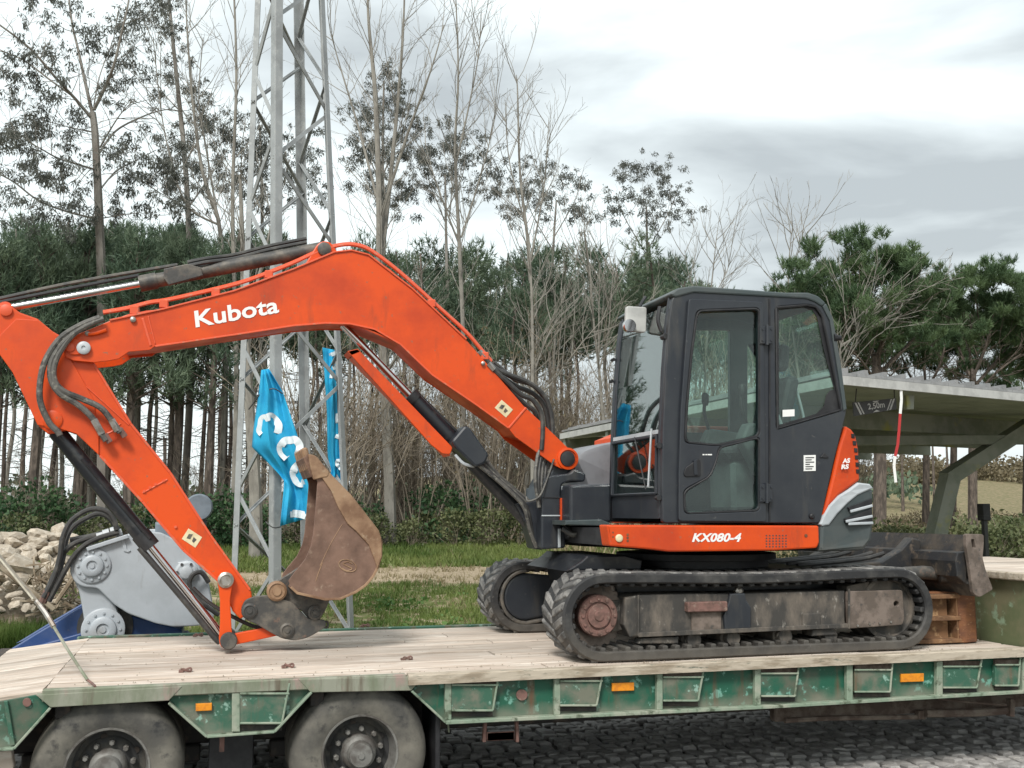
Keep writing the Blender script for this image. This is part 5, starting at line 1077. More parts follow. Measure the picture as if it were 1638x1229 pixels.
# front frame, swing post
MB().slabpx(rounded([(912, 776), (978, 774), (978, 836), (912, 836)], 4), 1.05, 2.2, .02).build('front_frame', M['navy'], ex)
MB().slabpx([(904, 833), (962, 831), (974, 836), (978, 842), (905, 840)], .95, 2.1, .008).build('frame_step', M['cw'], ex)
MB().slabpx([(905, 842), (975, 842), (975, 876), (930, 874), (908, 862)], 1.2, 1.9, .02).build('swing_base', M['black'], ex)
MB().tube([P(908, 858, 1.15), P(940, 850, 1.1), P(958, 860, 1.1), P(975, 872, 1.1)], .018, 7).build('frame_hose', M['hose'], ex); MB().tube([P(925, 868, 1.12), P(945, 862, 1.08), P(975, 860, 1.1)], .014, 7).build('frame_hose', M['hose_dusty'], ex)
mb = MB(); mb.tube([P(900, 846, 1.15), P(918, 856, 1.1), P(930, 849, 1.1)], .02, 7); mb.build('frame_hose', M['hose'], ex)
sp = rounded([(866, 798), (870, 775), (878, 761), (912, 757), (918, 750), (938, 758), (936, 771), (914, 770), (899, 775), (897, 790), (897, 842), (905, 850), (905, 877), (866, 879)], 4)
MB().slabpx(sp, 1.26, 1.66, .015).build('swing_post', M['navy'], ex)
for y in (1.26, 1.60): MB().slabpx(rounded([(880, 762), (888, 742), (902, 720), (914, 722), (920, 738), (920, 762), (900, 775)], 5), y - (.0 if y > 1.4 else .0) + .09, y + .13, .008).build('boom_ear', M['navy'], ex)
MB().slabpx([(868, 795), (897, 795), (897, 797), (868, 797)], 1.254, 1.27, .001).build('seam', M['black'], ex); MB().slabpx([(867, 824), (897, 824), (897, 826), (867, 826)], 1.254, 1.27, .001).build('seam', M['lightgrey'], ex)
MB().slabpx([(893, 846), (897, 846), (897, 876), (893, 876)], 1.25, 1.27, .002).build('seam', M['lightgrey'], ex)
MB().slabpx([(897, 797), (903, 797), (903, 832), (897, 832)], 1.24, 1.27, .003).build('swing_marker', M['orange'], ex); MB().slabpx([(899, 778), (902, 778), (903, 830), (900, 830)], 1.235, 1.25, .002).build('swing_rod', M['lightgrey'], ex)

# cab: near wall, far wall, posts, roof, glass
YF = 1.10
nearwall = rounded([(1060, 837), (1059, 770), (1060, 700), (1064, 600), (1070, 514), (1075, 478), (1086, 464), (1110, 460), (1258, 471), (1292, 471), (1306, 475), (1319, 486), (1330, 508), (1343, 585), (1352, 640), (1354, 660), (1335, 735), (1312, 837)], 6)
win_up = rounded([(1117, 499), (1213, 496), (1213, 696), (1149, 711), (1098, 706), (1101, 650), (1108, 570)], 9)
win_lo = rounded([(1149, 716), (1213, 701), (1213, 815), (1098, 820), (1096, 788), (1136, 764), (1146, 740)], 9)
win_re = rounded([(1240, 491), (1290, 487), (1306, 490), (1317, 506), (1328, 560), (1347, 657), (1242, 688)], 8)
MB().slabpx([nearwall, win_up, win_lo, win_re], .17, .215, .008).build('cab_side', M['navy'], ex)
door = pivot('door', ex, P(1226, 660, .17))
d_out = rounded([(1086, 834), (1086, 760), (1089, 660), (1096, 560), (1102, 478), (1221, 483), (1226, 835)], 5)
MB().slabpx([d_out, rounded([(1114, 496), (1216, 492), (1216, 698), (1148, 714), (1094, 709), (1097, 650), (1104, 570)], 9), rounded([(1150, 714), (1216, 698), (1216, 818), (1094, 823), (1093, 784), (1135, 762), (1145, 738)], 9)], .142, .168, .006).build('door_frame', M['navy'], door)
MB().slabpx([win_up], .176, .182, .001).build('door_glass', M['glass'], door); MB().slabpx([win_lo], .176, .182, .001).build('door_glass', M['glass'], door)
def seal(pts, w=.008, name='window_seal', m=None, Y=.15, par=None): MB().tube([P(a, b, Y) for a, b in pts + [pts[0]]], w, 6, False, False).build(name, m or M['black'], par or door)
seal(rounded([(1115.5, 497.5), (1214.5, 494), (1214.5, 697), (1148.5, 712.5), (1096, 707.5), (1099, 650), (1106, 570)], 9), .009, Y=.148); seal(rounded([(1150, 716), (1214.5, 700), (1214.5, 816.5), (1096, 821.5), (1094.5, 786), (1135.5, 763), (1145.5, 739)], 9), .008, Y=.148)
MB().slabpx([rounded([(1094, 757), (1097, 748), (1117, 734), (1121, 737), (1121, 762), (1096, 763)], 3)], .132, .143, .004).build('handle_cup', M['black'], door); MB().slabpx([(1110, 737), (1115, 735), (1116, 760), (1111, 760)], .125, .14, .003).build('handle', M['navy'], door)
MB().lathe(P(1097, 759, .142), [(.01, .008), (.01, -.006), (0, -.006)], 'y', 12).build('lock', M['steel'], door)
mb = MB()
for a, b in ((1124, 1127), (1128.5, 1131), (1132, 1139)): mb.slabpx([(a, 726.5), (b, 726.5), (b, 728.5), (a, 728.5)], .1395, .143, .0005)
mb.build('handle_sticker', M['white'], door)
for hy in (537, 790):
    mb = MB(); mb.slabpx([(1216, hy - 15), (1236, hy - 15), (1236, hy + 13), (1216, hy + 13)], .128, .15, .003); mb.tube([P(1227, hy - 17, .125), P(1227, hy + 15, .125)], .012, 8, False)
    for dx in (-7, 7):
        for dz in (-10, 8): mb.lathe(P(1227 + dx, hy + dz, .128), [(.008, .01), (.008, -.006), (0, -.006)], 'y', 6)
    mb.build('hinge', M['navy'], door)
MB().slabpx([win_re], .19, .196, .001).build('rear_side_glass', M['glass'], ex)
seal([(1241.5, 492.5), (1290, 488.5), (1305, 491.5), (1315.5, 507), (1326.5, 560), (1345, 656), (1243.5, 686)], .009, 'window_seal', M['black'], .172, ex)
fr = rounded([(1243, 494), (1289, 490), (1303, 493), (1313, 508), (1324, 560), (1338, 618)], 3)
MB().slabpx([(1338, 622), (1345, 657), (1300, 669), (1318, 650), (1322, 632), (1328, 625)], .185, .19, .001).build('glass_mask', M['black'], ex)
MB().slabpx([[(1240, 489), (1291, 486), (1307, 489), (1319, 506), (1349, 658), (1242, 689)], [(1246, 496), (1287, 492), (1299, 496), (1307, 508), (1318, 560), (1336, 630), (1330, 655), (1246, 680)]], .184, .189, .001).build('glass_border', M['black'], ex)
MB().slabpx([(1252, 656), (1271, 655), (1271, 666), (1252, 667)], .181, .184, .0005).build('window_sticker', M['white'], ex)
# far wall
Yf = YF
farwall = [(x, z) for x, z in XZ(nearwall, .17)]; dxf = 0.0
fw1 = XZ(rounded([(1080, 528), (1168, 528), (1168, 692), (1068, 692)], 4), Yf); fw2 = XZ(rounded([(1196, 552), (1246, 545), (1252, 600), (1252, 640), (1248, 676), (1196, 690)], 4), Yf)
xmin = min(p[0] for p in farwall)
MB().slab([farwall, fw1, fw2], Yf, Yf + .045, .006).build('cab_side', M['navy'], ex)
MB().slab([fw1], Yf + .02, Yf + .026, .001).build('far_glass', M['glass'], ex); MB().slab([fw2], Yf + .02, Yf + .026, .001).build('far_glass', M['glass'], ex)
# front: curved screen between the two walls with a lower pane
fp = [P(1060, 830, .17), P(1059, 770, .17), P(1060, 700, .17), P(1064, 600, .17), P(1070, 514, .17), P(1076, 474, .17)]
fp = [(p.x, p.z) for p in fp]
zsp = P(1058, 690, .2).z
def strip(z0, z1, y0, y1, dx, th, bev, name, m, par=ex, sm=False):
    pts = [q for q in fp if z0 < q[1] < z1]; it = lambda z: float(np.interp(z, [q[1] for q in fp], [q[0] for q in fp]))
    pts = [(it(z0), z0)] + pts + [(it(z1), z1)]
    loop = [(x + dx, z) for x, z in pts] + [(x + dx + th, z) for x, z in reversed(pts)]
    return MB().slab([loop], y0, y1, bev).build(name, m, par, sm)
zt0, ztop = fp[0][1], fp[-1][1]
strip(zt0 + .03, ztop, .217, .245, -.006, .09, .01, 'front_post', M['navy']); strip(zt0 + .03, ztop, 1.06, 1.097, -.006, .09, .01, 'front_post', M['navy'])
strip(zsp + .012, ztop - .05, .236, 1.074, .006, .006, .001, 'windscreen', M['screen']); strip(zt0 + .16, zsp - .012, .236, 1.074, .006, .006, .001, 'lower_windscreen', M['screen'])
strip(zsp - .014, zsp + .014, .236, 1.074, -.006, .03, .004, 'screen_bar', M['lightgrey']); strip(zt0 + .0, zt0 + .16, .218, 1.096, -.004, .06, .01, 'front_panel', M['navy'])
mb = MB()
for z in (.19, .5, .8, 1.05):
    pass
xq = lambda z: float(np.interp(z, [q[1] for q in fp], [q[0] for q in fp])) - .008
for y, zz in ((1.135, fp[0][1] + 1.05), (1.135, fp[0][1] + 1.22)): mb.lathe((xq(zz) - .012, y, zz), [(.014, -.02), (.014, .02)], 'y', 8)
mb.lathe((xq(zt0 + .14) - .01, 1.13, zt0 + .14), [(.018, -.02), (.018, .02)], 'y', 8); mb.lathe((xq(zt0 + .14) - .01, .2, zt0 + .14), [(.018, -.02), (.018, .02)], 'y', 8); mb.lathe((xq(zsp - .1) - .01, .2, zsp - .1), [(.02, -.02), (.02, .02)], 'y', 8)
mb.build('screen_stop', M['black'], ex)
MB().tube([(xq(zt0 + .22) - .02, .34, zt0 + .22), (xq(zt0 + .5) - .015, .30, zt0 + .62)], .008, 5).build('wiper', M['lightgrey'], ex); MB().tube([(xq(zt0 + .2) - .02, .38, zt0 + .2), (xq(zt0 + .5) - .015, .6, zt0 + .58)], .006, 5).build('wiper', M['black'], ex)
seal_y = [(xq(zt0 + .17) - .002, .25, zt0 + .17), (xq(zt0 + .17) - .002, 1.06, zt0 + .17), (xq(zsp - .03) - .002, 1.06, zsp - .03), (xq(zsp - .03) - .002, .25, zsp - .03), (xq(zt0 + .17) - .002, .25, zt0 + .17)]
MB().tube(seal_y, .012, 6, False).build('lower_screen_frame', M['navy'], ex)
# roof, rear wall, floor
rt = rounded([(1072, 470), (1084, 461), (1110, 457), (1258, 468), (1294, 468), (1309, 473), (1322, 485), (1316, 491), (1304, 483), (1290, 478), (1110, 468), (1080, 476)], 4)
MB().slabpx(rt, .158, 1.16, .012).build('roof', M['cw'], ex)
MB().slabpx([(1322, 486), (1333, 510), (1346, 585), (1355, 655), (1350, 657), (1340, 590), (1328, 514), (1316, 490)], .158, .20, .006).build('rear_trim', M['cw'], ex)
rw = [P(1312, 837, .17), P(1335, 735, .17), P(1352, 660, .17), P(1343, 585, .17), P(1330, 510, .17), P(1318, 487, .17)]
mb = MB(); pts = [(p.x, p.z) for p in rw]
mb.slab([[(x - .035, z) for x, z in pts[:3]] + [(x - .005, z) for x, z in reversed(pts[:3])]], .21, 1.11, .004); mb.build('rear_wall', M['navy'], ex)
MB().slab([[(x - .02, z) for x, z in pts[2:]] + [(x - .014, z) for x, z in reversed(pts[2:])]], .21, 1.11, .001).build('rear_glass', M['glass'], ex)
MB().slab([[(3.05, zt0 - .0), (4.3, zt0 - .0), (4.3, zt0 + .05), (3.05, zt0 + .05)]], .215, 1.1, .002).build('cab_floor', M['interior'], ex)
MB().lathe(P(1344, 541, .17), [(.02, .0), (.02, -.03), (.03, -.035), (.03, -.06), (0, -.06)], (1, 0, 0) if False else 'x', 10).build('rear_lug', M['black'], ex)
# seat, consoles, levers
st = pivot('seat', ex, (3.95, .65, zt0 + .1))
MB().box(3.62, 4.08, .42, .88, zt0 + .42, zt0 + .54, .05).build('cushion', M['seat'], st)
MB().slab([rounded([(4.0, zt0 + .5), (4.12, zt0 + .5), (4.26, zt0 + 1.02), (4.22, zt0 + 1.06), (4.14, zt0 + 1.04)], .03)], .44, .86, .04).build('backrest', M['seat'], st)
MB().slab([rounded([(4.12, zt0 + 1.1), (4.22, zt0 + 1.1), (4.24, zt0 + 1.3), (4.16, zt0 + 1.31)], .04)], .52, .78, .04).build('headrest', M['seat'], st)
MB().box(3.68, 4.04, .46, .84, zt0 + .05, zt0 + .42, .03).build('seat_base', M['interior'], st)
MB().tube([(3.9, .43, zt0 + 1.02), (4.02, .42, zt0 + .8), (4.1, .42, zt0 + .6)], .012, 6).build('seat_belt', M['lightgrey'], st)
MB().tube([(4.24, .5, zt0 + 1.0), (4.3, .5, zt0 + .78), (4.32, .5, zt0 + .62)], .01, 6).build('seat_belt', M['lightgrey'], st)
for y, nm in ((.33, 'console'), (.92, 'console')):
    c = MB().slab([rounded([(3.66, zt0 + .56), (3.72, zt0 + .68), (4.08, zt0 + .64), (4.08, zt0 + .3), (3.8, zt0 + .3)], .03)], y - .06, y + .06, .02).build(nm, M['interior'], ex)
    MB().tube([(3.74, y, zt0 + .66), (3.70, y, zt0 + .8), (3.71, y, zt0 + .9)], .014, 7).build('lever', M['black'], c); MB().lathe((3.71, y, zt0 + .86), [(.018, 0), (.028, .03), (.028, .08), (.015, .1), (0, .1)], 'z', 12).build('lever_grip', M['black'], c, True)
MB().box(3.1, 3.16, .86, 1.03, zt0 + .72, zt0 + .95, .01).build('display', M['black'], ex)
for y in (.55, .66):
    MB().tube([(3.25, y, zt0 + .05), (3.2, y, zt0 + .3), (3.24, y, zt0 + .5)], .012, 6).build('travel_lever', M['black'], ex); MB().box(3.14, 3.28, y - .04, y + .04, zt0 + .1, zt0 + .12, .004).build('pedal', M['black'], ex)
# lamp and mirror at the front corner
mp_ = P(1052, 532, 1.0); MB().slab([rounded([(xq(mp_.z) - .17, mp_.z - .08), (xq(mp_.z) - .01, mp_.z - .09), (xq(mp_.z) - .0, mp_.z + .1), (xq(mp_.z) - .16, mp_.z + .1)], .02)], .55, .59, .008).build('mirror', M['fascia'], ex)  # off-white paint stands for the bright reflection in the mirror
MB().lathe((xq(mp_.z) - .15, .52, mp_.z - .05), [(.0, .05), (.045, .04), (.05, 0), (.045, -.01), (0, -.01)], 'y', 18).build('work_lamp', M['chrome'], ex, True)
MB().tube([(xq(mp_.z) - .05, .57, mp_.z + .1), (xq(mp_.z) - .02, .6, mp_.z + .14), (xq(mp_.z + .1) - .0, .62, mp_.z + .19)], .012, 6).build('mirror_arm', M['black'], ex)
mb = MB(); p = P(1066, 512, .22); mb.tube([(p.x - .03, .26, p.z + .1), (p.x - .05, .25, p.z), (p.x - .03, .24, p.z - .08)], .014, 6); mb.lathe((p.x - .02, .22, p.z - .12), [(.02, -.03), (.02, .03)], 'y', 8); mb.build('screen_latch', M['black'], ex)
# panel details
s_ = MB().slabpx([(1286, 728.5), (1305, 728), (1305, 753.5), (1286, 754)], .164, .17, .001).build('data_plate', M['white'], ex)
mb = MB()
for j in range(6): mb.slabpx([(1288.5, 731.5 + j * 3.6), (1288.5 + (14, 10, 14, 7, 13, 11)[j], 731.3 + j * 3.6), (1288.5 + (14, 10, 14, 7, 13, 11)[j], 733 + j * 3.6), (1288.5, 733.2 + j * 3.6)], .1625, .166, .0003)
mb.build('plate_print', M['ink'], ex)
MB().slabpx([(1312, 732), (1319, 724), (1326, 731), (1325, 733)], .160, .17, .003).build('latch', M['black'], ex); MB().lathe(P(1298, 826, .17), [(.02, .01), (.02, -.012), (.012, -.02), (0, -.02)], 'y', 12).build('latch', M['black'], ex)
mb = MB(); mb.slabpx([(1230.5, 478), (1232.5, 478), (1232.5, 836), (1230.5, 836)], .162, .172, .0005); mb.build('panel_gap', M['black'], ex)

# boom
YB0, YB1 = 1.30, 1.62
boom = pivot('boom', ex, P(908, 734, YB0))
top = [(104, 548), (118, 537), (141, 528), (177, 513), (205, 503), (234, 497), (262, 495), (300, 485), (375, 466), (420, 451), (470, 431), (505, 415), (535, 404), (562, 401), (590, 408), (625, 432), (660, 463), (700, 500), (745, 543), (800, 606), (839, 651), (862, 672), (885, 694), (916, 724)]
end = [(922, 731), (924, 739), (919, 746), (910, 750), (898, 750), (888, 745)]
bot = [(824, 699), (814, 686), (760, 647), (692, 601), (641, 552), (600, 528), (560, 518), (520, 517), (470, 521), (385, 534), (300, 545), (248, 554), (240, 560), (206, 563), (190, 574), (176, 577), (150, 580), (118, 577), (106, 572), (101, 562)]
lb = [(x, z) for x, z in XZ(top + end + bot, YB0)]
MB().slab([lb], YB0, YB0 + .016, .003).build('boom_plate', M['orange'], boom); MB().slab([lb], YB1 - .016, YB1, .003).build('boom_plate', M['orange'], boom)
inn_t = [(180, 517), (262, 499), (375, 470), (470, 435), (535, 408), (562, 405), (588, 412), (660, 467), (745, 547), (839, 655), (870, 690)]
inn_b = [(850, 700), (824, 692), (814, 681), (692, 596), (641, 548), (560, 514), (520, 513), (470, 517), (385, 530), (240, 553), (200, 557)]
# top and bottom flanges as strips so that the beam is a closed box
def beltplate(pts, name, th=.014, y0=YB0 + .004, y1=YB1 - .004, m=M['orange']):
    p = [Vector((x, 0, z)) for x, z in XZ(pts, YB0)]; mb = MB(); loop_o, loop_i = [], []
    for i in range(len(p)):
        d = (p[min(i + 1, len(p) - 1)] - p[max(i - 1, 0)]).normalized(); n_ = Vector((-d.z, 0, d.x)); loop_o.append((p[i].x, p[i].z)); loop_i.append((p[i].x + n_.x * th, p[i].z + n_.z * th))
    return mb.slab([loop_o + loop_i[::-1]], y0, y1, .002).build(name, m, boom)
beltplate(inn_t, 'boom_top_plate'); beltplate(inn_b, 'boom_bottom_plate', .014)
beltplate([(176, 514), (262, 496), (375, 467), (470, 432), (535, 405), (562, 402), (589, 409), (660, 464), (745, 544)], 'boom_edge', .012, YB0 - .012, YB0 + .0, M['orange_edge'])
beltplate([(814, 684), (760, 645), (692, 599), (641, 550), (600, 526), (560, 517), (520, 516), (470, 520), (385, 533), (248, 553)][::1], 'boom_edge', .012, YB0 - .008, YB0 + .0, M['orange_edge'])
def seam(a, b, w=2.2, name='weld_seam', m=M['orange_edge'], Y=YB0, par=boom): 
    d = (Vector(b) - Vector(a)).normalized(); n_ = Vector((-d.y, d.x)) * w / 2
    MB().slabpx([(a[0] + n_.x, a[1] + n_.y), (b[0] + n_.x, b[1] + n_.y), (b[0] - n_.x, b[1] - n_.y), (a[0] - n_.x, a[1] - n_.y)], Y - .007, Y + .002, .003).build(name, m, par)
seam((228, 509), (241, 553), 4); seam((237, 506), (248, 550), 2); seam((842, 652), (814, 685), 3)
MB().slabpx(rounded([(103, 553), (116, 542), (136, 545), (143, 556), (137, 567), (112, 568)], 5), YB0 - .012, YB0 + .002, .004).build('nose_boss', M['orange'], boom)
MB().lathe(P(134, 557, YB0 - .012), [(.045, .01), (.045, -.016), (.034, -.024), (.014, -.024), (.012, -.016), (0, -.016)], 'y', 24).build('boom_pin', M['lightgrey'], boom, True)
MB().lathe(P(112, 556, YB0 - .012), [(.03, .01), (.03, -.008), (.018, -.012), (0, -.012)], 'y', 18).build('boom_pin', M['orange_edge'], boom, True)
MB().lathe(P(908, 734, YB0), [(.085, .01), (.085, -.012), (.068, -.016), (.066, -.004), (.05, -.004), (.048, -.02), (.02, -.026), (0, -.026)], 'y', 28).build('foot_pin_boss', M['orange'], boom, True)
MB().lathe(P(908, 734, YB0 - .012), [(.058, .01), (.058, -.008), (.03, -.016), (0, -.016)], 'y', 24).build('foot_pin', M['black'], boom, True)
def ssticker(c, w, h, ang, Y, par):
    ca, sa = math.cos(R(ang)), math.sin(R(ang)); q = lambda u, v: (c[0] + u * ca - v * sa, c[1] + u * sa + v * ca)
    s_ = MB().slabpx([q(-w, -h), q(w, -h), q(w, h), q(-w, h)], Y - .003, Y, .0008).build('warning_sticker', M['cream'], par)
    mb = MB(); mb.slabpx([q(-w * .6, -h * .3), q(-w * .15, -h * .6), q(-w * .1, h * .3), q(-w * .55, h * .5)], Y - .0045, Y - .002, .0003); mb.slabpx([q(w * .1, -h * .3), q(w * .6, -h * .2), q(w * .5, h * .5), q(w * .2, h * .4)], Y - .0045, Y - .002, .0003); mb.build('sticker_print', M['oilysteel'], par)
ssticker((806, 654), 12, 8.5, 41, YB0, boom)
text('boom_lettering', 'Kubota', P(313, 523.5, YB0), P(447, 499.5, YB0), P(313, 498, YB0).z - P(313, 523.5, YB0).z, 0, M['white'], boom, .004, .022, .08)
# pipes along the top of the boom
for y, dy in ((YB0 + .03, 0), (YB0 + .09, -2), (YB1 - .09, -2), (YB1 - .03, 0)):
    MB().tube([P(a, b - 5 + dy, y) for a, b in [(165, 506), (205, 499), (240, 490), (262, 487), (300, 479), (375, 461), (420, 446), (470, 426), (510, 408), (545, 398), (570, 398), (595, 408), (640, 442), (700, 496), (745, 537), (772, 568), (786, 584)]], .012, 7).build('boom_pipe', M['orange_edge'], boom)
for q in ((215, 499), (262, 489), (345, 470), (430, 442), (690, 488), (775, 572)):
    p = P(q[0], q[1], YB0 + .02); mb = MB(); mb.box(p.x - .03, p.x + .03, YB0 + .0, YB0 + .14, p.z - .02, p.z + .04, .006); mb.build('pipe_clamp', M['orange_edge'], boom)
for q, s_ in (((213, 512), .02), ((140, 534), .016), ((772, 582), .016)): MB().lathe(P(q[0], q[1], YB0), [(s_, .01), (s_, -.02), (s_ * .5, -.026), (0, -.026)], 'y', 12).build('boom_bolt', M['steel'], boom, True)
MB().tube([P(141, 535, YB0 - .02), P(155, 533, YB0 - .02), P(170, 528, YB0 - .02)], .012, 6).build('boom_bracket', M['orange'], boom)
# fittings and hoses over the boom foot
hs = [([(770, 566), (790, 588), (815, 600), (845, 612), (868, 630), (880, 655), (884, 690), (880, 715)], YB0 + .02), ([(780, 578), (800, 600), (826, 618), (850, 628), (868, 645), (876, 670), (878, 700), (876, 720)], YB0 + .08), ([(785, 586), (812, 612), (835, 632), (852, 640), (866, 662), (868, 690), (866, 720)], YB0 + .0), ([(790, 580), (822, 606), (852, 616), (872, 640), (880, 670), (884, 705)], YB0 + .16), ([(786, 590), (815, 622), (838, 645), (856, 660), (862, 690)], YB0 + .12)]
for q, y in hs: MB().tube([P(a, b, y) for a, b in q], .019, 8).build('boom_hose', M['hose'], boom, True)
for q, y in hs[:3]: MB().tube([P(q[0][0] - 4, q[0][1] - 4, y), P(q[0][0] + 5, q[0][1] + 6, y)], .023, 6, False).build('hose_fitting', M['steel'], boom)
for i in range(6):
    x = 862 + i * 5; MB().tube([P(x + 6, 694 + i * 2, YB0 + .04 + i * .04), P(x - 2, 730, YB0 + .0 + i * .03), P(x - 6, 765, YB0 - .05 + i * .03), P(862 - i * 2 + i * 3, 812, YB0 - .06 + i * .02)], .014, 7).build('boom_hose', M['hose' if i % 2 else 'hose_dusty'], boom, True)
MB().tube([P(886, 735, 1.28), P(872, 775, 1.24), P(862, 795, 1.22), P(845, 802, 1.22), P(842, 795, 1.24)], .008, 6).build('grease_line', M['hose_dusty'], boom, True)

# arm
YA0, YA1 = 1.35, 1.57
arm = pivot('arm', ex, P(134, 557, YA0))
al = [(-70, 520), (-40, 494), (-8, 486), (18, 490), (32, 500), (60, 510), (84, 530), (110, 545), (150, 580), (209, 677), (272, 755), (337, 856), (402, 946), (404, 962), (396, 985), (384, 990), (372, 978), (352, 932), (293, 882), (228, 805), (160, 730), (145, 716), (122, 694), (104, 688), (90, 692), (76, 694), (62, 682), (32, 614), (2, 565), (-30, 545)]
la = XZ(al, YA0)
MB().slab([la], YA0, YA1, .010).build('arm_body', M['orange'], arm)
def beltarm(pts, name, wd=.01):
    mb = MB(); p = [P(a, b, YA0 - .002) for a, b in pts]
    for a, b in zip(p, p[1:]): mb.bar(a, b, .016, wd, (0, -1, 0), .003)
    mb.build(name, M['orange_edge'], arm)
beltarm([(150, 582), (209, 678), (272, 756), (337, 857), (400, 944)], 'arm_edge'); beltarm([(350, 930), (293, 880), (228, 803), (160, 729)], 'arm_edge')
seam((104, 588), (206, 680), 1.6, 'weld_seam', M['orange_edge'], YA0, arm); seam((228, 789), (268, 767), 2.2, 'weld_seam', M['orange_edge'], YA0, arm)
MB().slabpx([(0, 536), (26, 510), (60, 512), (96, 540), (112, 572), (150, 640), (158, 700), (158, 728), (122, 694), (96, 686), (60, 680), (20, 596), (-6, 560)], YA0 - .014, YA0 + .001, .004).build('arm_cheek', M['orange'], arm)
for q in ((231, 786), (240, 780), (249, 775), (262, 769), (281, 843)): MB().lathe(P(q[0], q[1], YA0), [(.010, .01), (.010, -.012), (0, -.012)], 'y', 8).build('arm_bolt', M['orange_edge'], arm)
ssticker((307, 861), 13, 10, 33, YA0, arm)
MB().lathe(P(10, 497, YA0), [(.04, .01), (.04, -.02), (.02, -.026), (0, -.026)], 'y', 18).build('arm_pin', M['orange_edge'], arm, True)
MB().lathe(P(84, 672, YA0 - .014), [(.065, .02), (.065, -.01), (.05, -.016), (0, -.016)], 'y', 24).build('arm_pin_boss', M['orange'], arm, True)
for q in ([(160, 508), (130, 520), (98, 540), (76, 570), (66, 600), (64, 640), (78, 675), (92, 690), (96, 697)], [(150, 516), (120, 532), (98, 552), (82, 580), (82, 608), (96, 630), (125, 648), (147, 668), (160, 690), (170, 705)], [(166, 510), (140, 520), (112, 540), (90, 575), (86, 605), (100, 625), (130, 638), (160, 652), (178, 672), (192, 692)]):
    MB().tube([P(a, b, YA0 - .10 + (.02 if i > 5 else 0)) for i, (a, b) in enumerate(q)], .021, 9).build('arm_hose', M['hose_dusty'], arm, True)
for a, b in (((150, 672), (163, 695)), ((178, 672), (188, 690))): MB().tube([P(*a, YA0 - .08), P(*b, YA0 - .08)], .026, 6, False).build('hose_fitting', M['steel'], arm)
for q, d in (((172, 703), 5), ((196, 694), 5)): MB().tube([P(q[0] - d, q[1] - d - 3, YA0 - .07), P(q[0] + d - 1, q[1] + d, YA0 - .07)], .022, 6, False).build('hose_fitting', M['rustpink'], arm)
MB().tube([P(163, 697, YA0 - .05), P(180, 690, YA0 - .05), P(193, 678, YA0 - .05)], .008, 5).build('hose_bracket', M['orange'], arm)

# cylinders
def along(a, b, t): return a + (b - a) * t
yc = (YA0 + YA1) / 2
# arm cylinder on top of the boom
ac = pivot('arm_cylinder', ex, P(225, 454, yc)); a0, a1 = P(8, 494, yc), P(560, 383, yc)
g0 = P(223, 454.5, yc); MB().tube([a0, g0], .026, 16, False).build('cylinder_rod', M['chrome'], ac, True)
e1 = along(g0, P(520, 397, yc), 1); MB().tube([g0, along(g0, e1, .09)], .06, 18, False).build('cylinder_gland', M['oilysteel'], ac, True); MB().tube([along(g0, e1, .085), e1], .052, 18, False).build('cylinder_barrel', M['oilysteel'], ac, True)
MB().slabpx(rounded([(485, 428), (508, 390), (518, 385), (530, 388), (545, 412)], 6), YB0 + .02, YB1 - .02, .008).build('cylinder_mount', M['orange'], ac); MB().lathe(P(519, 398, YB0), [(.05, .02), (.05, .0), (.03, -.01), (0, -.01)], 'y', 20).build('cylinder_pin', M['oilysteel'], ac, True)
MB().tube([P(0, 478, yc + .06), P(120, 452, yc + .06), P(284, 424, yc + .06)], .014, 7).build('rod_guard', M['oilysteel'], ac); MB().tube([P(0, 484, yc - .02), P(110, 462, yc - .02), P(222, 441, yc - .02)], .013, 7).build('rod_guard', M['black'], ac)
MB().slabpx([(262, 430), (300, 422), (322, 428), (325, 441), (270, 456), (262, 446)], yc - .07, yc - .03, .006).build('valve_block', M['oilysteel'], ac)
for i, dz in enumerate((0, -6)): MB().tube([P(300, 426 + dz, yc - .04 + i * .06), P(330, 420 + dz, yc - .05 + i * .06), P(375, 414 + dz, yc + i * .06), P(430, 400 + dz, yc + i * .06), P(490, 388 + dz, yc + i * .06)], .015, 7).build('cylinder_hose', M['hose'], ac, True)
MB().lathe(P(8, 494, yc - .08), [(.05, 0), (.05, .16)], 'y', 18).build('rod_eye', M['orange_edge'], ac, True)
# boom cylinder
bc = pivot('boom_cylinder', ex, P(690, 665, yc)); rt_, gl, be = P(548, 520, yc), P(655, 632, yc), P(860, 850, yc + .02)
MB().tube([rt_, gl], .028, 16, False).build('cylinder_rod', M['chrome'], bc, True); MB().tube([gl, along(gl, be, .04)], .07, 20, False).build('cylinder_gland', M['black'], bc, True); MB().tube([along(gl, be, .035), be], .062, 20, False).build('cylinder_barrel', M['blackgloss'], bc, True)
MB().tube([P(665, 626, yc), P(735, 695, yc)], .012, 7, False).build('cylinder_pipe', M['black'], bc)
MB().slabpx(rounded([(556, 562), (572, 558), (724, 716), (720, 727), (708, 726), (690, 712)], 3), yc - .12, yc - .095, .004).build('cylinder_guard', M['orange'], bc); MB().slabpx([(556, 562), (572, 558), (577, 563), (562, 569)], yc - .12, yc + .1, .003).build('guard_bracket', M['orange'], bc)
p0, p1 = P(562, 566, yc), P(715, 724, yc); MB().bar(p0 + Vector((0, 0, -.03)), p1 + Vector((0, 0, -.03)), .20, .012, (0, 0, 1)).build('cylinder_guard', M['orange_edge'], bc)
MB().slabpx(rounded([(722, 706), (744, 680), (752, 684), (783, 728), (776, 742), (761, 748), (728, 716)], 5), yc - .16, yc + .06, .018).build('hose_cover', M['navy'], bc)
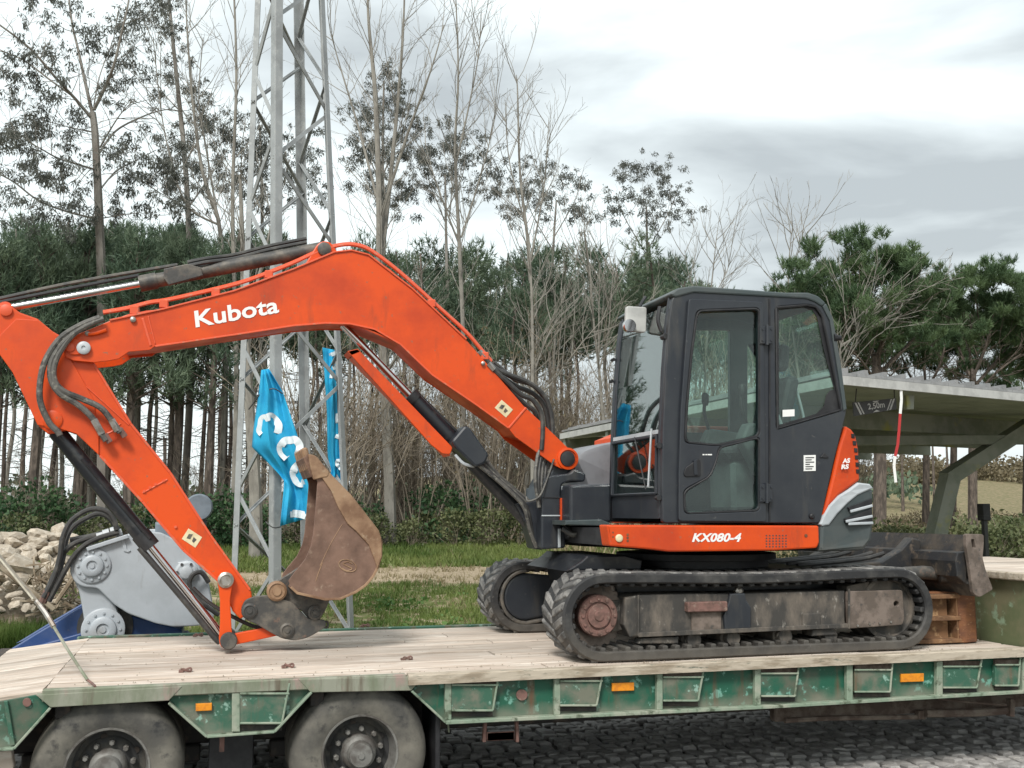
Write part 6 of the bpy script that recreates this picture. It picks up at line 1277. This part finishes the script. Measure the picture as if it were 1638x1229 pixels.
for i in range(5):
    MB().tube([P(758 + i * 4, 738 - i * 2, yc - .1 + i * .03), P(785 + i * 3, 760, yc - .12 + i * .03), P(815 + i * 3, 786, yc - .12 + i * .03), P(838 + i * 4, 812, yc - .12 + i * .03), P(848 + i * 3, 850, yc - .1 + i * .03), P(858 + i * 2, 876, yc - .08 + i * .03)], .016, 7).build('cylinder_hose', M['hose' if i % 2 else 'hose_dusty'], bc, True)
MB().slabpx([(824, 806), (866, 798), (868, 880), (855, 878), (842, 838)], yc - .08, yc + .1, .015).build('cylinder_foot', M['navy'], bc)
MB().tube([P(728, 728, yc - .1), P(742, 742, yc - .12), P(758, 746, yc - .1)], .012, 6).build('cover_trim', M['lightgrey'], bc)
# bucket cylinder under the arm
kc = pivot('bucket_cylinder', ex, P(160, 780, yc)); k0, k1, k2 = P(90, 690, yc), P(239, 872, yc), P(361, 1024, yc)
MB().tube([k0, k1], .058, 20, False).build('cylinder_barrel', M['blackgloss'], kc, True); MB().tube([along(k0, k1, .9), along(k0, k1, 1.02)], .066, 20, False).build('cylinder_gland', M['black'], kc, True); MB().tube([k1, k2], .027, 16, False).build('cylinder_rod', M['chrome'], kc, True)
MB().tube([P(223, 876, yc - .02), P(290, 955, yc - .02), P(340, 1016, yc - .02), P(352, 1028, yc - .02)], .022, 9).build('cylinder_hose', M['hose'], kc, True); MB().tube([P(130, 735, yc - .06), P(240, 862, yc - .06)], .011, 6, False).build('cylinder_pipe', M['black'], kc)
# rocker, link, quick coupler, bucket
lk = pivot('bucket_linkage', ex, P(361, 927, YA0))
for y in (YA0 - .05, YA1 + .01):
    MB().slabpx(rounded([(347, 928), (352, 916), (362, 914), (372, 918), (376, 928), (371, 941), (368, 960), (371, 1012), (377, 1024), (374, 1036), (362, 1040), (352, 1034), (350, 1022), (352, 1000), (352, 960), (350, 942)], 5), y, y + .04, .006).build('rocker_arm', M['orange'], lk)
for y in (YA0 - .005, YA1 - .05):
    MB().slabpx(rounded([(372, 1022), (374, 1014), (436, 1002), (462, 1000), (464, 1012), (440, 1018), (376, 1032)], 4), y, y + .04, .006).build('link_rod', M['orange'], lk)
MB().lathe(P(361, 928, YA0 - .05), [(.055, .02), (.055, -.012), (.038, -.02), (.036, -.012), (0, -.012)], 'y', 24).build('link_pin', M['steel'], lk, True)
MB().lathe(P(366, 1026, YA0 - .10), [(.0, 0), (.052, 0), (.058, .008), (.058, .36), (.052, .37), (0, .37)], 'y', 26).build('link_roller', M['oilysteel'], lk, True)
cp = pivot('quick_coupler', ex, P(440, 985, YA0))
cshape = rounded([(386, 972), (392, 960), (404, 955), (426, 952), (448, 957), (469, 964), (480, 976), (492, 990), (521, 992), (522, 1003), (501, 1016), (488, 1022), (470, 1025), (452, 1022), (436, 1014), (412, 1000), (394, 992), (386, 984)], 5)
for y in (YA0 - .045, YA1 + .015): MB().slabpx(cshape, y, y + .03, .006).build('coupler_plate', M['oilysteel'], cp)
MB().slabpx([(420, 965), (470, 972), (500, 1000), (470, 1015), (430, 1004)], YA0 - .01, YA1 + .01, .01).build('coupler_body', M['black'], cp)
for q, r in (((399, 977), .052), ((459, 1008), .05), ((504, 980), .052)):
    MB().lathe(P(q[0], q[1], YA0 - .045), [(r, .02), (r, -.014), (r * .72, -.02), (r * .7, -.012), (r * .4, -.012), (r * .36, -.022), (0, -.022)], 'y', 24).build('coupler_pin', M['oilysteel'], cp, True)
MB().tube([P(518, 994, YA0), P(524, 996, YA0), P(523, 1004, YA0), P(516, 1003, YA0)], .008, 6).build('coupler_eye', M['oilysteel'], cp)
MB().tube([P(308, 940, yc), P(340, 968, yc), (P(400, 1000, yc)), P(430, 1004, yc)], .014, 7).build('coupler_hose', M['hose'], cp, True)
bk = pivot('bucket', ex, P(540, 860, 1.2)); Y0b, Y1b = 1.13, 1.79
side = [(495, 729), (508, 733), (526, 756), (545, 776), (563, 794), (580, 815), (594, 834), (606, 850), (611, 866), (611, 890), (606, 908), (598, 923), (586, 937), (570, 948), (545, 959), (520, 960), (475, 950), (464, 940), (462, 928), (470, 917), (488, 895), (497, 875), (501, 855), (505, 810), (508, 770), (500, 752), (494, 740)]
MB().slabpx(rounded(side, 3), Y0b, Y0b + .022, .004).build('bucket_side', M['bucket'], bk); MB().slab([XZ(rounded(side, 3), Y0b)], Y1b - .022, Y1b, .004).build('bucket_side', M['bucket'], bk)
sh = [(496, 728), (508, 732), (526, 755), (563, 793), (594, 833), (606, 849), (611.5, 866), (611.5, 890), (606, 909), (598, 924), (586, 938), (570, 949), (545, 960), (520, 961), (475, 951), (464, 941)]
def shell(pts, th, y0, y1, name, m, par, bev=.003):
    p = XZ(pts, Y0b); o_, i_ = [], []
    for i in range(len(p)):
        d = (Vector(p[min(i + 1, len(p) - 1)]) - Vector(p[max(i - 1, 0)])).normalized(); n_ = Vector((d.y, -d.x)); o_.append(p[i]); i_.append((p[i][0] + n_.x * th, p[i][1] + n_.y * th))
    return MB().slab([o_ + i_[::-1]], y0, y1, bev).build(name, m, par)
shell(sh, .018, Y0b - .004, Y1b + .004, 'bucket_shell', M['bucketback'], bk)
shell(sh, .012, Y0b + .02, Y1b - .02, 'bucket_lining', M['bucketin'], bk)
MB().slabpx([(508, 733), (526, 756), (563, 794), (594, 834), (610, 860), (611, 890), (604, 910), (600, 898), (590, 872), (570, 850), (556, 838), (541, 812), (530, 786), (512, 760)], Y0b - .016, Y0b + .002, .005).build('side_wear_plate', M['bucketback'], bk)
MB().slabpx(rounded([(493, 726), (505, 729), (527, 755), (524, 763), (516, 764), (502, 768), (496, 745)], 3), Y0b - .022, Y0b + .03, .006).build('side_cutter', M['bucketback'], bk)
MB().slab([XZ(rounded([(485, 732), (494, 726), (510, 742), (506, 760), (498, 764)], 2), Y0b)], Y0b + .02, Y1b - .02, .006).build('bucket_lip', M['bucketin'], bk)
tm = None
for i in range(5):
    y = Y0b + .06 + i * (Y1b - Y0b - .12) / 4
    mb = MB(); a = P(497, 752, Y0b); b = P(487, 716, Y0b); a.y = b.y = y; mb.bar(a, b, .075, .045, (1, 0, 0), .012)
    if tm is None: tm = mb.build('tooth', M['bucketback'], bk, loc=a)
    else: copy(tm, bk, a - off(bk))
mb = MB(); q = [P(556 + 11 * math.cos(t) * 1.25 - 6 * math.sin(t) * .3, 905 + 9 * math.sin(t) + 4 * math.cos(t), Y0b - .002) for t in np.linspace(0, 2 * math.pi, 25)]; mb.tube(q, .004, 5, False); mb.tube([P(a, b, Y0b - .002) for a, b in ((563, 902), (556, 899), (549, 902), (556, 906), (563, 910), (555, 913), (547, 909))], .004, 5); mb.build('bucket_emblem', M['bucketback'], bk)
mb = MB(); mb.tube([P(528, 782, Y0b), P(536, 796, Y0b), P(545, 818, Y0b)], .005, 5); mb.tube([P(548, 838, Y0b), P(530, 868, Y0b), P(512, 905, Y0b)], .003, 5); mb.tube([P(505, 930, Y0b), P(510, 915, Y0b), P(516, 900, Y0b)], .003, 5); mb.build('scrape_mark', M['bucketback'], bk)
for y in (YA0 - .012, YA1 - .02):
    MB().slabpx(rounded([(430, 946), (434, 934), (446, 928), (462, 918), (482, 905), (530, 945), (528, 960), (520, 978), (510, 994), (496, 994), (484, 978), (462, 966), (440, 962)], 5), y, y + .03, .006).build('bucket_ear', M['oilysteel'], bk)
MB().lathe(P(443, 946, YA0 - .06), [(.07, .06), (.07, 0), (.055, -.012), (.053, -.004), (.032, -.004), (.03, -.014), (0, -.014)], 'y', 26).build('bucket_pin', M['bucketback'], bk, True)
# ------------------------------------------------------------ spare bucket lying on its side against the bulkhead
YS0 = P(1500, 1000, .5).y + .12; sb0 = PZ(1530, 1029, DECK)
sp_ = thing('spare_bucket', 'rusty orange narrow digging bucket lying on its side below the dozer blade', 'bucket', (sb0.x, sb0.y + .3, DECK))
H = P(1530, 948, sb0.y).z - DECK; bx = sb0.x; byy = sb0.y
def plan(pts, z0, z1, name, m, bev=.005):     # a plate seen from above, outline in (x, y)
    mb = MB().slab([[(x, -y) for x, y in pts]], z0, z1, bev); mb.v = [(x, -z, y) for x, y, z in mb.v]; return mb.build(name, m, sp_)
xl, xm, xr = P(1488, 1000, byy).x, P(1529, 1000, byy).x, P(1566, 1000, byy).x
out = [(xm, byy - .035), (xm + .06, byy - .04), (xr - .05, byy - .025), (xr - .015, byy + .01), (xr, byy + .07), (xr, byy + .3), (xr - .05, byy + .5), (xr - .14, byy + .68)]
inn = [(xm, byy - .017), (xm + .06, byy - .022), (xr - .055, byy - .008), (xr - .03, byy + .02), (xr - .018, byy + .075), (xr - .018, byy + .3), (xr - .065, byy + .49), (xr - .155, byy + .67)]
plan(out + inn[::-1], DECK + .006, DECK + H, 'bucket_shell', M['rust'])
for z in (DECK + .002, DECK + H - .02): plan(inn + [(xl - .25, byy + .5), (xl - .2, byy + .16), (xm, byy + .05)], z, z + .022, 'bucket_side', M['rust'])
for t in (.06, .50, .93): plan([(xm + .01, byy - .045), (xl + .05, byy - .05), (xl - .22, byy - .02), (xl - .25, byy + .06), (xl - .22, byy + .12), (xm + .01, byy + .06)], DECK + H * t - .014, DECK + H * t + .016, 'bucket_ear', M['rusttan'])
plan([(xl - .22, byy + .05), (xm - .045, byy + .035), (xm - .045, byy + .06), (xl - .22, byy + .075)], DECK + .01, DECK + H - .02, 'back_plate', M['rusttan'])
plan([(xm - .012, byy - .03), (xm + .012, byy - .03), (xm + .012, byy + .1), (xm - .012, byy + .1)], DECK + .008, DECK + H - .004, 'rib_plate', M['rusttan'])

# ------------------------------------------------------------ forestry mulcher on the ground behind the trailer
YM = 3.75
mu = thing('forestry_mulcher', 'grey drum mulcher attachment on a blue frame with looping black hoses behind the deck', 'machine attachment', (P(230, 1000, YM).x, YM + .8, gh(0, YM + .8)))
sp1 = rounded([(112, 905), (117, 890), (128, 880), (138, 874), (203, 855), (232, 850), (258, 852), (294, 871), (316, 900), (334, 938), (343, 985), (338, 999), (308, 1002), (277, 1003), (250, 998), (228, 990), (205, 982), (182, 967), (156, 941), (132, 939), (120, 932), (112, 918)], 6)
MB().slabpx(sp1, YM, YM + .05, .012).build('side_plate', M['mgrey'], mu)
MB().slab([XZ(sp1, YM)], YM + 1.45, YM + 1.5, .012).build('side_plate', M['mgrey'], mu)
hb_ = XZ([(140, 880), (203, 859), (256, 856), (292, 876), (314, 904), (332, 942), (338, 990), (300, 1000), (310, 940), (290, 900), (256, 872), (205, 872), (145, 892)], YM)
MB().slab([hb_], YM + .05, YM + 1.45, .008).build('hood', M['mgrey'], mu)
MB().slabpx([(137, 876), (203, 855), (206, 861), (140, 882)], YM - .05, YM + .0, .006).build('top_flange', M['mgrey'], mu)
cc = rounded([(114, 918), (124, 900), (150, 890), (176, 912), (185, 930), (182, 960), (190, 985), (197, 1008), (190, 1030), (165, 1040), (141, 1030), (134, 1008), (134, 990), (127, 950)], 8)
MB().slabpx(cc, YM + .06, YM + .2, .02).build('drive_case', M['mgrey'], mu)
ds = [(112, 905), (116, 890), (128, 880), (147, 878), (168, 886), (178, 902), (174, 922), (160, 934), (140, 934), (122, 925)]
def hub(c, r, name, Y):
    p = P(c[0], c[1], Y); h = pivot(name, mu, p)
    MB().lathe(p, [(r, .03), (r, -.012), (r * .92, -.02), (r * .62, -.02), (r * .6, -.045), (r * .5, -.055), (r * .3, -.055), (r * .28, -.04), (r * .16, -.04), (r * .14, -.05), (0, -.05)], 'y', 40).build('flange', M['mgrey'], h, True)
    b0 = None
    for k in range(12):
        a = 2 * math.pi * k / 12; q = p + Vector((r * .78 * math.cos(a), -.02, r * .78 * math.sin(a)))
        if b0 is None: b0 = MB().lathe(q, [(.012, .01), (.012, -.012), (0, -.012)], 'y', 6).build('bolt', M['mgrey'], h, loc=q)
        else: copy(b0, h, q - p)
hub((148, 905), .155, 'upper_hub', YM - .002); hub((165, 1007), .185, 'rotor_hub', YM + .06)
MB().slabpx([(194, 864), (199, 862), (203, 879), (209, 881), (205, 884), (198, 882)], YM - .012, YM + .002, .003).build('hinge_hook', M['mgrey'], mu)
MB().lathe((P(165, 1007, YM).x, YM + .2, P(165, 1007, YM).z), [(.24, 0), (.24, 1.2)], 'y', 24).build('rotor', M['oilysteel'], mu, True)
MB().slabpx(rounded([(-12, 1056), (0, 1049), (60, 1012), (128, 972), (150, 975), (210, 985), (292, 1008), (292, 1040), (140, 1040), (133, 1018), (60, 1040), (0, 1062)], 4), YM + .22, YM + .30, .012).build('frame_arm', M['mblue'], mu)
MB().slabpx([(128, 974), (292, 1006), (292, 1044), (120, 1044)], YM + .3, YM + 1.4, .02).build('frame_box', M['mblue'], mu)
MB().slabpx([(-8, 1062), (0, 1050), (133, 1012), (133, 1022), (20, 1064)], YM + .16, YM + .4, .01).build('frame_foot', M['mblue'], mu)
MB().slab([XZ([(-12, 1056), (60, 1012), (128, 972), (150, 975), (140, 1030), (60, 1040)], YM)], YM + 1.2, YM + 1.28, .012).build('frame_arm', M['mblue'], mu)
zg = gh(P(200, 1000, YM).x, YM + .7)
for x in (150, 285): p = P(x, 1030, YM + .5); MB().box(p.x - .1, p.x + .1, YM + .4, YM + 1.2, zg - .05, p.z + .05, .02).build('stand', M['mblue'], mu)
mp2 = P(298, 915, YM); MB().lathe(mp2, [(.10, .02), (.10, -.03), (.08, -.05), (.06, -.05), (.055, -.09), (.03, -.1), (0, -.1)], 'y', 24).build('hydraulic_motor', M['lightgrey'], mu, True)
for a in range(6): MB().lathe(mp2 + Vector((.08 * math.cos(a * 1.05), -.05, .08 * math.sin(a * 1.05))), [(.014, .01), (.014, -.014), (0, -.014)], 'y', 6).build('motor_bolt', M['ink'], mu)
MB().slabpx([(284, 900), (300, 897), (312, 912), (306, 926), (290, 928)], YM - .03, YM, .008).build('motor_plate', M['lightgrey'], mu)
MB().tube([P(334, 932, YM - .08), P(322, 916, YM - .1), P(308, 920, YM - .12), P(303, 935, YM - .12), P(312, 952, YM - .12), P(325, 966, YM - .12), P(350, 984, YM - .1)], .022, 8).build('hose', M['hose'], mu, True)
MB().lathe(P(318, 812, YM + .7), [(0, .0), (.12, 0), (.135, .03), (.135, .1), (.12, .14), (0, .14)], 'y', 30).build('round_cover', M['cover'], mu, True); MB().slabpx([(312, 818), (330, 830), (332, 860), (312, 860)], YM + .75, YM + .9, .01).build('cover_post', M['ink'], mu)
MB().slabpx([(248, 836), (300, 836), (300, 876), (248, 876)], YM + .6, YM + .9, .02).build('hood_box', M['cover'], mu)
for q, y in (([(70, 956), (86, 925), (96, 890), (100, 862), (112, 836), (132, 820), (152, 814), (172, 819), (182, 832), (187, 848)], YM - .05), ([(74, 960), (90, 928), (100, 895), (106, 862), (118, 842), (140, 828), (158, 822), (174, 828), (184, 842)], YM + .1), ([(72, 952), (92, 908), (102, 885), (118, 870), (145, 860), (168, 852), (190, 846)], YM), ([(78, 962), (100, 920), (118, 890), (136, 872), (160, 860), (190, 852)], YM - .04), ([(112, 864), (140, 859), (170, 852), (192, 847)], YM + .05)):
    MB().tube([P(a, b, y) for a, b in q], .024, 9).build('hose', M['hose'], mu, True)
for q in ((160, 856), (170, 852), (182, 848), (190, 852)): MB().tube([P(q[0] - 5, q[1] + 2, YM), P(q[0] + 5, q[1] - 1, YM)], .032, 8, False).build('hose_fitting', M['lightgrey'], mu, True)
MB().tube([P(68, 964, YM - .03), P(76, 946, YM - .04)], .034, 8, False).build('hose_fitting', M['rustpink'], mu, True)

# ------------------------------------------------------------ heap of broken stone and roots on the left
rr = random.Random(12); rs_me = []
for k in range(6):
    b = bmesh.new(); bmesh.ops.create_icosphere(b, subdivisions=2, radius=.5)
    for v in b.verts:
        n_ = v.co.normalized(); f_ = 1 + .3 * mnoise.noise(n_ * 1.3 + Vector((k * 7, 0, 0))) + .1 * mnoise.noise(n_ * 3.1 + Vector((0, k * 5, 0))); v.co = n_ * .5 * f_
    for _ in range(9):                      # flat broken faces
        n_ = Vector((rr.gauss(0, 1), rr.gauss(0, 1), rr.gauss(0, 1))).normalized(); d = rr.uniform(.26, .40)
        for v in b.verts:
            e_ = v.co.dot(n_) - d
            if e_ > 0: v.co -= n_ * e_ * .94
    me = bpy.data.meshes.new('rubble_stone'); b.to_mesh(me); b.free(); me.materials.append(M['stone']); rs_me.append(me)
YR = 7.2; GSN = 'stones of the rubble heap'
named = [((62, 872), (.55, .4, .26), 'flat buff slab of stone on the shoulder of the rubble heap'), ((98, 846), (.34, .3, .26), 'pale block of stone at the very top of the rubble heap'), ((45, 900), (.95, .6, .46), 'largest slab of stone, lying tilted in the middle of the rubble heap'), ((20, 858), (.42, .34, .2), 'smooth pale boulder at the left edge of the rubble heap top'), ((40, 880), (.55, .4, .3), 'chalky square-cut stone above the largest slab'), ((70, 852), (.44, .34, .24), 'mossy stone near the top of the rubble heap')]
zoff = [(q, s_, lb, None) for q, s_, lb in named]
for i in range(125):
    u = rr.uniform(-60, 118); t = rr.random(); ytop = 850 + max(0, (60 - u)) * .08 + (abs(u - 70) * .1); y = ytop + t * (975 - ytop)
    s0 = rr.uniform(.10, .34) * (1.0 if t < .55 else .6); zoff.append(((u, y), (s0 * rr.uniform(.9, 1.5), s0, s0 * rr.uniform(.5, .8)), 'pale broken stone in the rubble heap beside the mulcher', GSN))
for i, (q, s_, lb, g) in enumerate(zoff):
    Y = YR + rr.uniform(-.15, .15) + (960 - q[1]) * .010
    o = bpy.data.objects.new('rubble_stone', rs_me[i % 6]); COL.objects.link(o); o.location = P(q[0], q[1], Y) - Vector((0, 0, s_[2] * .2)); o.scale = s_; o.rotation_euler = (rr.uniform(-.35, .35), rr.uniform(-.35, .35), rr.uniform(0, 6.28)); tag(o, lb, 'stone', g)
# earth core of the heap
hb2 = MB(); rows = 16
vs = []
for j in range(rows + 1):
    for i in range(rows + 1):
        u = i / rows; v = j / rows; x = P(-120 + 250 * u, 900, YR).x; y = YR + .45 + 2.2 * v; z0 = gh(x, y); hgt = .8 * max(0, math.sin(math.pi * min(1, max(0, v * 1.0)))) ** .7 * (max(0, math.sin(math.pi * (.12 + .78 * u)))) ** .6
        vs.append((x, y, z0 - .05 + hgt * (.9 + .25 * mnoise.noise((x * 2, y * 2, 0)))))
hb2.add(vs, [(j * (rows + 1) + i, j * (rows + 1) + i + 1, (j + 1) * (rows + 1) + i + 1, (j + 1) * (rows + 1) + i) for j in range(rows) for i in range(rows)])
tag(hb2.build('earth_mound', mat('mound_earth', (.26, .2, .14), .95, c2=(.16, .125, .085), sc=4, c3=(.36, .31, .24), sc3=14, lo3=.52, hi3=.66, bump=.8, bsc=10, space='World'), None, True), kind='structure')
rt = MB()
for i in range(70):
    p = P(rr.uniform(55, 125), rr.uniform(905, 975), YR - .45 + rr.uniform(-.2, .2)); d = Vector((rr.gauss(0, 1), rr.gauss(0, .4), rr.gauss(.2, .8))).normalized(); l = rr.uniform(.15, .5)
    rt.tube([p - d * l * .5, p + Vector((rr.gauss(0, .04), rr.gauss(0, .04), rr.gauss(0, .04))), p + d * l * .5], [.016, .006], 4, True, False)
tag(rt.build('root_heap', M['root'], None), kind='stuff')
for q, d_, l, lb in (((30, 930), (.7, .1, -.6), 1.0, 'weathered board sloping down across the front of the rubble heap'), ((110, 935), (.5, 0, .8), .5, 'short dry branch sticking up from the heap near the mulcher hoses')):
    p = P(*q, YR - .7); d = Vector(d_).normalized(); o = MB().bar(p - d * l / 2, p + d * l / 2, .05, .09 if l > .6 else .05, (0, -1, 0), .01).build('board' if l > .6 else 'branch', M['root'], None, loc=p); tag(o, lb, 'wood')

# ------------------------------------------------------------ carport canopy on the right
A = CAM + ray(1338, 604) * (11.0 / ray(1338, 604).dot(_cf)); 
Xdir = None
# front eave runs right and slightly down, side eave runs straight away from the camera
B = P(1640, 633.5, A.y + 1.1); ex_d = (B - A); ey_d = Vector((-.02, 1, .0)); 
# extend
Bf = A + ex_d * 2.4; LEN = 8.3
C_ = A + ey_d * LEN; Df = Bf + ey_d * LEN
post_base = G(1468, 858)
ca = thing('carport_canopy', 'open carport canopy with grey ribbed roof, white fascia and leaning post on the right', 'canopy', Vector((P(1480, 850, A.y + 3.2).x, A.y + 3.2, gh(8, A.y + 3))))
nrm = ex_d.cross(ey_d).normalized()
def quadslab(p, q, r_, s_, t, name, m, par, dz=0):
    o_ = Vector((0, 0, dz)); v = [a + o_ for a in (p, q, r_, s_)] + [a + o_ + Vector((0, 0, t)) for a in (p, q, r_, s_)]
    return MB().add(v, [(3, 2, 1, 0), (4, 5, 6, 7), (0, 1, 5, 4), (1, 2, 6, 5), (2, 3, 7, 6), (3, 0, 4, 7)]).build(name, m, par)
# roof sheets side by side, each a trapezoidal rib and a flat
ns = 26
for i in range(ns):
    f0, f1 = i / ns, (i + 1) / ns - .0006
    a, b, c, d = A.lerp(Bf, f0), A.lerp(Bf, f1), C_.lerp(Df, f1), C_.lerp(Df, f0)
    quadslab(a, b, c, d, .03, 'roof_sheet', M['canopytop'], ca, .03)
    m0, m1 = a.lerp(b, .42), a.lerp(b, .6); n0, n1 = d.lerp(c, .42), d.lerp(c, .6); quadslab(m0, m1, n1, n0, .05, 'roof_rib', M['canopytop'], ca, .061)
# soffit boards between purlins
nb = 30
for i in range(nb):
    f0, f1 = i / nb + .0008, (i + 1) / nb - .0008
    quadslab(A.lerp(Bf, .004) + ey_d * LEN * f0, Bf.lerp(A, .004) + ey_d * LEN * f0, Bf.lerp(A, .004) + ey_d * LEN * f1, A.lerp(Bf, .004) + ey_d * LEN * f1, .018, 'soffit_board', M['canopy'], ca, .006)
fz = Vector((0, 0, 1))
fas = MB(); h = .19
def facia(a, b, n_, hh, name, m): 
    v = [a, b, b + fz * hh, a + fz * hh]; v2 = [p + n_ * .04 for p in v]
    return MB().add(v + v2, [(3, 2, 1, 0), (4, 5, 6, 7), (0, 1, 5, 4), (1, 2, 6, 5), (2, 3, 7, 6), (3, 0, 4, 7)]).build(name, m, ca)
facia(A - fz * .075, Bf - fz * .075, Vector((0, -1, 0)), .095, 'fascia', M['fascia']); facia(A - fz * .10, C_ - fz * .10, Vector((-1, 0, 0)), .10, 'side_fascia', M['fascia'])
for t in (.25, .5, .75, .985):
    p, q = A + ey_d * LEN * t - fz * .17, Bf + ey_d * LEN * t - fz * .17; MB().bar(p, q, .07, .26, (0, 0, 1), .006).build('roof_beam', M['canopypost'], ca)
# leaning post with a diagonal arm
pb = P(1452, 872, A.y + 3.3); pb.z = gh(pb.x, pb.y) - .05; pm = P(1520, 762, A.y + 3.3); pt = P(1632, 690, A.y + 3.3)
MB().tube([pb, pm], .15, 4, False).build('post', M['canopypost'], ca); pe = pm + (pt - pm) * 1.15
MB().tube([pm - (pt - pm) * .06, pe], .14, 4, False).build('post_arm', M['canopypost'], ca)
p2 = P(1640, 702, A.y + 3.3); MB().bar(P(1260, 706, A.y + 3.2), p2 + Vector((.6, 0, 0)), .14, .14, (0, 0, 1), .01).build('cross_beam', M['canopypost'], ca)
MB().bar(P(908, 697, A.y + LEN - .3), P(985, 690, A.y + LEN - .6), .1, .13, (0, 0, 1), .01).build('beam_end', M['fascia'], ca)
# height sign under the eave
sY = A.y + .55; sg = thing('height_sign', 'black height limit sign with white bars hanging under the canopy eave', 'sign', P(1400, 651, sY))
pp = [P(1364, 644, sY), P(1433, 637, sY), P(1434, 655, sY), P(1366, 666, sY)]
MB().add([p + Vector((0, -.006, 0)) for p in pp] + [p + Vector((0, .012, 0)) for p in pp], [(3, 2, 1, 0), (4, 5, 6, 7), (0, 1, 5, 4), (1, 2, 6, 5), (2, 3, 7, 6), (3, 0, 4, 7)]).build('sign_board', M['ink'], sg)
def uv(u, v): return pp[0].lerp(pp[1], u).lerp(pp[3].lerp(pp[2], u), v) + Vector((0, -.009, 0))
def sp4(q, name='sign_mark'): MB().add([uv(*p) for p in q] + [uv(*p) + Vector((0, .004, 0)) for p in q], [tuple(range(len(q) - 1, -1, -1)), tuple(range(len(q), 2 * len(q)))] + [(i, (i + 1) % len(q), len(q) + (i + 1) % len(q), len(q) + i) for i in range(len(q))]).build(name, M['fascia'], sg)
sp4([(.03, .04), (.07, .04), (.18, .96), (.14, .96)]); sp4([(.10, .04), (.13, .04), (.24, .96), (.21, .96)]); sp4([(.93, .04), (.97, .04), (.86, .96), (.82, .96)]); sp4([(.87, .04), (.9, .04), (.79, .96), (.76, .96)])
sp4([(.44, .06), (.6, .06), (.52, .22)]); sp4([(.52, .78), (.6, .94), (.44, .94)])
text('sign_lettering', '2,50m', uv(.33, .66), uv(.72, .66), .065, 0, M['fascia'], sg, .002, .02)
for q_ in ((P(1370, 622, sY), P(1368, 645, sY)), (P(1430, 618, sY), P(1431, 640, sY))): MB().tube(q_, .006, 4, False).build('hanger', M['ink'], sg)
tp = thing('barrier_tape', 'red and white barrier tape dangling from the canopy fascia', 'tape', P(1441, 620, A.y + .0))
yt = A.y + .3; tq = [(1441, 619), (1442, 640), (1440, 662), (1438, 690), (1436, 712), (1432, 730), (1430, 745), (1433, 772)]; tpts = [P(a, b, yt) for a, b in tq]
for i in range(len(tpts) - 1): MB().bar(tpts[i], tpts[i + 1], .034, .004, (0, -1, 0), .0005).build('tape_band', M['red'] if i in (2, 3, 4) else M['white'], tp)
MB().slabpx([(1450, 632), (1463, 632), (1462, 655), (1451, 655)], sY, sY + .06, .006).build('junction_box', M['canopypost'], ca)
# bollard light
bb = P(1576, 862, 9.6); bz = gh(bb.x, 9.6); bo = thing('bollard_light', 'short black bollard light with a square head beside the hedge', 'bollard', (bb.x, 9.6, bz))
hz0, hz1 = P(1576, 833, 9.6).z, P(1576, 806, 9.6).z
MB().box(bb.x - .04, bb.x + .04, 9.56, 9.64, bz - .05, hz0, .004).build('post', M['ink'], bo); MB().box(bb.x - .082, bb.x + .082, 9.52, 9.68, hz0, hz1, .008).build('head', M['black'], bo)
mb = MB(); 
for i in range(3): mb.box(bb.x - .084, bb.x + .084, 9.518, 9.682, hz0 + .03 + i * .03, hz0 + .036 + i * .03, 0)
mb.build('louvre', M['ink'], bo)

# crumbs of soil and chips of bark fallen on the deck
rr = random.Random(51); cb = MB()
for i in range(650):
    if i % 3 == 0: x, y = rr.uniform(2.0, 5.3), rr.choice((rr.uniform(.03, .12), rr.uniform(.58, .8), rr.uniform(.05, .7)))
    elif i % 3 == 1: x, y = rr.gauss(.2, .8), rr.uniform(.05, 2.5)
    else: x, y = rr.uniform(-.7, 5.7), rr.choice((rr.uniform(.03, .3), rr.uniform(.05, 2.5)))
    if not -.75 < x < 5.7: continue
    s_ = rr.uniform(.002, .006) * (1.5 if i % 17 == 0 else 1); z = DECK - .002; a = rr.uniform(0, 3); c, d = math.cos(a) * s_, math.sin(a) * s_; e_ = rr.uniform(.7, 1.8)
    cb.add([(x - c * e_, y - d * e_, z), (x + d, y - c, z), (x + c * e_, y + d * e_, z), (x - d, y + c, z), (x, y, z + s_ * 1.1)], [(0, 1, 4), (1, 2, 4), (2, 3, 4), (3, 0, 4)])
me = bpy.data.meshes.new('soil_crumbs'); me.from_pydata(cb.v, [], cb.f); tag(link('soil_crumbs', me, mat('dry_soil', (.19, .15, .11), .95, c2=(.30, .25, .19), sc=30)), kind='stuff')
